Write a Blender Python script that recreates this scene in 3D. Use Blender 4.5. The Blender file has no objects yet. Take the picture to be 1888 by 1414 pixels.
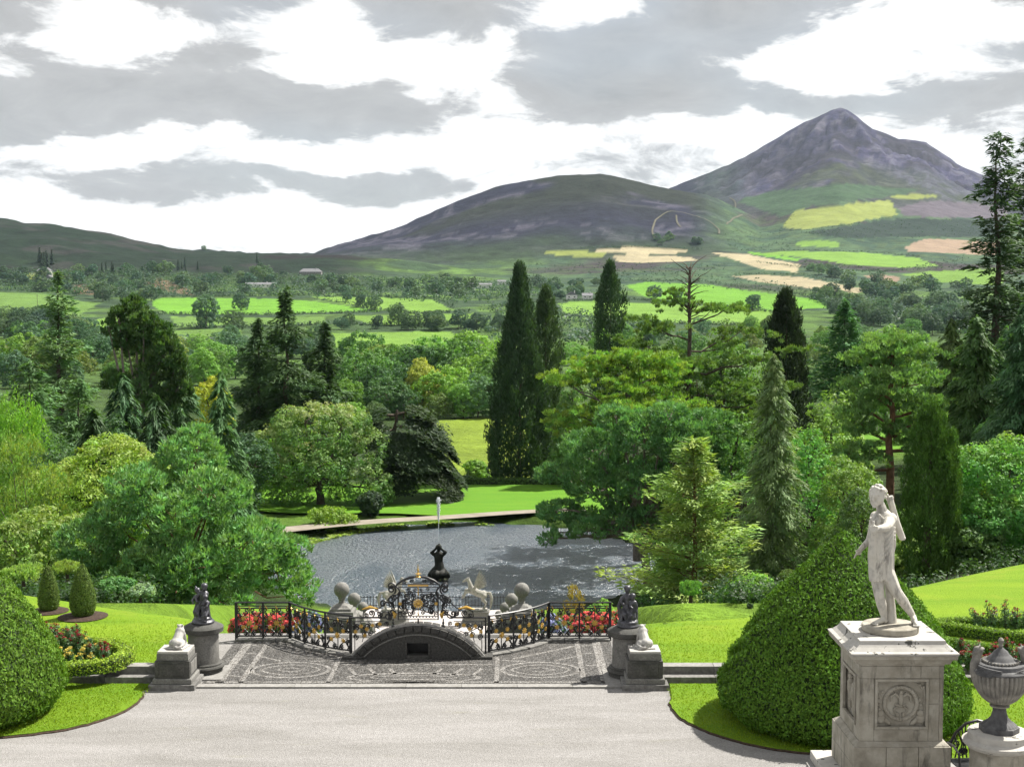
import bpy, math, random
import numpy as np
from mathutils import Vector, Matrix, Euler

SC = bpy.context.scene
COL = SC.collection
R = math.radians

# ------------------------------------------------------------------ camera
CAM_Z = 11.3
FPX = 2600.0                      # focal length in photo pixels (photo is 1888 wide)
PITCH = math.atan((707 - 540) / FPX)
cam_data = bpy.data.cameras.new('camera')
cam_data.sensor_width = 36.0
cam_data.lens = 36.0 * FPX / 1888.0
cam_data.clip_start = 0.5
cam_data.clip_end = 20000
cam = bpy.data.objects.new('camera', cam_data)
cam.location = (0, 0, CAM_Z)
cam.rotation_euler = (math.pi / 2 - PITCH, 0, 0)
COL.objects.link(cam)
SC.camera = cam

# ------------------------------------------------------------------ sky and sun
SUN_EL, SUN_AZ = R(54), R(58)
world = bpy.data.worlds.new('World')
SC.world = world
world.use_nodes = True

SKY_GREY, SKY_WHITE = 0.258, 0.51
SKY_BANKS = ((130, 190, 330, 62, .75), (560, 225, 300, 48, .9), (300, 20, 700, 40, .95), (60, 100, 90, 60, .5), (520, 345, 260, 26, .75), (760, 200, 90, 40, .5), (420, 130, 110, 40, .6), (120, 345, 260, 22, .4),
             (60, 265, 150, 26, .6), (330, 310, 60, 18, .4), (720, 345, 120, 20, .6), (1120, 140, 200, 62, 1.1), (1060, 215, 130, 30, .6), (1560, 25, 400, 40, .8), (1330, 70, 110, 60, .7), (1640, 195, 330, 22, 1.0), (1800, 110, 150, 26, .6), (950, 85, 90, 30, .6),
             (205, 108, 120, 36, -1.7), (270, 270, 80, 26, -1.1), (590, 300, 90, 28, -1.3), (640, 120, 110, 50, -1.5), (880, 120, 120, 70, -.9), (920, 260, 150, 60, -1.1), (400, 260, 50, 20, -.7),
             (1480, 115, 220, 46, -1.5), (1760, 60, 160, 34, -1.0), (1130, 35, 150, 40, -1.3), (1320, 250, 220, 34, -1.0), (330, 420, 700, 34, -.8), (200, 300, 130, 16, -.8), (1000, 400, 500, 60, -.8))
def build_sky():
    nt = world.node_tree
    nt.nodes.clear()
    N, L = nt.nodes.new, nt.links.new
    out = N('ShaderNodeOutputWorld')
    bg = N('ShaderNodeBackground')
    sky = N('ShaderNodeTexSky')
    sky.sky_type = 'NISHITA'
    sky.sun_disc = False
    sky.sun_elevation = SUN_EL
    sky.sun_rotation = SUN_AZ
    tc = N('ShaderNodeTexCoord')
    sep = N('ShaderNodeSeparateXYZ')
    L(tc.outputs['Generated'], sep.inputs[0])

    def m(op, a, b=None, c=None, clamp=False):
        n = N('ShaderNodeMath'); n.operation = op; n.use_clamp = clamp
        for i, s in enumerate((a, b, c)):
            if s is None: continue
            if isinstance(s, (int, float)): n.inputs[i].default_value = s
            else: L(s, n.inputs[i])
        return n.outputs[0]
    az = m('ARCTAN2', sep.outputs[0], sep.outputs[1])
    el = m('ARCSINE', sep.outputs[2])
    el2 = m('ABSOLUTE', el)
    # cloud space: azimuth, elevation (stretched so banks lie flat near the horizon)
    comb = N('ShaderNodeCombineXYZ')
    L(sep.outputs[0], comb.inputs[0]); L(sep.outputs[1], comb.inputs[1])
    L(m('MULTIPLY', m('POWER', el2, 0.85), 2.3), comb.inputs[2])
    def noise(scale, detail, rough, dist, off):
        mp = N('ShaderNodeMapping'); mp.inputs['Location'].default_value = off
        L(comb.outputs[0], mp.inputs[0])
        n = N('ShaderNodeTexNoise'); n.inputs['Scale'].default_value = scale
        n.inputs['Detail'].default_value = detail; n.inputs['Roughness'].default_value = rough
        n.inputs['Distortion'].default_value = dist
        L(mp.outputs[0], n.inputs['Vector'])
        return n.outputs['Fac']
    big = noise(4.5, 7, 0.62, 0.3, (3.1, 1.7, 0.4))
    fine = noise(14, 8, 0.66, 0.6, (7.3, 2.2, 5.0))
    tint = noise(4.0, 2, 0.5, 0.0, (1.3, 9.2, 2.0))
    val = m('ADD', m('MULTIPLY', m('SUBTRACT', big, 0.455), 2.0), m('MULTIPLY', m('SUBTRACT', fine, 0.5), 1.9))
    # broad banks where the photograph has them (azimuth / elevation of the banks)
    ae = N('ShaderNodeCombineXYZ'); L(az, ae.inputs[0]); L(el, ae.inputs[1])
    wn = N('ShaderNodeTexNoise'); wn.inputs['Scale'].default_value = 9; wn.inputs['Detail'].default_value = 5; wn.inputs['Roughness'].default_value = .6; L(comb.outputs[0], wn.inputs['Vector'])
    def vm(op, a, b=None, c=None):
        n = N('ShaderNodeVectorMath'); n.operation = op
        for i, q in enumerate((a, b, c)):
            if q is None: continue
            if isinstance(q, tuple): n.inputs[i].default_value = q
            else: L(q, n.inputs[i])
        return n
    warp = vm('MULTIPLY_ADD', wn.outputs['Color'], (.16, .06, 0), ae.outputs[0]).outputs[0]
    warp = vm('ADD', warp, (-.08, -.03, 0)).outputs[0]
    for px, py, wx, wy, amp in SKY_BANKS:
        a0 = math.atan((px - 944) / FPX); e0 = math.atan((540 - py) / FPX); ix, iy = FPX/wx, FPX/wy
        v = vm('MULTIPLY_ADD', warp, (ix, iy, 0), (-a0*ix, -e0*iy, 0)).outputs[0]
        r2 = vm('DOT_PRODUCT', v, v).outputs['Value']
        val = m('MULTIPLY_ADD', m('POWER', .3679, r2), amp*.72, val)
    grey = N('ShaderNodeMapRange'); grey.interpolation_type = 'SMOOTHSTEP'
    L(val, grey.inputs['Value']); grey.inputs['From Min'].default_value = -0.12; grey.inputs['From Max'].default_value = 0.26
    # grey undersides vary in depth
    g2 = m('MULTIPLY_ADD', m('SUBTRACT', fine, 0.5), -0.10, SKY_GREY)
    g3 = m('MULTIPLY_ADD', m('SUBTRACT', val, 0.35), -0.035, g2)
    greyc = N('ShaderNodeCombineColor')
    for i in range(3): L(g3, greyc.inputs[i])
    skys = N('ShaderNodeVectorMath'); skys.operation = 'SCALE'; skys.inputs['Scale'].default_value = 0.06
    L(sky.outputs[0], skys.inputs[0])
    # thin places let some blue sky through
    thin = N('ShaderNodeMapRange'); L(tint, thin.inputs['Value'])
    thin.inputs['From Min'].default_value = 0.54; thin.inputs['From Max'].default_value = 0.72; thin.inputs['To Max'].default_value = 0.22
    mixb = N('ShaderNodeMix'); mixb.data_type = 'RGBA'
    L(thin.outputs[0], mixb.inputs['Factor']); L(greyc.outputs[0], mixb.inputs['A']); L(skys.outputs[0], mixb.inputs['B'])
    mixw = N('ShaderNodeMix'); mixw.data_type = 'RGBA'
    L(grey.outputs[0], mixw.inputs['Factor'])
    wv = m('MULTIPLY_ADD', m('SUBTRACT', val, 0.0), -0.06, SKY_WHITE)
    wc = N('ShaderNodeCombineColor')
    for i in range(3): L(wv, wc.inputs[i])
    L(wc.outputs[0], mixw.inputs['A'])
    L(mixb.outputs['Result'], mixw.inputs['B'])
    L(mixw.outputs['Result'], bg.inputs['Color'])
    bg.inputs['Strength'].default_value = 1.0
    L(bg.outputs[0], out.inputs[0])
build_sky()
world.cycles.sampling_method = 'MANUAL'
world.cycles.sample_map_resolution = 512

sun_data = bpy.data.lights.new('sun', 'SUN')
sun_data.energy = 5.0
sun_data.angle = R(0.5)
sun_data.color = (1.0, 0.955, 0.87)
sun = bpy.data.objects.new('sun', sun_data)
sdir = Vector((math.sin(SUN_AZ) * math.cos(SUN_EL), math.cos(SUN_AZ) * math.cos(SUN_EL), math.sin(SUN_EL)))
sun.rotation_euler = (-sdir).to_track_quat('-Z', 'Y').to_euler()
COL.objects.link(sun)

SC.view_settings.view_transform = 'Standard'
SC.view_settings.look = 'None'
SC.view_settings.exposure = 1.08
SC.view_settings.gamma = 1.0
SC.render.engine = 'CYCLES'
cy = SC.cycles
cy.use_denoising = True
try: cy.denoiser = 'OPENIMAGEDENOISE'
except Exception: pass
cy.max_bounces = 6; cy.diffuse_bounces = 3; cy.glossy_bounces = 3; cy.transmission_bounces = 4
cy.transparent_max_bounces = 8; cy.volume_bounces = 1
cy.caustics_reflective = False; cy.caustics_refractive = False
cy.sample_clamp_indirect = 6.0
cy.use_adaptive_sampling = True; cy.adaptive_threshold = 0.02

HAZE = 0.00002
# ------------------------------------------------------------------ pixel <-> world (photo pixels)
def ray(px, py):
    xc, yc = (px - 944) / FPX, (707 - py) / FPX
    c, s = math.cos(PITCH), math.sin(PITCH)
    return Vector((xc, c + yc * s, -s + yc * c))
def at(px, py, D):
    d = ray(px, py); t = D / d.y
    return Vector((d.x * t, D, CAM_Z + d.z * t))
def gnd(px, py, z=0.0):
    d = ray(px, py); t = (z - CAM_Z) / d.z
    return Vector((d.x * t, d.y * t, z))
def zat(py, D): return at(944, py, D).z
def xat(px, D, py=900): return at(px, py, D).x

# ------------------------------------------------------------------ materials
def _nt(name):
    m = bpy.data.materials.new(name); m.use_nodes = True
    nt = m.node_tree; nt.nodes.clear()
    return m, nt, nt.nodes.new, nt.links.new
def noise_node(N, L, vec, scale, detail=6, rough=.6, dist=0.0):
    n = N('ShaderNodeTexNoise'); n.inputs['Scale'].default_value = scale
    n.inputs['Detail'].default_value = detail; n.inputs['Roughness'].default_value = rough; n.inputs['Distortion'].default_value = dist
    L(vec, n.inputs['Vector']); return n.outputs['Fac']
def ramp(N, L, fac, stops):
    r = N('ShaderNodeValToRGB'); L(fac, r.inputs[0])
    while len(r.color_ramp.elements) < len(stops): r.color_ramp.elements.new(0.5)
    for e, (p, c) in zip(r.color_ramp.elements, stops):
        e.position = p; e.color = (*c, 1)
    return r.outputs[0]
def mixc(N, L, f, a, b, mode='MIX'):
    n = N('ShaderNodeMix'); n.data_type = 'RGBA'; n.blend_type = mode
    for s, k in ((f, 'Factor'), (a, 'A'), (b, 'B')):
        if isinstance(s, (int, float)): n.inputs[k].default_value = s
        elif isinstance(s, tuple): n.inputs[k].default_value = (*s, 1)
        else: L(s, n.inputs[k])
    return n.outputs['Result']

def surf(name, stops, scale, rough=.8, bump=.2, bscale=None, bdist=.02, detail=8, spec=.3, metal=0.0, second=None, stain=None, coord='Object', stretch=None):
    """noise-driven colour + bump; second=(scale, colour, lo, hi, amount); stain the same with vertical streaks"""
    m, nt, N, L = _nt(name)
    tc = N('ShaderNodeTexCoord'); vec = tc.outputs[coord]
    if coord == 'World':
        pass
    if stretch:
        mp = N('ShaderNodeMapping'); mp.inputs['Scale'].default_value = stretch; L(vec, mp.inputs[0]); vec0 = vec; vec = mp.outputs[0]
    else: vec0 = vec
    c = ramp(N, L, noise_node(N, L, vec, scale, detail), stops)
    if second:
        sc, colr, lo, hi, amt = second
        mr = N('ShaderNodeMapRange'); L(noise_node(N, L, vec0, sc, 7, .65), mr.inputs['Value'])
        mr.inputs['From Min'].default_value = lo; mr.inputs['From Max'].default_value = hi; mr.inputs['To Max'].default_value = amt
        c = mixc(N, L, mr.outputs[0], c, colr)
    if stain:
        sc, colr, lo, hi, amt = stain
        mp = N('ShaderNodeMapping'); mp.inputs['Scale'].default_value = (1, 1, .22); L(vec0, mp.inputs[0])
        mr = N('ShaderNodeMapRange'); L(noise_node(N, L, mp.outputs[0], sc, 8, .7, .3), mr.inputs['Value'])
        mr.inputs['From Min'].default_value = lo; mr.inputs['From Max'].default_value = hi; mr.inputs['To Max'].default_value = amt
        c = mixc(N, L, mr.outputs[0], c, colr)
    p = N('ShaderNodeBsdfPrincipled'); L(c, p.inputs['Base Color'])
    p.inputs['Roughness'].default_value = rough; p.inputs['Specular IOR Level'].default_value = spec; p.inputs['Metallic'].default_value = metal
    if bump:
        b = N('ShaderNodeBump'); b.inputs['Strength'].default_value = bump; b.inputs['Distance'].default_value = bdist
        L(noise_node(N, L, vec0, bscale or scale * 3, 8, .65), b.inputs['Height']); L(b.outputs[0], p.inputs['Normal'])
    o = N('ShaderNodeOutputMaterial'); L(p.outputs[0], o.inputs[0])
    return m

def leafmat(name, trans=.36, rough=.55, spec=.22, tint=(1.3, 1.4, .5)):
    m, nt, N, L = _nt(name)
    at_ = N('ShaderNodeAttribute'); at_.attribute_name = 'col'
    oi = N('ShaderNodeObjectInfo')
    c = mixc(N, L, 1.0, at_.outputs['Color'], oi.outputs['Color'], 'MULTIPLY')
    p = N('ShaderNodeBsdfPrincipled'); L(c, p.inputs['Base Color']); p.inputs['Roughness'].default_value = rough; p.inputs['Specular IOR Level'].default_value = spec
    t = N('ShaderNodeBsdfTranslucent'); L(mixc(N, L, 1.0, c, tint, 'MULTIPLY'), t.inputs['Color'])
    mx = N('ShaderNodeMixShader'); mx.inputs[0].default_value = trans
    L(p.outputs[0], mx.inputs[1]); L(t.outputs[0], mx.inputs[2])
    o = N('ShaderNodeOutputMaterial'); L(mx.outputs[0], o.inputs[0])
    return m

M = {}
M['leaf'] = leafmat('leaf')
M['needle'] = leafmat('needle', trans=.28, rough=.6, spec=.2)
M['clipped'] = leafmat('clipped_leaf', trans=.22, rough=.65, spec=.12)
M['petal'] = leafmat('petal', trans=.3, tint=(1, 1, 1))
M['bark'] = surf('bark', [(.3, (.035, .027, .02)), (.7, (.12, .095, .07))], 3.5, .9, .6, 9, .05)
M['bark_pale'] = surf('bark_pale', [(.3, (.09, .075, .06)), (.7, (.22, .19, .16))], 3, .9, .6, 9, .05)
M['bark_red'] = surf('bark_red', [(.3, (.08, .04, .025)), (.7, (.25, .14, .08))], 2.5, .9, .6, 8, .05)
M['granite'] = surf('granite', [(.3, (.115, .112, .105)), (.7, (.235, .23, .215))], 22, .85, .35, 60, .01, second=(2.2, (.06, .06, .055), .5, .72, .55), stain=(3.5, (.05, .048, .042), .54, .72, .6))
M['granite_dark'] = surf('granite_dark', [(.3, (.04, .039, .036)), (.7, (.12, .117, .11))], 20, .85, .4, 60, .012, second=(2.5, (.028, .03, .024), .45, .7, .7), stain=(3, (.2, .2, .19), .62, .76, .4))
M['grotto'] = surf('grotto_stone', [(.3, (.025, .025, .023)), (.7, (.085, .082, .077))], 18, .85, .5, 50, .015, second=(9, (.15, .145, .14), .6, .72, .5))
M['limestone'] = surf('limestone', [(.3, (.25, .228, .185)), (.7, (.37, .35, .30))], 6, .8, .3, 70, .008, second=(2.6, (.13, .115, .085), .47, .72, .75), stain=(4, (.022, .02, .017), .56, .70, .85))
M['limestone_top'] = surf('limestone_top', [(.3, (.33, .315, .29)), (.7, (.45, .435, .40))], 7, .8, .3, 70, .008, second=(7, (.03, .03, .025), .585, .63, .9))
M['marble'] = surf('marble', [(.3, (.42, .395, .335)), (.7, (.58, .56, .51))], 5, .6, .15, 40, .006, second=(5, (.16, .15, .13), .5, .7, .7), stain=(9, (.06, .057, .05), .53, .66, .7), spec=.4)
M['marble_white'] = surf('marble_white', [(.3, (.30, .29, .27)), (.7, (.42, .41, .39))], 8, .6, .15, 40, .006, second=(9, (.2, .19, .17), .55, .75, .5), spec=.4)
M['weathered'] = surf('weathered_marble', [(.3, (.25, .24, .215)), (.7, (.40, .385, .35))], 5, .7, .3, 30, .01, second=(4, (.08, .08, .07), .5, .7, .6))
M['bronze'] = surf('bronze', [(.3, (.022, .022, .028)), (.7, (.085, .085, .1))], 9, .42, .3, 40, .008, second=(12, (.17, .18, .2), .58, .75, .5), spec=.6, metal=.25)
M['urn_stone'] = surf('urn_stone', [(.3, (.13, .123, .11)), (.7, (.27, .255, .225))], 9, .75, .3, 60, .008, second=(4, (.04, .04, .045), .5, .7, .6), stain=(5, (.05, .05, .05), .55, .75, .5))
M['urn_dark'] = surf('urn_dark', [(.3, (.04, .04, .043)), (.7, (.12, .12, .122))], 9, .7, .3, 60, .008, second=(6, (.28, .27, .26), .6, .76, .5))
M['iron'] = surf('iron', [(.3, (.008, .008, .009)), (.7, (.022, .022, .025))], 12, .45, .15, 40, .004, spec=.5)
M['gilding'] = surf('gilding', [(.3, (.42, .24, .04)), (.7, (.72, .47, .12))], 14, .4, .2, 40, .004, metal=.55, spec=.5)
M['triton'] = surf('triton_bronze', [(.35, (.006, .007, .006)), (.7, (.022, .024, .018))], 2.5, .7, .4, 8, .05, second=(1.1, (.09, .12, .02), .6, .66, .8))
M['soil'] = surf('soil', [(.3, (.018, .012, .009)), (.7, (.07, .045, .03))], 14, .95, .6, 30, .03)
M['kerb'] = surf('kerb_stone', [(.3, (.17, .165, .155)), (.7, (.28, .272, .26))], 9, .85, .3, 60, .006, second=(2.0, (.15, .145, .13), .5, .7, .5))
M['step_stone'] = surf('step_stone', [(.3, (.11, .105, .10)), (.7, (.24, .235, .225))], 9, .85, .35, 50, .01, second=(2.0, (.05, .05, .045), .5, .7, .6))
M['white_wall'] = surf('white_wall', [(.3, (.66, .65, .62)), (.7, (.78, .77, .75))], .6, .8, 0)
M['slate'] = surf('slate', [(.3, (.10, .10, .115)), (.7, (.2, .2, .21))], 1.2, .7, .2, 4, .05)
M['pane'] = surf('window_glass', [(.3, (.02, .025, .03)), (.7, (.04, .045, .05))], 1, .1, 0, spec=.6)
M['timber'] = surf('timber', [(.3, (.06, .045, .035)), (.7, (.14, .11, .085))], 6, .85, .3)
M['skin'] = surf('skin', [(.3, (.42, .25, .17)), (.7, (.55, .35, .25))], 4, .55, 0)
M['teal_cloth'] = surf('teal_cloth', [(.3, (.008, .085, .085)), (.7, (.02, .17, .16))], 6, .85, .3, 30, .01)
M['tan_cloth'] = surf('tan_cloth', [(.3, (.24, .18, .12)), (.7, (.4, .31, .22))], 6, .85, .3, 30, .01)
M['maroon_cloth'] = surf('maroon_cloth', [(.3, (.08, .012, .015)), (.7, (.17, .03, .03))], 6, .85, .3, 30, .01)
M['white_cloth'] = surf('white_cloth', [(.3, (.6, .6, .62)), (.7, (.75, .75, .76))], 6, .85, .3, 30, .01)
M['dark_cloth'] = surf('dark_cloth', [(.3, (.012, .012, .016)), (.7, (.035, .035, .04))], 6, .85, .3, 30, .01)
M['hair'] = surf('brown_hair', [(.3, (.02, .012, .008)), (.7, (.06, .035, .02))], 20, .6, .3, 50, .01)

# ------------------------------------------------------------------ mesh helpers
class MB:
    def __init__(s): s.v = []; s.f = []
    def add(s, vs, fs):
        o = len(s.v); s.v += [tuple(v) for v in vs]; s.f += [tuple(i + o for i in f) for f in fs]; return s
    def box(s, x0, x1, y0, y1, z0, z1):
        return s.add([(x0,y0,z0),(x1,y0,z0),(x1,y1,z0),(x0,y1,z0),(x0,y0,z1),(x1,y0,z1),(x1,y1,z1),(x0,y1,z1)],
                     [(0,3,2,1),(4,5,6,7),(0,1,5,4),(1,2,6,5),(2,3,7,6),(3,0,4,7)])
    def stack(s, levels, cx=0, cy=0):
        """square or rectangular section through (z, half_x, half_y) levels"""
        vs, fs = [], []
        for z, a, b in levels: vs += [(cx-a,cy-b,z),(cx+a,cy-b,z),(cx+a,cy+b,z),(cx-a,cy+b,z)]
        n = len(levels)
        for i in range(n - 1):
            for k in range(4):
                a, b = i*4+k, i*4+(k+1) % 4; fs.append((a, b, b+4, a+4))
        fs.append((3,2,1,0)); fs.append(tuple((n-1)*4+k for k in range(4)))
        return s.add(vs, fs)
    def lathe(s, prof, seg=24, c=(0,0,0), flute=None):
        vs, fs = [], []
        n = len(prof)
        for j, (r, z) in enumerate(prof):
            for i in range(seg):
                a = 2*math.pi*i/seg
                rr = max(r, .0005)
                if flute: rr *= 1 - flute[1] * flute[2](j/(n-1)) * (1 - abs(math.sin(flute[0]*a/2)))
                vs.append((c[0]+rr*math.cos(a), c[1]+rr*math.sin(a), c[2]+z))
        for j in range(n-1):
            for i in range(seg):
                a, b = j*seg+i, j*seg+(i+1) % seg
                fs.append((a, b, b+seg, a+seg))
        fs.append(tuple(range(seg))[::-1]); fs.append(tuple((n-1)*seg+i for i in range(seg)))
        return s.add(vs, fs)
    def tube(s, pts, rad, sides=6, caps=True):
        pts = [Vector(p) for p in pts]; n = len(pts)
        rads = rad if isinstance(rad, (list, tuple)) else [rad]*n
        vs, fs = [], []
        prev = None
        for i, p in enumerate(pts):
            t = (pts[min(i+1, n-1)] - pts[max(i-1, 0)])
            if t.length < 1e-9: t = Vector((0,0,1))
            t.normalize()
            if prev is None:
                u = t.orthogonal().normalized()
            else:
                u = prev - t*prev.dot(t)
                u = t.orthogonal().normalized() if u.length < 1e-6 else u.normalized()
            prev = u; w = t.cross(u)
            for k in range(sides):
                a = 2*math.pi*k/sides
                vs.append(p + (u*math.cos(a) + w*math.sin(a))*rads[i])
        for i in range(n-1):
            for k in range(sides):
                a, b = i*sides+k, i*sides+(k+1) % sides
                fs.append((a, b, b+sides, a+sides))
        if caps: fs.append(tuple(range(sides))[::-1]); fs.append(tuple((n-1)*sides+k for k in range(sides)))
        return s.add(vs, fs)
    def ell(s, c, r, rot=None, seg=12, rings=8):
        c = Vector(c); r = (r, r, r) if isinstance(r, (int, float)) else r
        mt = Euler([R(a) for a in rot]).to_matrix() if rot else Matrix.Identity(3)
        vs, fs = [], []
        for j in range(rings+1):
            ph = math.pi*j/rings
            for i in range(seg):
                a = 2*math.pi*i/seg
                sp = max(math.sin(ph), 1e-3)
                vs.append(c + mt @ Vector((r[0]*sp*math.cos(a), r[1]*sp*math.sin(a), -r[2]*math.cos(ph))))
        for j in range(rings):
            for i in range(seg):
                a, b = j*seg+i, j*seg+(i+1) % seg; fs.append((a, b, b+seg, a+seg))
        fs.append(tuple(range(seg))[::-1]); fs.append(tuple(rings*seg+i for i in range(seg)))
        return s.add(vs, fs)
    def cap(s, p0, p1, r0, r1, seg=10):
        p0, p1 = Vector(p0), Vector(p1); d = (p1-p0).normalized()
        pts, rs = [], []
        for k in range(4):
            a = math.pi/2*(k/3.5); pts.append(p0 - d*r0*math.cos(a)); rs.append(max(r0*math.sin(a), r0*.08))
        pts.append(p0); rs.append(r0); pts.append(p1); rs.append(r1)
        for k in (3,2,1,0):
            a = math.pi/2*(k/3.5); pts.append(p1 + d*r1*math.cos(a)); rs.append(max(r1*math.sin(a), r1*.08))
        return s.tube(pts, rs, seg)
    def limb(s, *pr):
        """joined tapered capsules: limb((p, r), (p, r), ...)"""
        for (p0, r0), (p1, r1) in zip(pr, pr[1:]): s.cap(p0, p1, r0, r1)
        return s
    def prism(s, poly, y0, y1):
        """outline in x,z extruded along y"""
        n = len(poly)
        vs = [(x, y0, z) for x, z in poly] + [(x, y1, z) for x, z in poly]
        fs = [tuple(range(n)), tuple(range(2*n-1, n-1, -1))] + [(i, i+n, (i+1) % n + n, (i+1) % n) for i in range(n)]
        return s.add(vs, fs)
    def slab(s, poly, z0, z1):
        n = len(poly)
        vs = [(x, y, z0) for x, y in poly] + [(x, y, z1) for x, y in poly]
        fs = [tuple(range(n))[::-1], tuple(range(n, 2*n))] + [(i, (i+1) % n, (i+1) % n + n, i+n) for i in range(n)]
        return s.add(vs, fs)
    def xf(s, mat, start=0):
        for i in range(start, len(s.v)): s.v[i] = tuple(mat @ Vector(s.v[i]))
        return s
    def mesh(s, name, mat, smooth=True, sharp=35):
        me = bpy.data.meshes.new(name); me.from_pydata(s.v, [], s.f)
        if mat: me.materials.append(M[mat] if isinstance(mat, str) else mat)
        me.validate(); 
        if smooth:
            me.shade_smooth()
            me.set_sharp_from_angle(angle=R(sharp))
        return me
    def build(s, name, mat, parent=None, smooth=True, sharp=35, bevel=0, loc=None, rz=0):
        o = bpy.data.objects.new(name, s.mesh(name, mat, smooth, sharp)); COL.objects.link(o)
        if parent: o.parent = parent
        if loc is not None: o.location = loc
        if rz: o.rotation_euler.z = rz
        if bevel:
            b = o.modifiers.new('bevel', 'BEVEL'); b.width = bevel; b.segments = 2; b.limit_method = 'ANGLE'; b.angle_limit = R(40)
        return o

def tag(o, label=None, cat=None, group=None, kind=None):
    if label: o['label'] = label
    if cat: o['category'] = cat
    if group: o['group'] = group
    if kind: o['kind'] = kind
    return o
def thing(name, label, cat, loc=(0,0,0), rz=0, group=None):
    o = bpy.data.objects.new(name, None); COL.objects.link(o); o.empty_display_size = .2
    o.location = loc; o.rotation_euler.z = rz
    return tag(o, label, cat, group)
def inst(name, me, parent=None, loc=(0,0,0), rot=(0,0,0), scale=1):
    o = bpy.data.objects.new(name, me); COL.objects.link(o)
    if parent: o.parent = parent
    o.location = loc; o.rotation_euler = rot
    o.scale = (scale,)*3 if isinstance(scale, (int, float)) else scale
    return o
def copy_tree(o, parent=None):
    c = o.copy(); COL.objects.link(c); c.parent = parent
    for ch in o.children: copy_tree(ch, c)
    return c
def sculpt(b, name, mat, parent=None, voxel=.02, smooth=3):
    """one continuous carved surface grown over overlapping volumes"""
    o = b.build(name, mat, parent, smooth=True, sharp=180)
    r = o.modifiers.new('remesh', 'REMESH'); r.mode = 'VOXEL'; r.voxel_size = voxel; r.use_smooth_shade = True
    if smooth:
        s = o.modifiers.new('smooth', 'SMOOTH'); s.iterations = smooth; s.factor = .5
    return o

# ------------------------------------------------------------------ numpy value noise
def _hash(ix, iy, seed):
    h = (ix.astype(np.int64)*374761393 + iy.astype(np.int64)*668265263 + seed*1442695041) & 0x7fffffff
    h = ((h ^ (h >> 13))*1274126177) & 0x7fffffff
    h = h ^ (h >> 16)
    return (h & 0xffff)/65535.0
def vnoise(x, y, seed=0):
    x = np.asarray(x, float); y = np.asarray(y, float)
    ix, iy = np.floor(x), np.floor(y); fx, fy = x-ix, y-iy
    fx = fx*fx*(3-2*fx); fy = fy*fy*(3-2*fy)
    a, b = _hash(ix, iy, seed), _hash(ix+1, iy, seed); c, d = _hash(ix, iy+1, seed), _hash(ix+1, iy+1, seed)
    return (a*(1-fx)+b*fx)*(1-fy) + (c*(1-fx)+d*fx)*fy
def fbm(x, y, seed=0, octv=5, gain=.5):
    s = 0; a = 1; t = 0
    for k in range(octv):
        s = s + a*vnoise(x, y, seed+k*17); t += a; a *= gain; x = x*2.03+3.1; y = y*2.03+1.7
    return s/t
def sstep(a, b, x):
    t = np.clip((np.asarray(x, float)-a)/(b-a), 0, 1); return t*t*(3-2*t)

# ================================================================== THE LAND
LAKE_Z = -15.5
LK = (-5.0, 139.5, 19.5, 23.5)            # centre x, centre y, half width, half depth
def axis_x(D): return -1.0 - 0.045*D      # the garden's axis
B_D = [0, 46, 50, 80, 115, 170, 190, 225, 320, 420, 600, 900, 1200, 1500, 1800, 2200, 2600, 4500, 6000]
B_Z = [0, .3, .2, -6.8, -14.8, -14.9, -15, -17, -17.5, -20, -22.5, -16, -6.5, 8.4, 25, 46, 62, 115, 130]
C_D = [0, 46, 47, 92, 116, 120]
C_Z = [-4, -4, -4, -14.35, -14.35, -15.2]
RID_L = ([-900, -300, 0, 45, 100, 200, 330, 420, 580, 700, 900], [380, 388, 402, 411, 415, 432, 459, 465, 470, 480, 500])
RID_M = ([480, 560, 600, 700, 760, 850, 900, 940, 1040, 1105, 1160, 1220, 1300, 1350, 1420, 1500], [500, 478, 462, 430, 411, 370, 352, 341, 327, 322, 335, 350, 359, 380, 420, 450])
RID_R = ([900, 1100, 1220, 1290, 1340, 1420, 1480, 1512, 1530, 1543, 1556, 1576, 1602, 1650, 1700, 1760, 1810, 1888, 2100, 2600], [470, 420, 352, 325, 306, 262, 226, 213, 204, 200, 204, 217, 239, 257, 264, 305, 325, 352, 410, 440])
def gully(x, D):
    """streaks that run down the mountain from its summit"""
    dx, dy = x-966.0, 4260.0-D
    a = np.arctan2(dx, dy); r = np.hypot(dx, dy)
    return fbm(a*6+fbm(x/210, D/210, 12)*1.6, r/520, 23, 5, .6)
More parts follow.
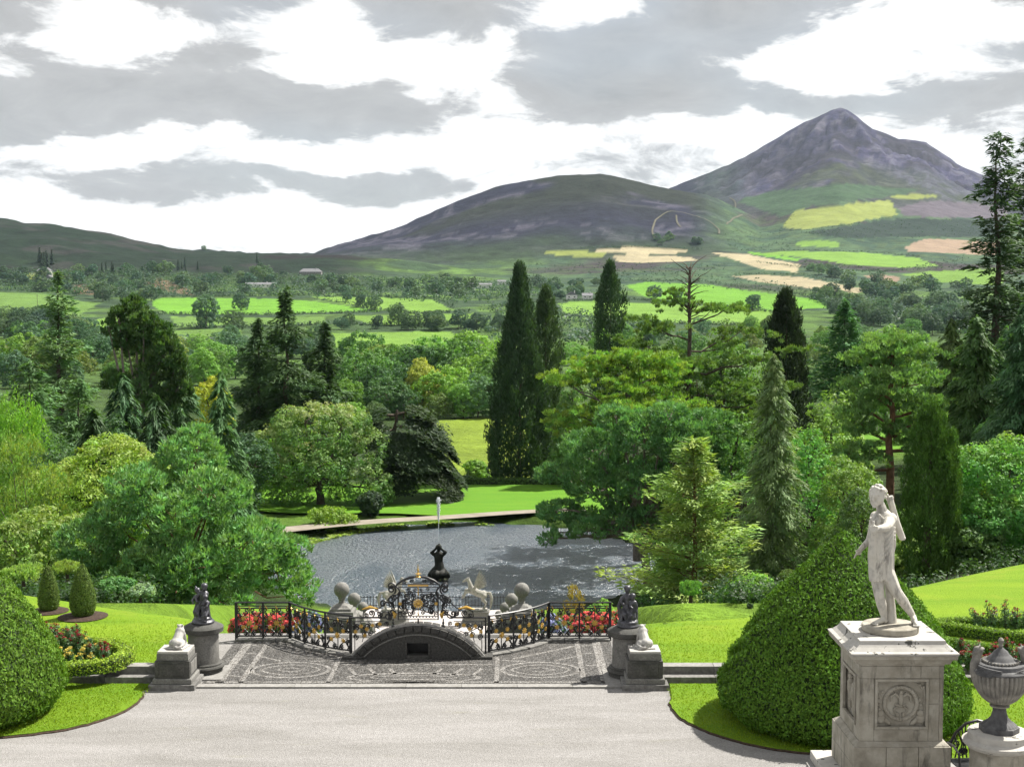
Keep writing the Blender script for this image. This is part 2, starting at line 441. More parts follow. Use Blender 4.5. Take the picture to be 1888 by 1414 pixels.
def land_z(x, D, rough=True):
    x = np.asarray(x, float); D = np.asarray(D, float)
    px = 944 + x/D*FPX
    z = np.interp(D, B_D, B_Z)
    # the right-hand side of the garden lies higher
    z = z + 7.5*sstep(14, 38, x)*sstep(50, 80, D)*(1-sstep(170, 330, D))
    z = z + 3.0*sstep(-25, -50, x)*sstep(52, 90, D)*(1-sstep(170, 300, D))
    # the way down to the lake on the axis
    zc = np.interp(D, C_D, C_Z)
    w = (1-sstep(5.6, 9.5, np.abs(x-axis_x(D))))*(1-sstep(116, 121, D))
    w = np.where(D < 47, (np.abs(x+3) < 8)*1.0, w)
    z = z*(1-w) + zc*w
    e = ((x-LK[0])/LK[2])**2 + ((D-LK[1])/LK[3])**2
    z = np.where(e < 1.35, z*(1-sstep(1.35, 1.02, e)) + (LAKE_Z+.15)*sstep(1.35, 1.02, e), z)
    z = np.where(e < 1.02, LAKE_Z + .15 - 2.2*sstep(1.02, .85, e), z)
    # hills: (ridge table, ridge distance, foot distance, profile power)
    base = z
    for tab, Dr, D0, pw in ((RID_L, 2500, 1650, 1.15), (RID_M, 3050, 2250, 1.25), (RID_R, 4200, 1700, 2.1)):
        yr = np.interp(px, *tab)
        zr = CAM_Z + (540-yr)/FPX*Dr
        t = np.clip((D-D0)/(Dr-D0), 0, 1); s = t**pw
        front = base*(1-s) + zr*s
        back = zr - (D-Dr)*0.25
        h = np.where(D <= Dr, front, back)
        if rough:
            amp = 26*sstep(0, .5, t)*(1 - .75*sstep(.86, 1.0, t))
            rr = (fbm(x/260, D/260, int(Dr)) - .5)*amp + (fbm(x/60, D/60, int(Dr)+5)-.5)*amp*.32
            rr = rr + (fbm(x/34, D/60, int(Dr)+9, 4)-.5)*7*sstep(.8, 1, t)
            if Dr == 4200: rr = rr + (gully(x, D)-.5)*95*sstep(.62, .85, t)*(1-sstep(.93, 1.0, t))
            h = h + rr*(D > D0)*(D <= Dr+200)
        z = np.maximum(z, h)
    if rough:
        z = z + (fbm(x/9, D/9, 3)-.5)*.5*sstep(52, 70, D)*(e > 1.3)*(1-w) + (fbm(x/90, D/90, 8)-.5)*7*sstep(420, 900, D)
    return z
HIT_U = np.linspace(-.52, .52, 760)
HIT_D = np.geomspace(60, 4190, 620)
_dd, _uu = np.meshgrid(HIT_D, HIT_U, indexing='ij')
HIT_Z = land_z(_dd*_uu, _dd)
def hit(px, py, dmin=60):
    """first point of the land seen at a photo pixel"""
    d = ray(px, py); u = d.x/d.y
    f = float(np.clip((u-HIT_U[0])/(HIT_U[1]-HIT_U[0]), 0, len(HIT_U)-1.001)); c = int(f); f -= c
    g = HIT_Z[:, c]*(1-f)+HIT_Z[:, c+1]*f
    zs = CAM_Z + d.z/d.y*HIT_D
    k = np.nonzero((g >= zs) & (HIT_D >= dmin))[0]
    i = int(k[0]) if len(k) else len(HIT_D)-1
    D = float(HIT_D[i])
    if i > 0 and len(k) and HIT_D[i-1] >= dmin:
        a, b = g[i-1]-zs[i-1], g[i]-zs[i]
        t = float(np.clip(-a/(b-a+1e-9), 0, 1)); D = float(HIT_D[i-1]*(1-t)+HIT_D[i]*t)
    return Vector((u*D, D, float(np.interp(D, HIT_D, g))))

def np_mesh(name, V, F, mat=None, col=None, smooth=True):
    me = bpy.data.meshes.new(name)
    V = np.asarray(V, np.float32); F = np.asarray(F, np.int32); k = F.shape[1]
    me.vertices.add(len(V)); me.vertices.foreach_set('co', V.ravel())
    me.loops.add(F.size); me.loops.foreach_set('vertex_index', F.ravel())
    me.polygons.add(len(F)); me.polygons.foreach_set('loop_start', np.arange(0, F.size, k, dtype=np.int32))
    me.polygons.foreach_set('loop_total', np.full(len(F), k, np.int32))
    if smooth: me.polygons.foreach_set('use_smooth', np.ones(len(F), bool))
    if col is not None:
        a = me.color_attributes.new('col', 'FLOAT_COLOR', 'POINT')
        c4 = np.ones((len(V), 4), np.float32); c4[:, :np.shape(col)[1]] = col; a.data.foreach_set('color', c4.ravel())
    me.update(calc_edges=True)
    if mat: me.materials.append(M[mat] if isinstance(mat, str) else mat)
    return me
def grid_faces(nr, nc):
    i = np.arange(nr-1)[:, None]*nc + np.arange(nc-1)[None, :]
    return np.stack([i, i+1, i+1+nc, i+nc], -1).reshape(-1, 4)
def struct(name, me, label=None):
    o = bpy.data.objects.new(name, me); COL.objects.link(o); o['kind'] = 'structure'
    if label: o['label'] = label
    return o

def land_material():
    m, nt, N, L = _nt('land')
    a = N('ShaderNodeAttribute'); a.attribute_name = 'col'
    tc = N('ShaderNodeTexCoord'); v = tc.outputs['Object']
    n1 = noise_node(N, L, v, .035, 10, .68); n2 = noise_node(N, L, v, .4, 8, .7)
    f = ramp(N, L, n1, [(.28, (.4, .4, .4)), (.5, (1, 1, 1)), (.72, (1.6, 1.6, 1.5))])
    f2 = ramp(N, L, n2, [(.3, (.6, .6, .6)), (.7, (1.3, 1.3, 1.3))])
    wild = mixc(N, L, 1.0, mixc(N, L, 1.0, a.outputs['Color'], f, 'MULTIPLY'), f2, 'MULTIPLY')
    tame = mixc(N, L, .35, a.outputs['Color'], wild)
    c = mixc(N, L, a.outputs['Alpha'], tame, wild)
    p = N('ShaderNodeBsdfPrincipled'); L(c, p.inputs['Base Color']); p.inputs['Roughness'].default_value = .95; p.inputs['Specular IOR Level'].default_value = .1
    b = N('ShaderNodeBump'); b.inputs['Strength'].default_value = .8; b.inputs['Distance'].default_value = 5.0
    L(noise_node(N, L, v, .05, 10, .7), b.inputs['Height']); L(b.outputs[0], p.inputs['Normal'])
    o = N('ShaderNodeOutputMaterial'); L(p.outputs[0], o.inputs[0])
    return m
M['land'] = land_material()

# fields on the far slopes: grass or crop colour of each, and its outline as seen in the photograph
CROP = dict(pasture=(.12, .215, .036), pasture_bright=(.105, .235, .026), pasture_dull=(.105, .185, .042), hayfield=(.165, .195, .05), stubble=(.27, .235, .15), peach_field=(.21, .155, .11), heath=(.085, .072, .088), brown_bracken=(.125, .09, .058), green_scrub=(.036, .066, .034), dark_scrub=(.017, .029, .022), meadow=(.16, .225, .028))
FIELDS = [
 ('pasture_dull', [(-160, 537), (0, 539), (85, 543), (176, 561), (150, 582), (0, 583), (-160, 584)]),
 ('pasture_bright', [(278, 556), (300, 549), (502, 551), (580, 556), (700, 573), (508, 579), (312, 579), (285, 566)]),
 ('pasture', [(575, 547), (640, 547), (797, 552), (834, 572), (760, 577), (690, 570), (600, 553)]),
 ('pasture', [(152, 596), (203, 583), (240, 590), (190, 606)]),
 ('pasture_dull', [(315, 584), (502, 586), (600, 584), (600, 596), (502, 600), (325, 601)]),
 ('pasture_dull', [(170, 610), (220, 612), (330, 607), (447, 607), (444, 617), (332, 625), (200, 628)]),
 ('pasture', [(640, 582), (760, 579), (871, 577), (868, 596), (685, 599)]),
 ('pasture', [(600, 616), (680, 612), (830, 611), (840, 630), (803, 642), (610, 642)]),
 ('pasture', [(1030, 559), (1100, 554), (1237, 562), (1330, 566), (1420, 574), (1430, 596), (1400, 600), (1240, 594), (1155, 590), (1040, 577)]),
 ('pasture_bright', [(1155, 527), (1200, 520), (1300, 524), (1400, 539), (1560, 558), (1540, 566), (1420, 573), (1330, 562), (1240, 556), (1190, 548)]),
 ('stubble', [(1075, 460), (1160, 457), (1275, 463), (1240, 470), (1130, 467)]),
 ('stubble', [(1128, 473), (1160, 468), (1275, 475), (1285, 481), (1200, 485), (1138, 483)]),
 ('hayfield', [(1000, 465), (1080, 463), (1130, 470), (1100, 475), (1030, 472)]),
 ('hayfield', [(1442, 421), (1467, 390), (1560, 378), (1643, 368), (1655, 396), (1560, 413), (1492, 423)]),
 ('heath', [(1660, 386), (1690, 374), (1726, 370), (1805, 376), (1860, 384), (1860, 402), (1701, 400), (1664, 396)]),
 ('hayfield', [(1640, 361), (1690, 357), (1735, 361), (1690, 368), (1650, 367)]),
 ('peach_field', [(1668, 456), (1705, 441), (1785, 443), (1840, 448), (1840, 470), (1780, 468), (1676, 464)]),
 ('pasture', [(1463, 448), (1500, 443), (1551, 447), (1549, 457), (1467, 453)]),
 ('pasture', [(1400, 467), (1470, 463), (1600, 466), (1693, 476), (1728, 490), (1668, 495), (1560, 487), (1480, 475)]),
 ('pasture_bright', [(1375, 464), (1400, 466), (1476, 477), (1471, 482), (1388, 469)]),
 ('stubble', [(1310, 466), (1367, 467), (1476, 488), (1467, 502), (1400, 495), (1340, 474)]),
 ('stubble', [(1350, 509), (1400, 506), (1476, 511), (1610, 536), (1580, 541), (1509, 534), (1400, 520)]),
 ('pasture', [(1660, 506), (1720, 500), (1797, 496), (1850, 497), (1850, 526), (1789, 524), (1718, 519)]),
 ('peach_field', [(1588, 508), (1620, 505), (1659, 511), (1647, 520), (1618, 516)]),
 ('brown_bracken', [(250, 520), (290, 513), (340, 525), (360, 546), (310, 538)]),
 ('brown_bracken', [(120, 528), (150, 524), (185, 531), (197, 546), (140, 541)]),
 ('hayfield', [(30, 508), (60, 503), (125, 506), (120, 515), (50, 514)]),
 ('green_scrub', [(1360, 372), (1420, 352), (1560, 338), (1700, 352), (1640, 362), (1500, 380), (1440, 400)]),
 ('dark_scrub', [(1480, 428), (1560, 417), (1655, 402), (1800, 406), (1860, 410), (1860, 440), (1700, 436), (1560, 440)]),
 ('meadow', [(770, 784), (800, 776), (925, 766), (990, 766), (990, 880), (900, 892), (840, 880), (800, 850), (778, 815)]),
]
def inside(poly, X, Y):
    res = np.zeros(X.shape, bool)
    for (ax, ay), (bx, by) in zip(poly, poly[1:]+poly[:1]):
        cond = ((ay > Y) != (by > Y)); xi = (bx-ax)*(Y-ay)/((by-ay) if by != ay else 1e-9)+ax
        res ^= cond & (X < xi)
    return res
def build_land():
    Ds = np.concatenate([np.array([46.02, 46.6]), np.geomspace(47.05, 330, 130), np.geomspace(334, 5200, 330)])
    us = np.concatenate([np.linspace(-1.1, -.42, 30)[:-1], np.linspace(-.42, .42, 470), np.linspace(.42, 1.1, 30)[1:]])
    DD, UU = np.meshgrid(Ds, us, indexing='ij'); X = DD*UU
    Z = land_z(X, DD)
    px = 944 + UU*FPX
    V = np.stack([X, DD, Z], -1).reshape(-1, 3)
    yy = 540 + (CAM_Z - Z)/DD*FPX                    # elevation seen, used only to choose vegetation zones
    n = fbm(X/70, DD/70, 77); n2 = fbm(X/300, DD/300, 91); n3 = fbm(X/25, DD/25, 31)
    C = np.empty(X.shape+(3,))
    def setc(mask, c):
        m = mask[..., None]; C[:] = C*(1-m) + np.array(c)*m
    C[:] = (.03, .05, .016)
    setc((1-sstep(10, 15, np.abs(X-axis_x(DD))))*(1-sstep(112, 118, DD)), (.12, .21, .02))
    setc(sstep(150, 165, DD)*(1-sstep(190, 205, DD)), (.08, .15, .02))
    setc(sstep(230, 420, DD), (.045, .08, .022))
    setc(sstep(420, 700, DD)*sstep(.45, .52, n3), (.075, .135, .032))
    setc(sstep(700, 1100, DD)*sstep(.46, .56, n), (.034, .06, .03))
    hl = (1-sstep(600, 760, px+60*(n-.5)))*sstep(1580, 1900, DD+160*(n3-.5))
    setc(hl, (.009, .018, .010))  # dark bracken, with the cloud shadow over the left hill put into its colour
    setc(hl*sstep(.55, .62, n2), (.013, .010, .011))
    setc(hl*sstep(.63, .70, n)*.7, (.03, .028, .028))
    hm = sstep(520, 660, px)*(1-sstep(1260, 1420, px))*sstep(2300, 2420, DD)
    setc(hm, (.013, .0125, .028)); setc(hm*sstep(.54, .60, n)*sstep(.42, .5, n3), (.05, .047, .068)); setc(hm*sstep(.52, .6, 1-n2)*sstep(2600, 2900, DD), (.014, .017, .012))  # mid hill heather and scree; cloud shadow and haze blue put into the colour
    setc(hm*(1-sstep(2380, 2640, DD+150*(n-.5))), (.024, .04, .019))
    hr = (1-hm)*(1-hl)*sstep(860, 1100, px)*sstep(1500, 1750, DD)
    setc(hr, (.052, .09, .046)); setc(hr*sstep(.5, .58, n), (.032, .06, .038)); setc(hr*sstep(.55, .62, n2), (.037, .031, .033)); setc(hr*sstep(.55, .62, n3)*.6, (.05, .075, .03))
    top = hr*sstep(3050, 3300, DD+260*(n2-.5))
    setc(top, (.034, .031, .066)); setc(top*sstep(.50, .60, n)*sstep(.4, .52, n3), (.08, .074, .1)); setc(top*sstep(.52, .62, 1-n)*.85, (.023, .02, .026))  # purple heather and scree, with the blue of distance haze mixed into the colour
    setc(top*sstep(.50, .58, n2)*(1-sstep(3500, 3800, DD))*.7, (.04, .052, .026))
    ns = gully(X, DD)
    setc(top*sstep(.53, .63, ns)*sstep(.4, .55, n3)*.6, (.072, .07, .105)); setc(top*sstep(.53, .63, 1-ns)*.6, (.024, .021, .036))
    # fields
    c_, s_ = math.cos(PITCH), math.sin(PITCH); dep = DD*c_-(Z-CAM_Z)*s_
    PX = 944+X/dep*FPX; PY = 707-(DD*s_+(Z-CAM_Z)*c_)/dep*FPX
    wob = (fbm(X/40, DD/90, 66)-.5)
    A = np.ones(X.shape)
    for nm, poly in FIELDS:
        k = inside(poly, PX+wob*14, PY+wob*3)*(DD > (200 if nm == 'meadow' else 420))
        jit = .85+.3*float(vnoise(poly[0][0]*.37, poly[0][1]*.53, 2))
        crop = np.array(CROP[nm])*jit
        row = .88+.24*fbm(X/30, DD/55, 44, 4)
        C[:] = np.where(k[..., None], crop*row[..., None], C); A = np.where(k, .0 if nm not in ('heath', 'green_scrub', 'dark_scrub', 'meadow') else .35, A)
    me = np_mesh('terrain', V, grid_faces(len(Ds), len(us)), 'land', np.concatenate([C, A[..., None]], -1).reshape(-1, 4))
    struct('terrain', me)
build_land()

# ---- lawns, gravel, water
def lawn_material(name, c1, c2, c3, stripe=.5):
    m, nt, N, L = _nt(name)
    tc = N('ShaderNodeTexCoord'); v = tc.outputs['Object']
    mp = N('ShaderNodeMapping'); mp.inputs['Scale'].default_value = (.13, .9, 1); mp.inputs['Rotation'].default_value = (0, 0, R(8)); L(v, mp.inputs[0])
    band = ramp(N, L, noise_node(N, L, mp.outputs[0], 1.0, 5, .55, .4), [(.32, c1), (.66, c2)])
    mr = N('ShaderNodeMapRange'); L(noise_node(N, L, v, .55, 8, .7), mr.inputs['Value']); mr.inputs['From Min'].default_value = .52; mr.inputs['From Max'].default_value = .74; mr.inputs['To Max'].default_value = stripe
    c = mixc(N, L, mr.outputs[0], band, c3)
    fine = ramp(N, L, noise_node(N, L, v, 26, 6, .75), [(.28, (.68, .72, .68)), (.72, (1.28, 1.25, 1.28))])
    c = mixc(N, L, 1.0, c, fine, 'MULTIPLY')
    p = N('ShaderNodeBsdfPrincipled'); L(c, p.inputs['Base Color']); p.inputs['Roughness'].default_value = .9; p.inputs['Specular IOR Level'].default_value = .15
    b = N('ShaderNodeBump'); b.inputs['Strength'].default_value = .9; b.inputs['Distance'].default_value = .05
    L(noise_node(N, L, v, 30, 6, .75), b.inputs['Height']); L(b.outputs[0], p.inputs['Normal'])
    o = N('ShaderNodeOutputMaterial'); L(p.outputs[0], o.inputs[0]); return m
M['lawn'] = lawn_material('lawn', (.115, .215, .010), (.165, .262, .013), (.235, .265, .03))
M['verge'] = lawn_material('verge', (.105, .205, .010), (.14, .235, .012), (.18, .24, .016), .35)
M['meadow'] = lawn_material('meadow', (.14, .215, .02), (.19, .235, .035), (.20, .205, .045), .5)
M['far_lawn'] = lawn_material('far_lawn', (.075, .19, .012), (.10, .22, .014), (.13, .21, .016), .4)

def gravel_material():
    m, nt, N, L = _nt('gravel')
    tc = N('ShaderNodeTexCoord'); v = tc.outputs['Object']
    vo = N('ShaderNodeTexVoronoi'); vo.inputs['Scale'].default_value = 38; L(v, vo.inputs['Vector'])
    c = ramp(N, L, vo.outputs['Color'], [(.0, (.175, .172, .168)), (.35, (.215, .211, .207)), (.7, (.25, .246, .242)), (1, (.31, .306, .301))])
    mp = N('ShaderNodeMapping'); mp.inputs['Scale'].default_value = (.25, 1.1, 1); L(v, mp.inputs[0])
    wide = ramp(N, L, noise_node(N, L, mp.outputs[0], .8, 8, .65, .6), [(.3, (.78, .765, .74)), (.7, (1.12, 1.1, 1.1))])
    c = mixc(N, L, 1.0, c, wide, 'MULTIPLY')
    mr = N('ShaderNodeMapRange'); L(noise_node(N, L, mp.outputs[0], 1.7, 8, .7), mr.inputs['Value']); mr.inputs['From Min'].default_value = .6; mr.inputs['From Max'].default_value = .75; mr.inputs['To Max'].default_value = .35
    c = mixc(N, L, mr.outputs[0], c, (.19, .185, .11))
    p = N('ShaderNodeBsdfPrincipled'); L(c, p.inputs['Base Color']); p.inputs['Roughness'].default_value = .9; p.inputs['Specular IOR Level'].default_value = .2
    b = N('ShaderNodeBump'); b.inputs['Strength'].default_value = .8; b.inputs['Distance'].default_value = .02
    L(vo.outputs['Distance'], b.inputs['Height']); L(b.outputs[0], p.inputs['Normal'])
    o = N('ShaderNodeOutputMaterial'); L(p.outputs[0], o.inputs[0]); return m
M['gravel'] = gravel_material()
def pebble_material(name, c1, c2, c3):
    m, nt, N, L = _nt(name)
    tc = N('ShaderNodeTexCoord'); v = tc.outputs['Object']
    vo = N('ShaderNodeTexVoronoi'); vo.inputs['Scale'].default_value = 19; L(v, vo.inputs['Vector'])
    c = ramp(N, L, vo.outputs['Color'], [(.1, c1), (.5, c2), (.9, c3)])
    d = ramp(N, L, vo.outputs['Distance'], [(.35, (1, 1, 1)), (.75, (.45, .43, .4))])
    c = mixc(N, L, 1.0, c, d, 'MULTIPLY')
    wide = ramp(N, L, noise_node(N, L, v, .9, 7, .65), [(.3, (.75, .75, .75)), (.7, (1.15, 1.15, 1.15))])
    c = mixc(N, L, 1.0, c, wide, 'MULTIPLY')
    p = N('ShaderNodeBsdfPrincipled'); L(c, p.inputs['Base Color']); p.inputs['Roughness'].default_value = .7; p.inputs['Specular IOR Level'].default_value = .3
    b = N('ShaderNodeBump'); b.inputs['Strength'].default_value = .9; b.inputs['Distance'].default_value = .03; b.invert = True
    L(vo.outputs['Distance'], b.inputs['Height']); L(b.outputs[0], p.inputs['Normal'])
    o = N('ShaderNodeOutputMaterial'); L(p.outputs[0], o.inputs[0]); return m
M['pebble_dark'] = pebble_material('pebble_dark', (.04, .039, .037), (.085, .082, .078), (.17, .163, .156))
M['pebble_light'] = pebble_material('pebble_light', (.13, .125, .118), (.21, .203, .195), (.33, .318, .305))
M['plaza'] = surf('pale_paving', [(.3, (.36, .325, .31)), (.7, (.48, .45, .435))], 1.2, .85, .2, 10, .02)
M['path'] = surf('path_gravel', [(.3, (.17, .148, .115)), (.7, (.26, .23, .19))], .6, .9, .2, 6, .02)

def water_material():
    m, nt, N, L = _nt('lake_water')
    tc = N('ShaderNodeTexCoord'); v = tc.outputs['Object']
    mp = N('ShaderNodeMapping'); mp.inputs['Scale'].default_value = (1, .55, 1); L(v, mp.inputs[0])
    n1 = noise_node(N, L, mp.outputs[0], 3.2, 4, .6, .0); n2 = noise_node(N, L, mp.outputs[0], .16, 3, .5)
    h = N('ShaderNodeMath'); h.operation = 'MULTIPLY'; L(n1, h.inputs[0])
    mr = N('ShaderNodeMapRange'); L(n2, mr.inputs['Value']); mr.inputs['From Min'].default_value = .35; mr.inputs['From Max'].default_value = .65; mr.inputs['To Min'].default_value = .5; mr.inputs['To Max'].default_value = 1.0
    L(mr.outputs[0], h.inputs[1])
    p = N('ShaderNodeBsdfPrincipled'); p.inputs['Base Color'].default_value = (.02, .038, .06, 1); p.inputs['Roughness'].default_value = .28; p.inputs['IOR'].default_value = 2.1; p.inputs['Specular IOR Level'].default_value = .5
    b = N('ShaderNodeBump'); b.inputs['Strength'].default_value = 1.0; b.inputs['Distance'].default_value = .65
    L(h.outputs[0], b.inputs['Height']); L(b.outputs[0], p.inputs['Normal'])
    o = N('ShaderNodeOutputMaterial'); L(p.outputs[0], o.inputs[0]); return m
M['water'] = water_material()

def ellipse_sheet(name, mat, c, a, b, z, seg=96):
    V = [(c[0], c[1], z)] + [(c[0]+a*math.cos(t), c[1]+b*math.sin(t), z) for t in np.linspace(0, 2*math.pi, seg, endpoint=False)]
    me = bpy.data.meshes.new(name); me.from_pydata(V, [], [(0, i+1, (i+1) % seg + 1) for i in range(seg)]); me.materials.append(M[mat])
    return struct(name, me)
ellipse_sheet('lake', 'water', (LK[0], LK[1]), LK[2]*1.05, LK[3]*1.05, LAKE_Z)

def lawn_sheet(name, mat, xs, near, far, z0, rows=40, cols=90, roll=2.5):
    X = np.linspace(xs[0], xs[1], cols); T = np.linspace(0, 1, rows)
    XX, TT = np.meshgrid(X, T); n = near(XX); f = far(XX)
    D = n + (f-n)*TT
    Z = z0 + (fbm(XX/6, D/6, 5, 3)-.5)*.05*sstep(0, .12, TT)
    over = np.clip(D-(f-roll), 0, None); Z = Z - .5*(over/roll)**2*.5
    V = np.stack([XX, D, Z], -1).reshape(-1, 3); F = grid_faces(rows, cols)
    # skirt at the edges
    nv = len(V)
    edge = [i for i in range(cols)] + [cols*(r+1)-1 for r in range(1, rows)] + [cols*(rows-1)+i for i in range(cols-2, -1, -1)] + [cols*r for r in range(rows-2, 0, -1)]
    S = V[edge].copy(); S[:, 2] -= .5 if z0 > .2 else .1
    V = np.vstack([V, S]); k = len(edge)
    Fs = [(edge[i], nv+i, nv+(i+1) % k, edge[(i+1) % k]) for i in range(k)]
    me = np_mesh(name, V, np.vstack([F, np.array(Fs)]), mat)
    return struct(name, me)
LX = [-70, -40, -18.1, -11.2, -9.9]; LD = [70, 62, 51.5, 47.8, 46.9]
RX = [3.4, 8.4, 14.9, 20.8, 40, 70]; RD = [46.6, 48.2, 52.6, 57.4, 67, 76]
def left_edge(x): return np.interp(x, LX, LD)
def right_edge(x): return np.interp(x, RX, RD)
lawn_sheet('lawn_left', 'lawn', (-70, -9.95), lambda x: x*0+40.75, left_edge, .40)
lawn_sheet('lawn_right', 'lawn', (4.0, 70), lambda x: x*0+40.75, right_edge, .40)

def flat(name, mat, pts, z, parent=None):
    me = bpy.data.meshes.new(name); me.from_pydata([(p[0], p[1], z) for p in pts], [], [tuple(range(len(pts)))]); me.materials.append(M[mat])
    nrm = me.polygons[0].normal
    if nrm.z < 0: me.flip_normals()
    if parent:
        o = bpy.data.objects.new(name, me); COL.objects.link(o); o.parent = parent; return o
    return struct(name, me)
flat('gravel_forecourt', 'gravel', [(-90, 8), (90, 8), (90, 46.4), (-90, 46.4)], -.02)
def smooth_poly(pts, n=8):
    out = []
    for i in range(len(pts)-1):
        p0, p1, p2, p3 = [Vector(pts[min(max(i+k, 0), len(pts)-1)]) for k in (-1, 0, 1, 2)]
        for j in range(n):
            t = j/n
            out.append(.5*((2*p1) + (-p0+p2)*t + (2*p0-5*p1+4*p2-p3)*t*t + (-p0+3*p1-3*p2+p3)*t**3))
    out.append(Vector(pts[-1])); return out
def verge(name, edge_px, back):
    edge = smooth_poly([gnd(*p, 0.05).to_2d().to_3d() for p in edge_px])
    rr = random.Random(4)
    edge = [Vector((p.x+rr.uniform(-.025, .025), p.y+rr.uniform(-.03, .03), 0)) for p in edge]
    poly = [(p.x, p.y) for p in edge] + back
    a = sum(poly[i][0]*poly[(i+1) % len(poly)][1]-poly[(i+1) % len(poly)][0]*poly[i][1] for i in range(len(poly)))
    if a < 0: poly = poly[::-1]
    b = MB(); b.slab(poly, -.1, .05)
    o = b.build(name, 'verge', smooth=False); o['kind'] = 'structure'
    # cut turf edge: a thin line of bare soil
    s = MB(); s.tube([(p.x, p.y, -.012) for p in edge], .045, 5); so = s.build('soil_edge', 'soil', o)
    return o, edge
vr, vr_edge = verge('verge_right', [(1240, 1284), (1236, 1298), (1262, 1326), (1330, 1354), (1420, 1376), (1540, 1389), (1700, 1396), (1900, 1396), (2150, 1385)], [(26, 40.1), (4.55, 40.1)])
vl, vl_edge = verge('verge_left', [(258, 1272), (262, 1281), (228, 1308), (150, 1335), (60, 1350), (-60, 1360), (-260, 1368), (-500, 1365)], [(-32, 40.1), (-10.35, 40.1)])

# lake-side plaza, path and far lawn
def on_land(name, mat, quads, off):
    V, F = [], []
    for row in quads: V += [(x, y, float(land_z(x, y, False))+off) for x, y in row]
    F = grid_faces(len(quads), len(quads[0]))
    return struct(name, np_mesh(name, V, F, mat))
on_land('lakeside_plaza', 'plaza', [[(axis_x(D)+u*6.2, D) for u in np.linspace(-1, 1, 12)] for D in np.linspace(91.5, 115.0, 14)], .06)
def strip(name, mat, pts, w, off, z=None, n=8):
    c = smooth_poly([Vector((p[0], p[1], 0)) for p in pts], n); V = []
    for i, p in enumerate(c):
        t = (c[min(i+1, len(c)-1)]-c[max(i-1, 0)]).normalized(); q = Vector((-t.y, t.x, 0))
        ww = w if isinstance(w, (int, float)) else w[0]+(w[1]-w[0])*i/(len(c)-1)
        for s in (-.5, 0, .5):
            r = p+q*ww*s; V.append((r.x, r.y, (float(land_z(r.x, r.y)) if z is None else z)+off))
    return struct(name, np_mesh(name, V, grid_faces(len(c), 3), mat))
def dz(px, py, z): g = gnd(px, py, z); return (g.x, g.y)
fl = [[(x, D) for x in np.linspace(-60, 60, 40)] for D in np.linspace(164.5, 190, 12)]
far = on_land('far_lawn', 'far_lawn', fl, .35)
strip('lakeside_path', 'path', [dz(480, 985, -14.7), dz(600, 972, -14.7), dz(700, 964, -14.7), dz(830, 956, -14.7), dz(960, 947, -14.7), dz(1080, 942, -14.7)], (3.4, 2.2), 0, z=-14.47)

# fields on the far slopes ---------------------------------------------------------------
M['brown_bracken'] = surf('bare_track', [(.3, (.06, .058, .038)), (.7, (.09, .08, .055))], .02, .95, .3, .3, .4)
def poly_cols(poly, n):
    xs = [p[0] for p in poly]; x0, x1 = min(xs), max(xs); out = []
    for x in np.linspace(x0+.01, x1-.01, n):
        ys = []
        for (ax, ay), (bx, by) in zip(poly, poly[1:]+poly[:1]):
            if (ax <= x < bx) or (bx <= x < ax): ys.append(ay+(by-ay)*(x-ax)/(bx-ax))
        if len(ys) >= 2: out.append((x, min(ys), max(ys)))
    return out
for k, tr in enumerate(([(1208, 443), (1203, 425), (1215, 402), (1250, 392), (1285, 400), (1322, 421), (1326, 432)], [(1247, 398), (1249, 412), (1255, 420)], [(1340, 415), (1352, 404), (1370, 398)], [(1345, 366), (1356, 376), (1352, 384)])):
    pts = [hit(*p, 600) for p in tr]; strip('track', 'brown_bracken', [(p.x, p.y) for p in pts], 3.2, 1.6, n=6)

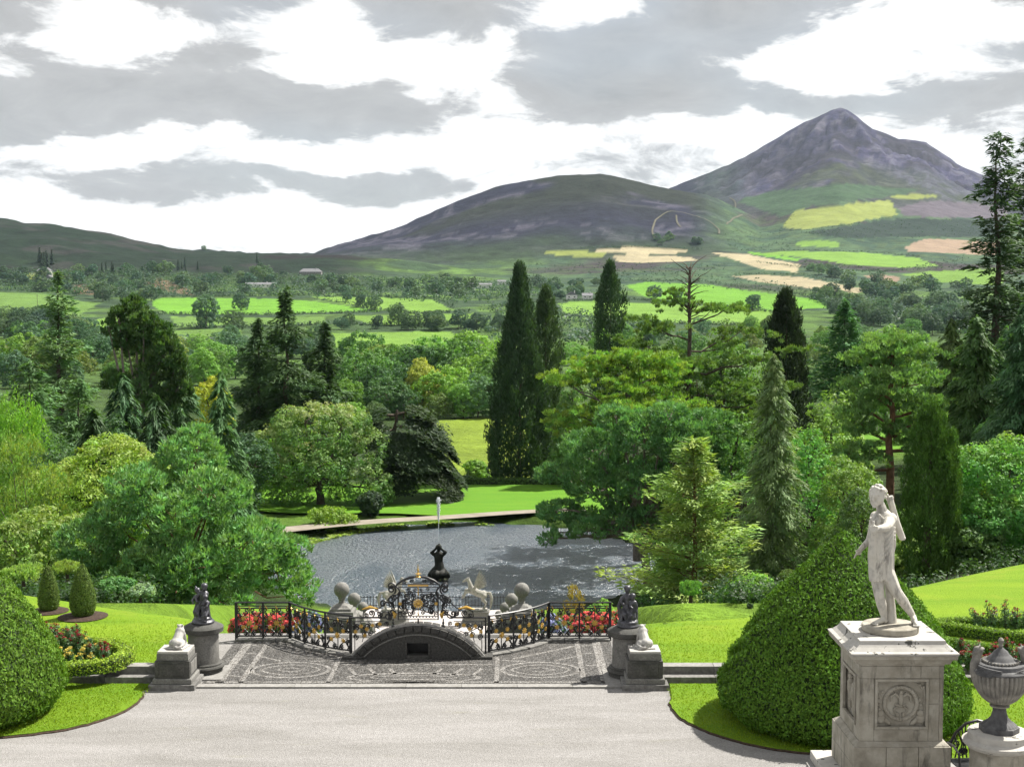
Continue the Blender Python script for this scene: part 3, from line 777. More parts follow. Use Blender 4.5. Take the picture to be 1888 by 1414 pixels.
# ================================================================== PLANTS
def unit(a): return a/(np.linalg.norm(a, axis=-1, keepdims=True)+1e-9)
def leaf_arrays(P, T, Nn, Ln, Wd):
    T = unit(T); B = unit(np.cross(Nn, T))
    L2 = (Ln*.5)[:, None]; W2 = (Wd*.5)[:, None]
    a = P-T*L2; c = P+T*L2
    V = np.stack([a+B*W2, c, a-B*W2], 1).reshape(-1, 3)
    return V
FINE, MORE = .8, 1.4
class Leaves:
    """gathers leaf-sized faces for one crown"""
    def __init__(s, seed): s.rng = np.random.default_rng(seed); s.V = []; s.C = []
    def put(s, P, T, Nn, Ln, Wd, C):
        s.V.append(leaf_arrays(P, T, Nn, Ln, Wd)); s.C.append(np.repeat(C, 3, axis=0)); return s
    def n(s): return sum(len(v) for v in s.V)//3
    def clumps(s, C, Rr, O, n, leaf, colr, flat=.8, style='leaf', jit=.18, up=.35):
        leaf = leaf*FINE; n = int(n*MORE); r = s.rng; M_ = len(C); Rr = np.broadcast_to(Rr, (M_,)); idx = np.repeat(np.arange(M_), n); k = len(idx)
        d = unit(r.normal(size=(k, 3))+O[idx]*.75)
        rad = Rr[idx]*r.uniform(.25, 1, k)**.5
        off = d*rad[:, None]; off[:, 2] *= flat
        P = C[idx]+off
        L_ = leaf*r.uniform(.65, 1.35, k)
        if style == 'leaf':
            Nn = unit(d+r.normal(size=(k, 3))*.42+np.array([0, 0, up])); T = np.cross(Nn, r.normal(size=(k, 3))); W = L_*.66
        elif style == 'needle':
            T = unit(d*.7+np.array([0, 0, .65])+r.normal(size=(k, 3))*.35); Nn = unit(np.cross(T, r.normal(size=(k, 3)))+d*.6); W = L_*.46
        elif style == 'flame':
            T = unit(O[idx]*.35+np.array([0, 0, 1.0])+r.normal(size=(k, 3))*.35); Nn = unit(d+r.normal(size=(k, 3))*.4); W = L_*.42
        elif style == 'droop':
            T = unit(O[idx]*.6+np.array([0, 0, -.8])+r.normal(size=(k, 3))*.35); Nn = unit(d+np.array([0, 0, .5])+r.normal(size=(k, 3))*.5); W = L_*.36
        c = colr[idx]*(1+r.uniform(-jit, jit, (k, 1)))
        return s.put(P, T, Nn, L_, W, np.clip(c, 0, 1))
    def mesh(s, name, mat):
        V = np.concatenate(s.V); F = np.arange(len(V)).reshape(-1, 3)
        return np_mesh(name, V, F, mat, np.concatenate(s.C), smooth=False)
    def build(s, name, mat, parent=None):
        o = bpy.data.objects.new(name, s.mesh(name, mat)); COL.objects.link(o)
        if parent: o.parent = parent
        return o
def tint(rng, base, n, var=.2, hue=.12):
    base = np.array(base)[None, :]*np.array([[1.62, 1.76, 1.55]])
    v = 1+rng.uniform(-var, var, (n, 1))*1.25; h = rng.uniform(-hue, hue, (n, 1))
    return np.clip(base*v*np.concatenate([1+h, np.ones((n, 1)), 1-h*.6], 1), 0, 1)
def lobe_points(rng, lobes, n, fill=.15, low=-.55, inner=.78):
    lobes = np.array(lobes, float); area = (lobes[:, 3]*lobes[:, 4]+lobes[:, 4]*lobes[:, 5]+lobes[:, 3]*lobes[:, 5])
    k = rng.choice(len(lobes), n*3, p=area/area.sum()); d = unit(rng.normal(size=(n*3, 3)))
    ok = d[:, 2] > low; k = k[ok]; d = d[ok]
    rr = np.where(rng.uniform(size=len(k)) < fill, rng.uniform(.3, .8, len(k)), rng.uniform(.84, 1.02, len(k)))
    P = lobes[k, :3]+d*lobes[k, 3:]*rr[:, None]
    O = unit(d/lobes[k, 3:])
    q = np.full(len(P), 9.0)
    for i in range(len(lobes)):
        e = (((P-lobes[i, :3])/lobes[i, 3:])**2).sum(1); q = np.where(k == i, q, np.minimum(q, e))
    keep = (q > inner**2) | (rng.uniform(size=len(P)) < .12)
    return P[keep][:n], O[keep][:n]
def trunk_mb(H, r0, r1, seed, lean=(0, 0), n=7):
    rr = random.Random(seed); pts = []; rs = []
    for i in range(n):
        t = i/(n-1); pts.append((lean[0]*t+rr.uniform(-.5, .5)*r0*(0 < i), lean[1]*t+rr.uniform(-.5, .5)*r0*(0 < i), H*t-.4*(i == 0)))
        rs.append(r0*(1.35 if i == 0 else 1)*(1-t)+r1*t)
    b = MB(); b.tube(pts, rs, 8); return b, pts
def limb_to(b, p0, p1, r0, r1, seed, sag=.1, sides=5):
    rr = random.Random(seed); p0, p1 = Vector(p0), Vector(p1); d = p1-p0; L_ = d.length
    pts = []
    for i in range(5):
        t = i/4; q = p0+d*t+Vector((0, 0, -sag*L_*4*t*(1-t)))
        if 0 < i < 4: q += Vector([rr.uniform(-.05, .05)*L_ for _ in range(3)])
        pts.append(q)
    b.tube(pts, [r0+(r1-r0)*i/4 for i in range(5)], sides, caps=False)
    return pts

# ---- the kinds of tree; each returns (trunk MB, Leaves, leaf material)
def k_broad(seed, lobes, n, cr, per, leaf, colr, trunk=None, var=.22, hue=.12, flat=.75, style='leaf', fill=.15, low=-.55, tips=None):
    lv = Leaves(seed); C, O = lobe_points(lv.rng, lobes, n, fill, low)
    cc = tint(lv.rng, colr, len(C), var, hue)
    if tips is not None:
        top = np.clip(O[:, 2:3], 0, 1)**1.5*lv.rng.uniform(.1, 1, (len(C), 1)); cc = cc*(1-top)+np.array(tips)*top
    lv.clumps(C, cr*lv.rng.uniform(.7, 1.3, len(C)), O, per, leaf, cc, flat, style)
    b = MB()
    ls = np.array(lobes); zc = ls[:, 2].mean(); H = max(zc*.75, ls[:, 2].min()*.8, .2)
    r0 = trunk or max(.06, .035*(ls[:, 2]+ls[:, 5]).max())
    tb, pts = trunk_mb(H, r0, r0*.55, seed, (ls[:, 0].mean()*.5, ls[:, 1].mean()*.5)); b.add(tb.v, tb.f)
    for i, l in enumerate(lobes):
        limb_to(b, pts[-2 - i % 2], (l[0], l[1], l[2]+l[5]*.2), r0*.5, r0*.12, seed+i, .05)
        for j in range(2):
            rr = random.Random(seed*7+i*3+j); limb_to(b, (l[0], l[1], l[2]-l[5]*.2), (l[0]+rr.uniform(-.7, .7)*l[3], l[1]+rr.uniform(-.7, .7)*l[4], l[2]+rr.uniform(-.1, .7)*l[5]), r0*.22, r0*.06, seed+i*5+j, .02)
    return b, lv
def round_lobes(seed, w, h, z0, k=8, dep=None):
    """uneven crown of width w and height h above z0"""
    rr = random.Random(seed); dep = dep or w; L_ = [(0, 0, z0+h*.5, w*.36, dep*.36, h*.42)]
    for i in range(k):
        a = 2*math.pi*(i+rr.uniform(-.3, .3))/k; t = rr.uniform(.12, .78); q = math.sqrt(max(.05, 1-((t-.38)/.68)**2))
        rad = .30*q; s = rr.uniform(.17, .27)
        L_.append((math.cos(a)*w*rad, math.sin(a)*dep*rad, z0+h*t, w*s, dep*s, h*s*.85))
    L_.append((rr.uniform(-.1, .1)*w, 0, z0+h*.8, w*.2, dep*.2, h*.2)); return L_
def k_conifer(seed, H, Rm, prof, nb, per, leaf, wid, colr, base=.06, droop=.25, rise=.0, r0=None, var=.22, hue=.08, thin=0.0, lat=.22, hang=.25, upb=1.0, trunk_h=.97):
    leaf = leaf*.85; per = int(per*1.35)
    lv = Leaves(seed); r = lv.rng
    t = base+(1-base)*(np.arange(nb)+r.uniform(0, 1, nb))/nb; t = np.clip(t, 0, .995)
    if thin: t = t[r.uniform(size=nb) > thin*(np.sin(t*37+seed) > .2)]
    nb = len(t); az = np.arange(nb)*2.39996+r.uniform(-.5, .5, nb)
    l = Rm*prof(t)*r.uniform(.62, 1.12, nb)+.05*Rm
    out = np.stack([np.cos(az), np.sin(az), np.zeros(nb)], 1); side = np.stack([-np.sin(az), np.cos(az), np.zeros(nb)], 1)
    cnt = np.maximum((per*l/Rm).astype(int), max(4, per//6)); idx = np.repeat(np.arange(nb), cnt); k = len(idx)
    s = r.uniform(.08, 1.0, k)**.75; ll = l[idx]
    la = r.normal(size=k)*lat*ll*(1.05-s*.75)
    z = H*t[idx]+rise*ll*s-droop*ll*s*s-np.abs(la)*droop*.5+r.normal(size=k)*.03*Rm
    P = out[idx]*(ll*s)[:, None]+side[idx]*la[:, None]; P[:, 2] = z
    T = unit(out[idx]*1.0+side[idx]*(la/(np.abs(la)+.3))[:, None]*.7+np.array([0, 0, -hang])+r.normal(size=(k, 3))*.28)
    Nn = unit(np.array([0, 0, upb])+out[idx]*.35+r.normal(size=(k, 3))*.45)
    Ln = leaf*r.uniform(.65, 1.35, k)
    bc = tint(r, colr, nb, var, hue)[idx]*(1+r.uniform(-.15, .15, (k, 1)))
    lv.put(P, T, Nn, Ln, Ln*wid, np.clip(bc, 0, 1))
    r0 = r0 or .02*H
    b, pts = trunk_mb(H*trunk_h, r0, .03, seed)
    for i in np.linspace(0, nb-1, min(nb, 60)).astype(int):
        p1 = out[i]*l[i]*.8; h = H*t[i]
        b.tube([(0, 0, h), tuple(out[i]*l[i]*.4+np.array([0, 0, h+rise*l[i]*.4-droop*l[i]*.16])), tuple(p1+np.array([0, 0, h+rise*l[i]*.8-droop*l[i]*.64]))], [r0*.28*(1-t[i])+.02, r0*.16*(1-t[i])+.015, .01], 4, caps=False)
    return b, lv
def k_column(seed, H, Rm, prof, n, cr, per, leaf, colr, style='flame', var=.25, hue=.1, r0=.25, base=.02, flat=1.4, fill=.2):
    lv = Leaves(seed); r = lv.rng
    t = base+(1-base)*r.uniform(0, 1, n); az = r.uniform(0, 2*math.pi, n)
    ridge = 1+.16*np.sin(az*5+t*9)+.10*np.sin(az*9-t*23+1)
    rad = Rm*prof(t)*ridge*np.where(r.uniform(size=n) < fill, r.uniform(.4, .85, n), r.uniform(.88, 1.06, n))
    C = np.stack([np.cos(az)*rad, np.sin(az)*rad, H*t], 1); O = np.stack([np.cos(az), np.sin(az), .25+0*az], 1)
    lv.clumps(C, cr*r.uniform(.7, 1.3, n), O, per, leaf, tint(r, colr, n, var, hue), flat, style)
    b, _ = trunk_mb(H*.9, r0, .04, seed); return b, lv
def k_pine(seed, H, limbs, cr, per, leaf, colr, r0, lean=(0, 0), tuft=9, var=.22, hue=.1, flat=.5, top=1.0, style='needle', sub=2, spread=1.0):
    """bare trunk and crooked limbs that end in flat pads of needles; limbs = [(height fraction, azimuth deg, length, rise), ...]"""
    lv = Leaves(seed); r = lv.rng; rr = random.Random(seed)
    b, pts = trunk_mb(H*top, r0, r0*.3, seed, lean, 9)
    Cs = []
    for i, (hf, az, ln, rise) in enumerate(limbs):
        j = min(int(hf*8), 7); f = hf*8-j; p0 = Vector(pts[j]).lerp(Vector(pts[j+1]), f)
        d = Vector((math.cos(R(az)), math.sin(R(az)), rise)); p1 = p0+d*ln
        lp = limb_to(b, p0, p1, r0*.45*(1-hf*.5), r0*.1, seed+i, .06)
        ends = [(p1, .4)]
        for k in range(sub+int(ln > 4)*2):
            q0 = lp[1+k % 3]; q1 = q0+Vector((d.x, d.y, 0)).normalized()*ln*.35+Vector((rr.uniform(-.45, .45)*ln, rr.uniform(-.45, .45)*ln, rr.uniform(.05, .35)*ln))
            limb_to(b, q0, q1, r0*.18, r0*.05, seed+i*9+k, .03, 4); ends.append((q1, .35))
        for q, _ in ends:
            for k in range(tuft):
                Cs.append((q.x+rr.gauss(0, 1)*cr*1.5*spread, q.y+rr.gauss(0, 1)*cr*1.5*spread, q.z+rr.gauss(0, .45)*cr))
    C = np.array(Cs); O = np.tile(np.array([[0, 0, 1.0]]), (len(C), 1))+r.normal(size=(len(C), 3))*.35
    lv.clumps(C, cr*r.uniform(.6, 1.25, len(C)), unit(O), per, leaf, tint(r, colr, len(C), var, hue), flat, style)
    return b, lv
def k_cedar(seed, H, plates, per, leaf, colr, r0, lean=(0, 0), var=.2):
    """horizontal plates of foliage on level limbs; plates = [(z, azimuth, reach, width, droop)]"""
    lv = Leaves(seed); r = lv.rng; b, pts = trunk_mb(H*.92, r0, r0*.25, seed, lean, 8)
    for i, (z, az, reach, wid, dr) in enumerate(plates):
        a = R(az); o = np.array([math.cos(a), math.sin(a), 0]); sd = np.array([-math.sin(a), math.cos(a), 0])
        k = int(per*reach*wid)
        s = r.uniform(.12, 1, k)**.6; la = r.normal(size=k)*.42*wid*np.sin(np.clip(s, .1, 1)*2.6+.2)
        P = o*(reach*s)[:, None]+sd*la[:, None]; P[:, 2] = z+.10*reach*np.sin(s*3)-dr*reach*s**2.2-np.abs(la)*.12+r.normal(size=k)*.16
        P[:, 0] += lean[0]*z/H; P[:, 1] += lean[1]*z/H
        T = unit(o*.8+sd*r.normal(size=k)[:, None]*.8+np.array([0, 0, -.1-.5*dr])+r.normal(size=(k, 3))*.2)
        Nn = unit(np.array([0, 0, 1.])+r.normal(size=(k, 3))*.35); Ln = leaf*r.uniform(.6, 1.4, k)
        c = tint(r, colr, 1, var, .08)*(1+r.uniform(-.2, .2, (k, 1))); lv.put(P, T, Nn, Ln, Ln*.42, np.clip(c, 0, 1))
        e = o*reach*.8
        limb_to(b, (lean[0]*z/H*.9, lean[1]*z/H*.9, z-.1*reach), (e[0]+lean[0]*z/H, e[1]+lean[1]*z/H, z+.06*reach-dr*reach*.6), r0*.4, r0*.07, seed+i, -.03)
    return b, lv

def plant_tree(name, label, kind, px, D, base=None, mat='leaf', bark='bark', group=None, cat='tree', rz=0, trunk_name='trunk'):
    b, lv = kind; x = xat(px, D)
    z = float(land_z(x, D)) if base is None else base
    t = thing(name, label, cat, (x, D, z-.1), rz, group)
    b.build(trunk_name, bark, t, sharp=60)
    c = lv.build('crown', mat, t)
    return t
def top_h(px, py, D):
    """height above the land of a photo pixel at distance D"""
    x = xat(px, D); return zat(py, D)-float(land_z(x, D))
cone = lambda t: 1-t
def prof_spire(t): return np.clip(1-t, 0, 1)**.8
def prof_col(t): return np.clip(np.minimum(1, (1-t)*2.3), 0, 1)**.7*np.clip(.55+t*1.2, 0, 1)
def prof_clip(t): return np.sqrt(np.clip(1-((t-.28)/.73)**2, 0, 1))*np.clip(.45+t*3, 0, 1)
def prof_broadspire(t): return np.clip(1-t, 0, 1)**.62

G_ = dict(dark=(.028, .058, .030), deep=(.04, .085, .032), mid=(.062, .125, .035), light=(.10, .185, .04), lime=(.16, .26, .045), gold=(.235, .25, .055), blue=(.055, .105, .065), olive=(.09, .125, .038), spruce=(.07, .115, .058))

def main_trees():
    # ---------- left side
    D = 82; h = top_h(330, 770, D); w = 470/FPX*D
    rr = random.Random(5); lobes = []
    for (px, py, s) in ((335, 850, .155), (265, 890, .15), (410, 895, .155), (190, 985, .15), (330, 960, .19), (470, 985, .165), (150, 1060, .13), (260, 1060, .17), (390, 1060, .18), (500, 1075, .13), (330, 1090, .16), (440, 1040, .16), (545, 1098, .06), (345, 812, .09), (230, 940, .12), (515, 1020, .08), (330, 1000, -.15), (290, 1045, -.15), (385, 1010, -.15), (350, 920, -.13), (440, 1080, -.12), (230, 1085, -.12), (330, 1095, -.12)):
        for k in range(2):
            fr = s < 0; s = abs(s)
            lobes.append(((px-330)/FPX*D+rr.uniform(-.3, .3), -.33*w if fr else rr.uniform(-.27, .27)*w, zat(py, D)-float(land_z(xat(330, D), D)), w*s*rr.uniform(.7, .9), w*s*.8, w*s*rr.uniform(.5, .62)))
    plant_tree('broad_pine', 'huge domed light green pine left of the lake behind the bronze group', k_broad(11, lobes, 4300, .40, 13, .36, (.098, .175, .07), .2, style='needle', flat=.6, hue=.14, fill=.12, low=-.85, var=.3), 330, D, mat='needle', bark='bark_red')
    D = 98; h = top_h(190, 800, D)
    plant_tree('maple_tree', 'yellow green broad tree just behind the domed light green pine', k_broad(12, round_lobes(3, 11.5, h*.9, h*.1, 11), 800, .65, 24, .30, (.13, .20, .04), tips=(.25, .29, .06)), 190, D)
    D = 84; h = top_h(60, 935, D)
    plant_tree('pale_shrub_tree', 'low pale green tree at the left edge beneath the poplar', k_broad(13, round_lobes(8, 8.5, h, 0, 9), 620, .5, 22, .26, (.12, .185, .05), tips=(.22, .27, .07)), 62, D)
    D = 92; h = top_h(30, 790, D)
    plant_tree('birch_tree', 'loose pale green tree with brownish tints at the left edge', k_broad(14, [(-2.2, 0, h*.55, 2.2, 2, h*.42), (0, 0, h*.6, 1.6, 1.6, h*.38), (1.6, .3, h*.42, 1.5, 1.6, h*.4), (-.5, -.8, h*.85, 1.1, 1.1, h*.13), (.2, -1, h*.25, 2.4, 2, h*.24)], 560, .5, 20, .24, (.125, .175, .045), .14, hue=.25, style='flame', flat=1.2), 45, D, bark='bark_pale')
    D = 112; h = top_h(40, 722, D)
    plant_tree('poplar_tree', 'bright green upright poplar at the left edge', k_broad(15, [(-2.6, 0, h*.5, 1.5, 1.5, h*.46), (-.9, .3, h*.55, 1.3, 1.5, h*.43), (.6, 0, h*.52, 1.3, 1.4, h*.45), (1.7, .2, h*.42, 1.1, 1.3, h*.4), (-.2, -.6, h*.4, 1.8, 1.4, h*.38)], 560, .6, 24, .30, (.12, .215, .035), .2, style='flame', flat=1.6, var=.15), 42, D)
    D = 128
    for k, (px, py, w) in enumerate(((60, 668, 11), (150, 700, 11), (-40, 650, 11))):
        h = top_h(px, py, D+k*6)
        plant_tree('dark_cedar', ('dark green cedar with tiered branches behind the poplar', 'dark green cedar between the poplar and the leaning pine', 'dark cedar cut by the left edge')[k], k_conifer(20+k, h, w*.62, prof_broadspire, 130, 90, .75, .34, (.052, .098, .036), droop=.1, rise=.12, thin=.4), px, D+k*6, mat='needle')
    D = 165; h = top_h(115, 500, D)
    plant_tree('ragged_spruce', 'tall ragged blue green spruce standing highest at the left', k_conifer(25, h, 6.0, lambda t: np.clip(1-t, 0, 1)**.6*(.75+.35*np.sin(t*30+1)), 170, 95, .75, .32, (.075, .125, .055), base=.2, droop=.12, rise=.2, thin=.4, hang=.05), 115, D, mat='needle')
    D = 145; h = top_h(250, 540, D)
    lob = [((px-250)/FPX*D, rr.uniform(-1.5, 1.5), zat(py, D)-float(land_z(xat(250, D), D)), rx, rx, rz) for px, py, rx, rz in ((245, 575, 1.7, 2.4), (225, 590, 1.2, 2.0), (205, 605, 1.0, 1.5), (275, 600, 1.8, 2.2), (295, 620, 1.8, 2.4), (260, 640, 2.2, 2.2), (310, 650, 2.0, 2.4), (325, 680, 1.6, 2.4), (285, 685, 2.2, 2.2), (235, 630, 1.6, 1.8), (270, 720, 2.4, 1.8), (330, 715, 1.5, 1.8), (215, 700, 1.8, 1.4), (300, 740, 2.0, 1.6))]
    plant_tree('leaning_pine', 'tall dark pine with pale trunk and brush-like upswept crown', k_broad(26, [(a, b_, z_, p*.8, q*.8, r_*.72) for a, b_, z_, p, q, r_ in lob], 1000, .42, 16, .55, (.042, .075, .026), .5, style='needle', flat=.8, var=.35, fill=.05), 250, D, mat='needle', bark='bark_pale')
    D = 150
    for k, (px, py, w, c) in enumerate(((330, 640, 9, (.045, .09, .04)), (410, 690, 7.5, (.062, .12, .048)), (230, 690, 9, (.035, .072, .033)), (290, 735, 10, (.028, .055, .024)), (175, 760, 9, (.03, .058, .024)))):
        h = top_h(px, py, D-k*12)
        plant_tree('weeping_conifer', ('dark conifer with drooping boughs beside the leaning pine', 'feathery mid green weeping conifer left of the flowering lime tree', 'very dark conifer under the leaning pine', 'dark drooping conifer low behind the domed pine top', 'dark drooping conifer behind the yellow green broad tree')[k], k_conifer(30+k, h, w*.55, prof_broadspire, 120, 110, .85, .26, c, droop=.45, hang=.9, rise=.1), px, D-k*12, mat='needle')
    D = 230; h = top_h(395, 690, D)
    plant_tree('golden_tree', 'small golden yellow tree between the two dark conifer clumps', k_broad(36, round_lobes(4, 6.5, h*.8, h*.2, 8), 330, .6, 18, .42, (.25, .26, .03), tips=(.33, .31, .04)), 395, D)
    D = 188
    for k, (px, py, w, bs) in enumerate(((530, 532, 15, .05), (478, 590, 14.5, .05), (602, 596, 12.5, .05), (505, 660, 13, .03), (570, 650, 13, .03))):
        h = top_h(px, py, D+k*3)
        plant_tree('tall_fir', ('tallest dark layered fir of the three behind the flowering lime tree', 'dark fir on the left flank of the tall layered fir', 'dark fir on the right flank of the tall layered fir', 'lower dark fir in front of the tall layered fir', 'lower dark fir between the tall layered fir and its right flank')[k], k_conifer(40+k, h, w*.58, lambda t: (np.clip(1-t, 0, 1)**.62)*(.66+.36*np.sin(t*26)), 250, 135, .8, .34, (.034, .062, .024), base=bs, droop=.12, rise=.05, thin=.45), px, D+k*3, mat='needle')
    D = 172; h = top_h(590, 742, D)
    lob = [((px-590)/FPX*D, dy, zat(py, D)-float(land_z(xat(590, D), D)), rx, rx*.9, rz) for px, py, dy, rx, rz in ((590, 800, 0, 5.6, 3.6), (520, 830, 0, 4.0, 3.3), (655, 830, .5, 4.2, 3.3), (500, 880, -1, 3.2, 3.0), (585, 855, -2.6, 4.6, 3.4), (665, 885, -1, 3.6, 3.2), (560, 775, 1, 3.4, 2.0), (630, 780, 1, 3.4, 2.1), (690, 905, -1.5, 2.2, 2.6), (540, 905, -1, 2.4, 2.2))]
    plant_tree('lime_tree', 'broad round lime tree with cream blossom on its crown beyond the lake', k_broad(50, lob, 950, .75, 26, .36, (.085, .15, .045), .55, tips=(.34, .36, .17), low=-.7), 590, D)
    D = 178; h = 12.5
    pl = [(11.5, 0, 5, 5, .25), (11.2, 180, 4.2, 5, .3), (10.2, -20, 7.2, 5.5, .5), (9.4, 200, 5, 5, .4), (9.2, 20, 8.4, 5.5, .55), (8, -50, 7.5, 5, .5), (7.2, 5, 9.5, 5.5, .6), (6, 30, 9.4, 5, .55), (5.2, -25, 9.8, 5, .5), (4.4, -70, 7, 5, .4), (8.5, 270, 6, 5, .5), (3.6, 5, 9.6, 4.5, .35)]
    plant_tree('sagging_cedar', 'old cedar with sagging dark plates of foliage right of the lime tree', k_cedar(52, h, pl, 80, .5, (.022, .036, .016), .6, lean=(1.8, 0)), 708, D, mat='needle', base=-14.9)
    # ---------- middle
    D = 196; h = zat(490, D)+15.2
    plant_tree('ivy_column_tree', 'tallest dark columnar conifer standing in the middle beside the meadow', k_column(60, h, 3.9, lambda t: np.clip((1-t)*2.2, 0, 1)**.8*(.62+.38*np.sin(np.clip(t*1.25+.25, 0, 1)*3.1)), 1900, .7, 14, .6, (.026, .046, .024), hue=.06), 958, D, mat='needle', base=-15.2)
    D = 202; h = zat(532, D)+15.3
    plant_tree('ivy_column_tree', 'dark columnar conifer growing against the right side of the tallest one', k_column(61, h, 2.3, lambda t: np.clip((1-t)*3.2, 0, 1)**.7*(.7+.3*t), 900, .65, 14, .56, (.034, .055, .027), hue=.06), 1006, D, mat='needle', base=-15.3)
    D = 232; h = top_h(1123, 485, D)
    plant_tree('ivy_column_tree', 'shorter dark columnar conifer above the flat-topped pine', k_column(62, h, 2.7, lambda t: np.clip((1-t)*3, 0, 1)**.6*(.85+.2*np.sin(t*17)), 900, .7, 14, .6, (.026, .048, .024), hue=.06), 1123, D, mat='needle')
    D = 138; x0 = 1180
    b0 = -14.6; h = zat(635, D)-b0
    lm = [(.55, 160, 5.60, .35), (.6, 20, 5.60, .3), (.62, 200, 6.80, .35), (.66, -10, 6.40, .35), (.7, 120, 4.00, .5), (.72, 175, 6.40, .5), (.76, 40, 4.80, .5), (.8, 250, 4.00, .5), (.84, 150, 4.40, .55), (.86, 15, 4.40, .5), (.9, 190, 3.20, .6), (.92, 0, 3.20, .6), (.96, 90, 1.60, .8), (.98, 260, 1.60, .7), (.7, 280, 4.80, .4)]
    plant_tree('umbrella_pine', 'flat-topped umbrella pine with bare crooked branches above the lake', k_pine(64, h, lm, .52, 26, .42, (.125, .19, .04), .5, lean=(-1.2, 0), tuft=20, flat=.5, top=.93, spread=1.5, hue=.2), x0, D, mat='needle', base=b0, bark='bark_pale')
    D = 124; zb = float(land_z(xat(1195, D), D)); rr = random.Random(17); lob = []
    for px, py, rp in ((1090, 835, 66), (1180, 800, 72), (1265, 812, 74), (1045, 880, 52), (1115, 900, 66), (1190, 885, 74), (1285, 890, 66), (1030, 945, 40), (1085, 965, 44), (1335, 840, 58), (1140, 955, 50), (1215, 950, 52), (1010, 985, 22), (1130, 770, 40), (1230, 765, 44), (1310, 780, 44)):
        for k in range(2): q = rp/FPX*D; lob.append(((px-1195)/FPX*D+rr.uniform(-.4, .4), rr.uniform(-2.6, 2.6), zat(py, D)-zb+rr.uniform(-.3, .3), q*rr.uniform(.7, .95), q*.85, q*rr.uniform(.45, .62)))
    plant_tree('spreading_pine', 'wide blue green pine reaching its boughs out over the lake', k_broad(65, lob, 1700, .6, 24, .42, (.075, .145, .06), .42, style='needle', flat=.6, hue=.12, fill=.15, low=-.6), 1195, D, mat='needle', bark='bark_pale')
    D = 112; h = top_h(1260, 1000, D)
    plant_tree('lakeside_shrub', 'dark bush at the water under the wide blue green pine', k_broad(66, round_lobes(21, 6, h, 0, 8), 420, .55, 18, .32, (.06, .12, .05), low=-.9), 1262, D)
    D = 152; h = top_h(1272, 490, D)
    lm = [(.5, 10, 6, .2), (.55, 190, 5.5, .25), (.6, -20, 7, .2), (.63, 160, 5, .4), (.68, 15, 6, .35), (.72, 200, 4.5, .4), (.78, 0, 4, .5), (.45, 0, 7.5, .15), (.5, 170, 6, .2), (.4, 20, 7, .1), (.6, 270, 4.5, .3), (.84, 170, 2.0, .9)]
    b, lv = k_pine(67, h, lm, .5, 26, .44, (.075, .12, .035), .42, tuft=14, flat=.55, spread=1.4)
    for i in range(26):                                   # dead top: bare twigs
        rr = random.Random(900+i); z = h*rr.uniform(.8, .99); a = rr.uniform(0, 6.28); L_ = rr.uniform(.9, 2.3)
        limb_to(b, (0, 0, z), (math.cos(a)*L_, math.sin(a)*L_, z+L_*rr.uniform(.2, .9)), .09, .02, i, -.05, 4)
    plant_tree('dead_topped_pine', 'dark pine with a bare dead top rising behind the umbrella pine', (b, lv), 1270, D, mat='needle')
    D = 165; h = top_h(1445, 540, D)
    plant_tree('dark_cypress', 'broad almost black cypress with a pointed tip', k_column(68, h, 3.1, lambda t: np.clip((1-t)*2.6, 0, 1)**.8*(.8+.2*np.sin(t*8)), 800, .75, 16, .55, (.013, .021, .011), hue=.05), 1445, D, mat='needle')
    D = 190; h = top_h(1553, 555, D)
    plant_tree('conical_cedar', 'bright green conical cedar with level tiers behind the spreading trees', k_conifer(69, h, 8.2, lambda t: np.clip(1-t, 0, 1)**.85, 170, 120, .75, .34, (.045, .105, .04), base=.25, droop=.02, rise=.08, hang=.1, lat=.3), 1553, D, mat='needle')
    D = 90; h = top_h(1280, 812, D)
    plant_tree('golden_cypress', 'yellow green feathery conifer standing in front of the lake at centre right', k_conifer(70, h, 5.9, lambda t: np.clip(1-t, 0, 1)**.62*(.82+.25*np.sin(t*21)), 210, 120, .46, .36, (.15, .20, .058), droop=.05, rise=.28, hang=-.05, thin=.35, hue=.16), 1280, D, mat='needle', bark='bark_red')
    D = 97; h = top_h(1425, 655, D)
    plant_tree('grey_spruce', 'tall narrow grey green spruce beside the yellow green conifer', k_conifer(71, h, 3.2, lambda t: np.clip(1-t, 0, 1)**.55, 330, 95, .42, .27, (.105, .145, .065), base=.05, droop=.35, rise=.05, hang=.7), 1425, D, mat='needle', bark='bark_pale')
    D = 74; h = top_h(1390, 1058, D)
    plant_tree('weeping_bush', 'small mounded weeping bush at the lawn edge in front of the grey spruce', k_broad(72, [(0, 0, h*.5, 1.3, 1.2, h*.5), (.6, 0, h*.35, 1.0, 1.1, h*.4), (-.7, .2, h*.35, .9, 1, h*.35)], 240, .3, 18, .22, (.12, .21, .05), .1, style='droop', low=-1), 1390, D)
    # ---------- right side
    D = 112; h = top_h(1640, 622, D)
    lm = [(.5, 160, 2.18, .6), (.52, 10, 2.38, .6), (.6, 190, 3.06, .4), (.62, -10, 3.13, .4), (.66, 120, 2.04, .6), (.7, 200, 3.06, .5), (.74, 20, 2.86, .5), (.78, 270, 2.04, .5), (.82, 170, 2.45, .6), (.86, 0, 2.18, .6), (.9, 210, 1.50, .8), (.93, 40, 1.36, .8), (.97, 100, 0.68, 1), (.42, 185, 3.40, .1), (.45, 350, 2.86, .2), (.36, 195, 3.74, .0)]
    plant_tree('scots_pine', 'scots pine with forked reddish trunk behind the white statue', k_pine(73, h, lm, .45, 24, .36, (.10, .165, .06), .42, tuft=20, flat=.6, spread=1.4), 1640, D, mat='needle', bark='bark_red')
    D = 70; h = top_h(1715, 742, D)
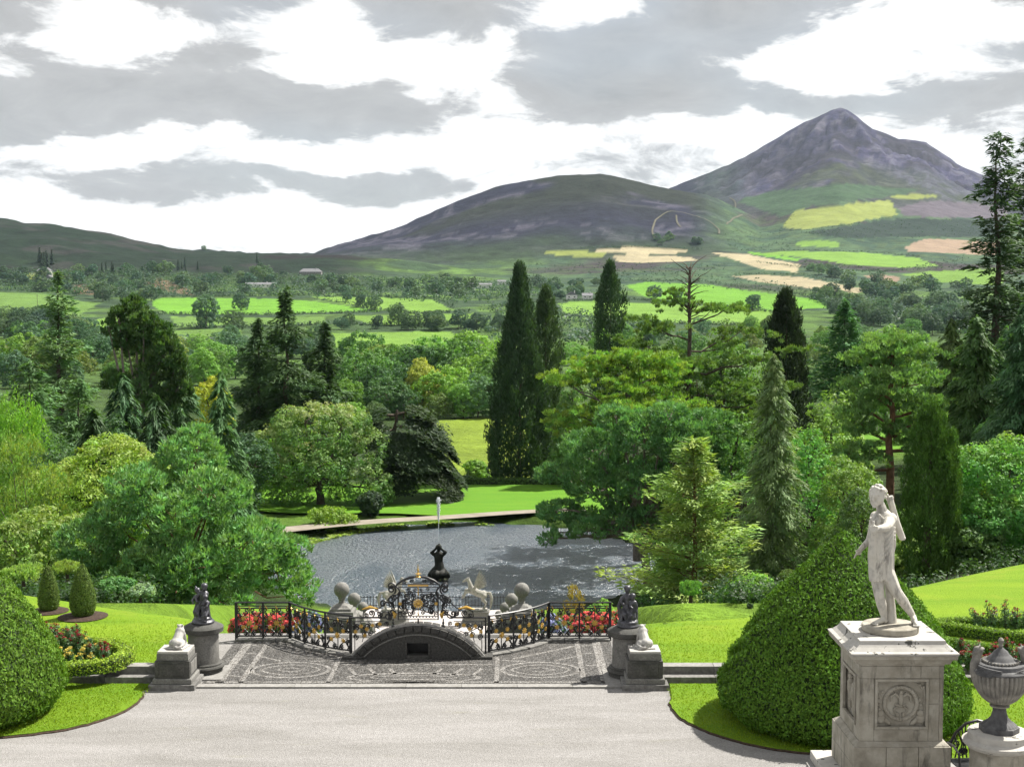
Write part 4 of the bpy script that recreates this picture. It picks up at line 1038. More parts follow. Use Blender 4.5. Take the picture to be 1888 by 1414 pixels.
    b, lv = k_column(74, h, 1.16, prof_clip, 1700, .2, 16, .18, (.04, .078, .018), hue=.06)
    _, l2 = k_column(75, h*.86, .42, prof_clip, 380, .2, 14, .18, (.05, .095, .022)); v2 = [v+np.array([1.05, -.2, 0]) for v in l2.V]; lv.V += v2; lv.C += l2.C
    plant_tree('columnar_cypress', 'tall narrow dense cypress column just right of the white statue', (b, lv), 1713, D, mat='clipped')
    D = 72; h = top_h(1850, 802, D)
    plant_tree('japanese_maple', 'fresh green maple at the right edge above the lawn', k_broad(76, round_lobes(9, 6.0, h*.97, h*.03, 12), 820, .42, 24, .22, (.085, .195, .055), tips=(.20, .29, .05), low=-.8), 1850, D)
    D = 100; h = top_h(1800, 585, D)
    for k, (px, py, dd, w, c) in enumerate(((1795, 585, 104, 4.2, (.05, .09, .03)), (1748, 590, 128, 3.8, (.06, .09, .032)), (1885, 560, 96, 4.4, (.045, .09, .042)), (1850, 610, 110, 4.4, (.04, .08, .03)))):
        h = top_h(px, py, dd)
        plant_tree('redwood_tree', ('soft mid green redwood left of the giant firs', 'slim redwood with bare leader behind the cypress column', 'blue green redwood cut by the right edge', 'mid green redwood below the giant firs')[k], k_conifer(80+k, h, w, lambda t: np.clip(1-t, 0, 1)**.5*(.8+.25*np.sin(t*31)), 330, 130, .48, .34, c, base=.12, droop=.35, rise=.0, hang=.7, thin=.3), px, dd, mat='needle', bark='bark_red')
    for k, (px, py, dd, w) in enumerate(((1830, 245, 132, 5.6), (1885, 248, 138, 5.4))):
        h = top_h(px, py, dd)
        b, lv = k_conifer(86+k, h, w, lambda t: np.where(t > .86, .46-.28*(t-.86)/.14, np.clip(1-t, 0, 1)**.35*.85)*(.55+.55*np.sin(t*43+k)**2), 230, 90, .75, .32, (.034, .06, .028), base=.2, droop=.18, rise=.1, thin=.4, hang=.15)
        plant_tree('giant_fir', ('giant dark fir with ragged crown rising above the mountain flank at right', 'second giant fir cut by the right edge')[k], (b, lv), px, dd, mat='needle')
    for k, (px, py, dd, w, c, lab, nm) in enumerate((
        (1530, 715, 135, 7, (.13, .20, .05), 'pale green bushy tree below the conical cedar', 'broadleaf_tree'),
        (1495, 790, 104, 6, (.085, .19, .05), 'fresh green bushy tree right of the grey spruce', 'broadleaf_tree'),
        (1560, 840, 96, 5, (.12, .18, .05), 'yellowish bushy tree behind the head of the white statue', 'broadleaf_tree'),
        (1590, 900, 84, 4.6, (.06, .10, .035), 'dark bush left of the white statue above the topiary cone', 'broadleaf_tree'),
        (1650, 600, 175, 9, (.12, .20, .05), 'light green broad tree behind the scots pine crown', 'broadleaf_tree'),
        (1745, 640, 150, 8, (.07, .13, .045), 'mid green tree between the scots pine and the redwoods', 'broadleaf_tree'),
        (1225, 615, 158, 7, (.045, .08, .028), 'dark tree left of the bare trunk of the dead-topped pine', 'broadleaf_tree'),
        (1325, 625, 158, 7, (.06, .105, .03), 'dark tree right of the bare trunk of the dead-topped pine', 'broadleaf_tree'),
        (1340, 590, 172, 9, (.085, .15, .04), 'green broad tree right of the dead-topped pine', 'broadleaf_tree'),
        (1345, 760, 122, 8, (.08, .15, .045), 'mid green tree behind the yellow green conifer', 'broadleaf_tree'),
        (1060, 690, 190, 7, (.10, .16, .06), 'pale tree showing left of the umbrella pine', 'broadleaf_tree'),
        (1690, 930, 82, 4, (.10, .17, .045), 'small light bush beside the foot of the cypress column', 'broadleaf_tree'),
        (1660, 985, 76, 3, (.13, .18, .05), 'yellowish shrub right of the topiary cone below the cypress', 'shrub'),
        (1800, 1000, 70, 3.2, (.06, .11, .035), 'dark shrub beside the pale path at the right', 'shrub'),
        (100, 790, 108, 7, (.045, .085, .035), 'dark tree filling the gap right of the poplar', 'broadleaf_tree'),
        (200, 770, 122, 8, (.04, .08, .035), 'dark tree behind the yellow green broad tree', 'broadleaf_tree'),
        (300, 790, 132, 8, (.035, .07, .033), 'dark tree behind the top of the domed pine', 'broadleaf_tree'),
        (440, 800, 165, 8, (.04, .08, .04), 'dark tree left of the flowering lime tree', 'broadleaf_tree'))):
        h = max(top_h(px, py, dd), 2.5); leaf = max(.2, dd*.0024)
        plant_tree(nm, lab, k_broad(100+k, round_lobes(50+k, w, h, 0, 10), 420, w*.085, 22, leaf, c, low=-.8, tips=tuple(min(1, a*1.5) for a in c)), px, dd, cat='tree' if nm != 'shrub' else 'shrub')
main_trees()
for (px, py, dd, w, lab, c, nm, st) in (
    (1055, 1072, 66, 1.6, 'bronze leaved upright shrub behind the right-hand railing', (.16, .115, .035), 'bronze_shrub', 'flame'),
    (1115, 1103, 62, 1.7, 'small round bright green bush behind the right-hand railing', (.14, .24, .05), 'round_bush', 'leaf'),
    (610, 935, 158, 5.2, 'low rounded yellow green bush under the lime tree beyond the lake', (.12, .18, .03), 'round_bush', 'leaf'),
    (683, 905, 164, 3.4, 'dark upright yew beside the path beyond the lake', (.03, .05, .03), 'dark_yew', 'leaf'),
    (880, 848, 205, 4.0, 'small fresh green bush at the end of the far hedge', (.12, .2, .04), 'round_bush', 'leaf'),
    (855, 880, 196, 4.5, 'dark low bush beside the far hedge', (.05, .085, .03), 'round_bush', 'leaf'),
    (905, 1125, 104, .62, 'tiny dark clipped cone beside the right winged horse', (.03, .05, .025), 'clipped_cone', 'leaf'),
    (215, 1100, 52.5, 1.3, 'glossy leafy plant at the far edge of the left lawn', (.07, .15, .05), 'leafy_plant', 'leaf'),
    (255, 1108, 51.2, 1.0, 'pale leafy plant beside the glossy one on the left lawn edge', (.14, .2, .12), 'leafy_plant', 'leaf'),
    (40, 1086, 55, 1.4, 'feathery light green plant behind the two small topiary cones', (.16, .23, .07), 'leafy_plant', 'flame'),
    (121, 1090, 56, 1.0, 'yellowish grassy plant between the two small topiary cones', (.17, .22, .06), 'leafy_plant', 'flame'),
    (1275, 1118, 52, .8, 'small leafy plant on the edge of the right lawn', (.09, .18, .05), 'leafy_plant', 'flame')):
    x = xat(px, dd); zg = float(land_z(x, dd)) if not (nm == 'leafy_plant') else .25
    h = max(zat(py, dd)-zg, .4)
    if nm == 'clipped_cone': h = 1.3
    k = k_broad(int(px), round_lobes(int(px), w, h, 0, 7) if nm != 'clipped_cone' else [(0, 0, h*.3, w*.45, w*.45, h*.3), (0, 0, h*.6, w*.3, w*.3, h*.35)], 170, max(w*.1, .08), 18, max(.1, dd*.0021), c, .06, style=st, low=-.9, tips=tuple(min(1, a*1.5) for a in c), flat=1.0)
    plant_tree(nm, lab, k, px, dd, base=zg, cat='shrub' if nm != 'leafy_plant' else 'plant', trunk_name='stem')

# ---------- topiary: clipped solid bodies covered in small leaves
def topiary(name, label, prof, H, Rm, loc, leaf, n, colr, group=None, seed=1, lean=0):
    t = thing(name, label, 'topiary', loc, 0, group)
    lv = Leaves(seed); r = lv.rng
    tt = r.uniform(0, 1, n*2); w = prof(tt)+.12; keep = r.uniform(size=n*2) < w/w.max(); tt = tt[keep][:n]; k = len(tt)
    az = r.uniform(0, 2*math.pi, k)
    bump = 1+.05*(fbm(np.cos(az)*5+9, np.sin(az)*5+tt*14, seed)-.5)*2
    rad = Rm*prof(tt)*bump
    dp = (prof(np.clip(tt+.01, 0, 1))-prof(np.clip(tt-.01, 0, 1)))*Rm/(.02*H)
    O = unit(np.stack([np.cos(az), np.sin(az), np.clip(-dp, -1.5, 3)], 1))
    P = np.stack([np.cos(az)*rad, np.sin(az)*rad, H*tt], 1)+O*r.normal(size=(k, 1))*leaf*.45
    Nn = unit(O+r.normal(size=(k, 3))*.5); T = unit(np.cross(Nn, r.normal(size=(k, 3)))*.6+np.array([0, 0, .5]))
    pv = fbm(az*2.2+9, tt*7, seed+3)[:, None]
    c = tint(r, colr, k, .28, .1)*(.75+.5*pv)
    Ln = leaf*r.uniform(.7, 1.3, k); lv.put(P, T, Nn, Ln, Ln*.6, np.clip(c, 0, 1))
    b = MB(); prf = [(Rm*float(prof(q))*.945, H*q) for q in np.linspace(0, .995, 28)]; b.lathe(prf, 48)
    core = b.build('inner_growth', M['yew_core'], t, sharp=180)
    lv.build('foliage', 'clipped', t)
    return t
M['yew_core'] = surf('yew_core', [(.3, (.018, .032, .012)), (.7, (.05, .085, .025))], 14, .9, .8, 22, .06)
def prof_big(t):
    t = np.asarray(t, float); return np.interp(t, [0, .03, .08, .15, .3, .47, .64, .79, .9, .96, 1], [.74, .88, .96, 1, .925, .775, .59, .365, .19, .09, 0])
def prof_egg(t):
    t = np.asarray(t, float); return np.interp(t, [0, .04, .12, .25, .4, .6, .8, .93, .98, 1], [.55, .72, .92, 1, .96, .76, .48, .24, .12, 0])
cx = gnd(1553, 1322, .05)
topiary('topiary_cone', 'huge clipped yew cone behind the white statue', prof_big, zat(981, cx.y)-.05, 3.22, (cx.x, cx.y, .04), .09, 62000, (.055, .105, .0145), 'pair of huge yew cones', 3)
topiary('topiary_cone', 'huge clipped yew cone cut by the left edge', prof_big, zat(975, 37.3)-.05, 3.1, (-15.2, 37.3, .04), .09, 52000, (.062, .108, .0145), 'pair of huge yew cones', 4)
for px, py, ty, w, lab in ((153, 1136, 1040, 1.06, 'larger of two small clipped topiary eggs on the left lawn'), (90, 1126, 1042, .86, 'smaller of two small clipped topiary eggs on the left lawn, nearer the edge'), (1455, 1088, 1050, .62, 'small clipped topiary egg peeping out beyond the huge yew cone')):
    g = gnd(px, py, .42) if px < 1000 else Vector((xat(px, 58), 58, -.6))
    topiary('topiary_egg', lab, prof_egg, zat(ty, g.y)-g.z, w*.38 if px < 1000 else .4, (g.x, g.y, g.z), .05, 12000, (.075, .105, .03), 'small topiary eggs', int(px))
    if px < 1000:
        b = MB(); b.lathe([(.0, .05), (w*.62, .045), (w*.78, .0)], 28); tag(b.build('soil_ring', 'soil', loc=(g.x, g.y, g.z+.005)), 'bare soil ring under the %s small topiary egg' % ('larger' if px > 100 else 'smaller'), 'soil ring', kind='stuff')

# ---------- box hedges and rose beds
def box_hedge(name, label, pts, w, h, z, leaf, colr, seed=1, dens=900, mat='clipped', cat='hedge'):
    c = smooth_poly([Vector((p[0], p[1], 0)) for p in pts], 8)
    t = thing(name, label, cat, (c[0].x, c[0].y, z)); o0 = c[0].copy()
    b = MB(); lv = Leaves(seed); r = lv.rng
    vs = []; fs = []; n = len(c)
    prof = [(-.5, 0), (-.5, .85), (-.36, 1), (.36, 1), (.5, .85), (.5, 0)]
    Ls = 0
    for i, p in enumerate(c):
        tg = (c[min(i+1, n-1)]-c[max(i-1, 0)]).normalized(); q = Vector((-tg.y, tg.x, 0))
        for a, k in prof:
            v = p-o0+q*w*a*.93; vs.append((v.x, v.y, h*k*.95))
        if i: Ls += (c[i]-c[i-1]).length
    for i in range(n-1):
        for k in range(5): a = i*6+k; fs.append((a, a+1, a+7, a+6))
    fs += [tuple(range(6)), tuple((n-1)*6+k for k in range(6))[::-1]]
    b.add(vs, fs); b.build('inner_growth', M['yew_core'], t)
    per = 2*h+w; k = int(dens*Ls*per)
    s = r.uniform(0, n-1.001, k); i = s.astype(int); f = (s-i)[:, None]
    ca = np.array([(p.x-o0.x, p.y-o0.y, 0) for p in c]); P = ca[i]*(1-f)+ca[i+1]*f; tg = unit(ca[i+1]-ca[i]); q = np.stack([-tg[:, 1], tg[:, 0], 0*s], 1)
    u = r.uniform(0, per, k); side1 = u < h; side2 = u > h+w; topm = ~(side1 | side2)
    off = np.where(side1, -.5*w, np.where(side2, .5*w, u-h-.5*w)); zz = np.where(side1, u, np.where(side2, u-h-w, h))
    wob = (fbm(P[:, 0]*1.3, P[:, 1]*1.3+zz, seed)-.5)*.12*h
    O = np.where(topm[:, None], np.array([[0, 0, 1.]]), q*np.sign(off)[:, None])
    P = P+q*off[:, None]; P[:, 2] = zz; P = P+O*(wob[:, None]+r.normal(size=(k, 1))*leaf*.3)
    Nn = unit(O+r.normal(size=(k, 3))*.6); T = np.cross(Nn, r.normal(size=(k, 3))); Ln = leaf*r.uniform(.7, 1.3, k)
    lv.put(P, T, Nn, Ln, Ln*.6, tint(r, colr, k, .25, .1)); lv.build('foliage', mat, t)
    return t
P4 = lambda px, py: tuple(gnd(px, py, .4).to_2d())
box_hedge('box_hedge', 'low yellow green box hedge curving round the left rose bed', [P4(100, 1246), P4(175, 1240), P4(222, 1229), P4(233, 1213), P4(205, 1201), P4(160, 1196)], .42, .34, .4, .07, (.16, .21, .03), 5)
box_hedge('box_hedge', 'low dark box hedge in front of the upper right rose bed', [P4(1720, 1166), P4(1790, 1174), P4(1900, 1189), P4(2050, 1205)], .38, .34, .4, .07, (.10, .15, .025), 6)
box_hedge('box_hedge', 'thin box hedge behind the upper right rose bed', [P4(1716, 1164), P4(1760, 1154), P4(1900, 1156), P4(2050, 1158)], .34, .26, .4, .07, (.10, .15, .025), 7)
box_hedge('box_hedge', 'low box hedge behind the lower right rose bed beside the urn', [P4(1715, 1190), P4(1790, 1203), P4(1900, 1222), P4(2050, 1240)], .36, .32, .4, .07, (.09, .14, .025), 8)
box_hedge('box_hedge', 'long low dark hedge closing the far lawn beyond the lake', [(xat(735, 190), 190), (xat(850, 191), 191), (xat(1000, 191), 191), (xat(1120, 190), 190)], 1.2, .75, -14.7, .28, (.05, .085, .025), 9, 60)
def rose(seed, loc, h, kind, label, group):
    """rose bush: stems, leaves and heads of flowers"""
    t = thing('rose_bush', label, 'rose bush', loc, 0, group); lv = Leaves(seed); r = lv.rng; b = MB()
    n = 7; az = r.uniform(0, 6.28, n); rad = r.uniform(.05, .3, n)*h; hh = r.uniform(.6, 1.0, n)*h
    tips = np.stack([np.cos(az)*rad, np.sin(az)*rad, hh], 1)
    for p in tips: b.tube([(0, 0, 0), (p[0]*.5, p[1]*.5, p[2]*.55), tuple(p)], [.02, .014, .008], 4, caps=False)
    C = np.repeat(tips, 5, axis=0)*np.tile(np.linspace(.3, .92, 5), n)[:, None]; O = unit(C+r.normal(size=C.shape)*.2)
    lv.clumps(C, .17*h, O, 11, .085, tint(r, (.06, .10, .05), len(C), .3, .15), .9); 
    fl = Leaves(seed+500); kf = tips[r.uniform(size=n) < .8]
    if kind: fl.clumps(kf+np.array([0, 0, .03]), .065, unit(kf*0+np.array([0, 0, 1.])), 13, .06, tint(r, kind, len(kf), .25, .06), .8); tag(fl.build('blooms', 'petal', t), kind='stuff')
    b.build('stems', 'bark', t); lv.build('foliage', 'leaf', t)
    return t
red, yel = (.13, .008, .012), (.36, .27, .05)
k = 0
rng = random.Random(8)
for row, (y0, cnt, xa, xb) in enumerate(((1192, 6, 92, 140), (1202, 6, 86, 165), (1212, 6, 84, 178), (1222, 6, 88, 190), (1232, 5, 98, 196))):
    for i in range(cnt):
        px = xa+(xb-xa)*i/(cnt-1)+rng.uniform(-4, 4); g = gnd(px, y0, .4)
        yellow = (row >= 3 and i < 4) or (px > 160 and row < 3)
        rose(200+k, (g.x, g.y, .4), rng.uniform(.55, .8) if not yellow else .42, yel if yellow else red, 'yellow rose bush inside the curved hedge of the left bed' if yellow else 'dark red rose bush in the left rose bed', 'left rose bed'); k += 1
for i in range(11):
    g = gnd(1800+i*24+rng.uniform(-6, 6), 1164+i*1.5, .4); rose(300+i, (g.x, g.y, .4), rng.uniform(.75, 1.05), red, 'tall dark red rose bush in the upper right bed behind the box hedge', 'upper right rose bed')
for i in range(16):
    g = gnd(1765+(i % 8)*20+rng.uniform(-5, 5), 1222+(i//8)*17, .4); rose(330+i, (g.x, g.y, .4), rng.uniform(.5, .75), red, 'red rose bush in the lower right bed behind the urn', 'lower right rose bed')
# ---------- the red and blue flower beds beyond the railing
def flower_bush(px, D, w, h, zb, seed, label, group, fcol, gcol=(.06, .11, .035), leaf=.11, name='flowering_bush'):
    t = thing(name, label, 'flowers', (xat(px, D, 1160), D, zb), 0, group); lv = Leaves(seed); r = lv.rng
    lob = [(0, 0, h*.5, w*.45, w*.4, h*.5), (-w*.28, 0, h*.42, w*.3, w*.3, h*.42), (w*.28, 0, h*.42, w*.3, w*.3, h*.42)]
    C, O = lobe_points(r, lob, 150, .2, -.8); lv.clumps(C, .13, O, 8, leaf, tint(r, gcol, len(C), .2), .9); lv.build('foliage', 'leaf', t)
    fl = Leaves(seed+1); C2, O2 = lobe_points(fl.rng, [(a, b_, c, d*1.05, e*1.05, f*1.05) for a, b_, c, d, e, f in lob], 210, .0, -.7); fl.clumps(C2, .10, O2, 10, leaf*.95, tint(fl.rng, fcol, len(C2), .3, .05), .9); tag(fl.build('blooms', 'petal', t), kind='stuff')
    return t
RED, BLUE = (.52, .075, .085), (.22, .22, .40)
for i, px in enumerate((448, 476, 504, 532, 558)): flower_bush(px, 49.0+.25*(i % 2), .75, .95, zat(1182, 49), 400+i*2, ('first', 'second', 'third', 'fourth', 'fifth')[i]+' crimson flower mound from the left behind the railing left of the arch', 'crimson flowers left of the arch', RED)
for i, px in enumerate((1054, 1084, 1112, 1138)): flower_bush(px, 49.0+.25*(i % 2), .75, .95, zat(1182, 49), 420+i*2, ('first', 'second', 'third', 'fourth', 'fifth')[i]+' crimson flower mound from the left behind the railing right of the arch', 'crimson flowers right of the arch', RED)
for i, (px, py) in enumerate(((430, 1186), (456, 1189), (486, 1190), (516, 1189), (560, 1178), (574, 1160))): flower_bush(px, 48.2, .55, .38 if i < 4 else .7, zat(py+6, 48.2), 440+i*2, ('first', 'second', 'third', 'fourth', 'fifth', 'sixth')[i]+' lavender blue clump from the left below crimson flowers left of the arch', 'blue flowers left of the arch', BLUE)
for i, (px, py) in enumerate(((1016, 1165), (1028, 1178), (1062, 1189), (1098, 1190), (1128, 1189))): flower_bush(px, 48.2, .55, .38 if i > 1 else .7, zat(py+6, 48.2), 460+i*2, ('first', 'second', 'third', 'fourth', 'fifth', 'sixth')[i]+' lavender blue clump from the left below crimson flowers right of the arch', 'blue flowers right of the arch', BLUE)

# ---------- shared meshes for the middle distance and far woods
def variant(kind, name, mat='leaf', bark='bark'):
    b, lv = kind; me = lv.mesh(name, mat)
    # trunk and leaves in one small mesh: trunk faces carry the bark material
    V = np.concatenate([np.concatenate(lv.V), np.array(b.v)]); nl = lv.n()*3
    me2 = bpy.data.meshes.new(name)
    F = [tuple(range(i, i+3)) for i in range(0, nl, 3)]+[tuple(i+nl for i in f) for f in b.f]
    me2.from_pydata(V.tolist(), [], F); me2.materials.append(M[mat]); me2.materials.append(M[bark])
    mi = np.zeros(len(F), np.int32); mi[nl//3:] = 1; me2.polygons.foreach_set('material_index', mi)
    a = me2.color_attributes.new('col', 'FLOAT_COLOR', 'POINT'); c4 = np.ones((len(V), 4), np.float32); c4[:nl, :3] = np.concatenate(lv.C); a.data.foreach_set('color', c4.ravel())
    bpy.data.meshes.remove(me); me2.update(); return me2
MID = [variant(k_broad(600+i, round_lobes(70+i, w, .92, .06, 11), 360, .066, 16, .05, (.5, .5, .5), .02, low=-.8, tips=(.8, .8, .72), hue=.08), 'broadleaf_tree') for i, w in enumerate((1.0, .85, 1.15, .95, 1.25, .75))]
MIDC = [variant(k_conifer(620+i, 1.0, w, p, 95, 50, .08, .36, (.5, .5, .5), droop=.2, rise=.05), 'conifer_tree', 'needle') for i, (w, p) in enumerate(((.22, prof_spire), (.3, prof_broadspire), (.16, prof_col)))]
FAR = [variant(k_broad(640+i, round_lobes(90+i, w, .92, .04, 8), 110, .10, 9, .125, (.5, .5, .5), .02, low=-.9, tips=(.7, .7, .66)), 'broadleaf_tree') for i, w in enumerate((1.1, .9, 1.3, 1.0, 1.5))]
FARC = [variant(k_conifer(660, 1.0, .2, prof_spire, 46, 22, .15, .4, (.5, .5, .5), droop=.2), 'conifer_tree', 'needle')]
def put_tree(mesh, p, h, colr, label, group, name=None, rng=random):
    o = bpy.data.objects.new(name or mesh.name.split('.')[0], mesh); COL.objects.link(o)
    s = h*rng.uniform(.9, 1.1); o.location = (p.x, p.y, p.z-.02*h); o.scale = (s*rng.uniform(.85, 1.15), s*rng.uniform(.85, 1.15), s); o.rotation_euler.z = rng.uniform(0, 6.28)
    j = rng.uniform(.85, 1.15); hh = rng.uniform(-.1, .1)
    o.color = (2.05*colr[0]*j*(1+hh), 2.05*colr[1]*j, 2.05*colr[2]*j*(1-hh), 1)
    return tag(o, label, 'tree', group)
# trees that can be told apart in the wood beyond the meadow (top pixel, distance, height)
ORD = ['first', 'second', 'third', 'fourth', 'fifth', 'sixth', 'seventh', 'eighth', 'ninth', 'tenth', 'eleventh', 'twelfth', 'thirteenth', 'fourteenth', 'fifteenth', 'sixteenth', 'seventeenth', 'eighteenth', 'nineteenth', 'twentieth', 'twenty-first', 'twenty-second', 'twenty-third', 'twenty-fourth', 'twenty-fifth', 'twenty-sixth']
WOOD = [  # px, top py, D, w class, colour, label
 (665, 645, 360, 0, 'mid'), (700, 625, 470, 1, 'olive'), (735, 640, 440, 4, 'mid'), (800, 612, 430, 4, 'light'), (835, 615, 420, 2, 'mid'), (865, 610, 440, 2, 'light'), (640, 700, 330, 3, 'light'), (690, 665, 340, 1, 'deep'),
 (745, 662, 345, 0, 'deep'), (780, 658, 338, 5, 'gold'), (820, 672, 335, 2, 'light'), (720, 690, 325, 2, 'deep'), (745, 712, 322, 0, 'deep'), (812, 720, 323, 3, 'olive'), (855, 698, 324, 1, 'light'), (882, 692, 326, 0, 'spruce'), (905, 650, 350, 3, 'mid'),
 (650, 740, 300, 2, 'light'), (610, 690, 380, 3, 'mid'), (890, 655, 380, 2, 'light'), (930, 690, 330, 1, 'mid'), (690, 735, 315, 3, 'spruce'), (665, 615, 520, 2, 'mid'), (770, 640, 420, 1, 'deep'), (850, 655, 390, 2, 'deep'), (720, 655, 400, 5, 'deep')]
WL = ['rounded tree', 'bushy tree', 'broad tree', 'full-crowned tree', 'wide-topped tree', 'upright tree']
for i, (px, py, D, v, cn) in enumerate(WOOD):
    x = xat(px, D); zg = float(land_z(x, D)); h = max(zat(py, D)-zg, 5); rg = random.Random(i); rank = sorted(q[0]*1000+q[1] for q in WOOD).index(px*1000+py)
    put_tree(MID[v], Vector((x, D, zg)), h, G_[cn], '%s %s, %s from the left in the wood behind the meadow' % (dict(mid='green', olive='olive green', light='light green', deep='dark green', gold='golden green', spruce='grey green')[cn], WL[v], ORD[rank]), 'woodland behind the meadow', rng=rg)
def scatter(poly, n, hs, meshes, cols, label, group, seed, dmin=250, name=None):
    rg = random.Random(seed); xs = [p[0] for p in poly]; k = 0; tries = 0
    while k < n and tries < n*20:
        tries += 1; px = rg.uniform(min(xs), max(xs))
        ys = []
        for (ax, ay), (bx, by) in zip(poly, poly[1:]+poly[:1]):
            if (ax <= px < bx) or (bx <= px < ax): ys.append(ay+(by-ay)*(px-ax)/(bx-ax))
        if len(ys) < 2: continue
        p = hit(px, rg.uniform(min(ys), max(ys)), dmin); put_tree(rg.choice(meshes), p, rg.uniform(*hs), G_[rg.choice(cols)] if isinstance(cols[0], str) else rg.choice(cols), label, group, name, rg); k += 1
blu = [(.042, .075, .058), (.055, .095, .065), (.048, .082, .05), (.07, .11, .06), (.038, .066, .052)]  # far tree greens with the blue of distance haze mixed into them
scatter([(0, 640), (120, 625), (330, 632), (440, 640), (440, 715), (0, 720)], 46, (10, 17), MID, ['mid', 'light', 'deep', 'olive', 'blue'], 'tree in the dense wood low on the left behind the tall conifers', 'wood behind the left conifers', 1, 240)
scatter([(1030, 600), (1150, 600), (1400, 608), (1700, 625), (1700, 690), (1030, 680)], 34, (9, 15), MID, ['mid', 'light', 'deep', 'blue', 'olive'], 'tree in the dense wood behind the right-hand conifers', 'wood behind the right conifers', 2, 240)
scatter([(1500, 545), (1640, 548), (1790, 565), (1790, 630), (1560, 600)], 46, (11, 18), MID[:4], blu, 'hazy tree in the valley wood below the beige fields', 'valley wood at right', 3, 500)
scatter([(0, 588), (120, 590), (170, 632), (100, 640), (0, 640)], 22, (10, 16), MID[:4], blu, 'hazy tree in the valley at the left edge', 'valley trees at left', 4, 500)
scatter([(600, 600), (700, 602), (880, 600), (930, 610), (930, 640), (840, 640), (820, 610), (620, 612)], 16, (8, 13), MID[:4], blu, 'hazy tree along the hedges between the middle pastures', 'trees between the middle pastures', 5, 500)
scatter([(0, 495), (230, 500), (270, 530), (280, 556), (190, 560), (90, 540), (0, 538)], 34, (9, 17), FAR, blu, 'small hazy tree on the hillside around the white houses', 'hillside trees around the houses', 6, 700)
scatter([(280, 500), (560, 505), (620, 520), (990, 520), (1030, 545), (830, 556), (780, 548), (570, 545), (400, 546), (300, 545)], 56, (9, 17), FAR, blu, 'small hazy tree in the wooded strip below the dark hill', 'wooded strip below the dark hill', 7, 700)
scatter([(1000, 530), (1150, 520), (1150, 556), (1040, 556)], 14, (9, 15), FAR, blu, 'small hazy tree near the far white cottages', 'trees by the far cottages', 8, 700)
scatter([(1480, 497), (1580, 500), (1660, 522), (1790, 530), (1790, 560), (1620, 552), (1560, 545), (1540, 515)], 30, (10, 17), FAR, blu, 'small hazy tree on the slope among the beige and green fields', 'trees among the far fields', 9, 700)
scatter([(1210, 440), (1240, 438), (1245, 452), (1212, 452)], 5, (10, 15), FAR, blu, 'lone bush clump tree on the open slope below the dark hill', 'slope clump', 10, 700)
scatter([(1280, 442), (1298, 442), (1298, 452), (1280, 452)], 3, (10, 15), FAR, blu, 'small group tree on the open slope right of the clump', 'slope clump right', 12, 700)
scatter([(170, 500), (600, 480), (600, 492), (170, 510)], 10, (9, 15), FARC, [(.03, .05, .035)], 'tiny dark conifer on the hillside under the dark ridge', 'hillside conifers', 11, 700)
scatter([(72, 482), (108, 482), (108, 500), (72, 500)], 6, (15, 22), FARC, [(.028, .046, .034)], 'dark conifer in the clump above the white houses', 'conifer clump above the houses', 13, 700)
for px, py, h, lab in ((376, 462, 13, 'lone wind-bent tree on the skyline of the dark ridge'), (1390, 556, 0, ''), (445, 572, 17, 'lone round tree in the bright green pasture'), (640, 556, 12, 'round hedge tree left of the dark pair in the middle pasture'), (690, 572, 15, 'darkest round tree on the hedge of the middle pasture'), (665, 566, 12, 'round hedge tree between two others in the middle pasture'), (1207, 553, 15, 'pale round tree in the bright pasture above the columnar conifer'), (1250, 556, 14, 'pale tree at the hedge of the right pasture'), (1388, 572, 14, 'small dark lollipop tree in the right pasture'), (735, 600, 17, 'tall hedge tree in the middle pasture behind a gap'), (845, 605, 14, 'round tree at the right end of the middle pastures'), (380, 604, 22, 'tall pale tree left of the lone round pasture tree'), (430, 612, 15, 'broad pale tree below the bright pasture'), (190, 556, 17, 'big pale round tree above the leaning pine')):
    if h: put_tree(random.Random(px).choice(MID[:4]), hit(px, py, 500), h, random.Random(px).choice(blu), lab, None, rng=random.Random(px))
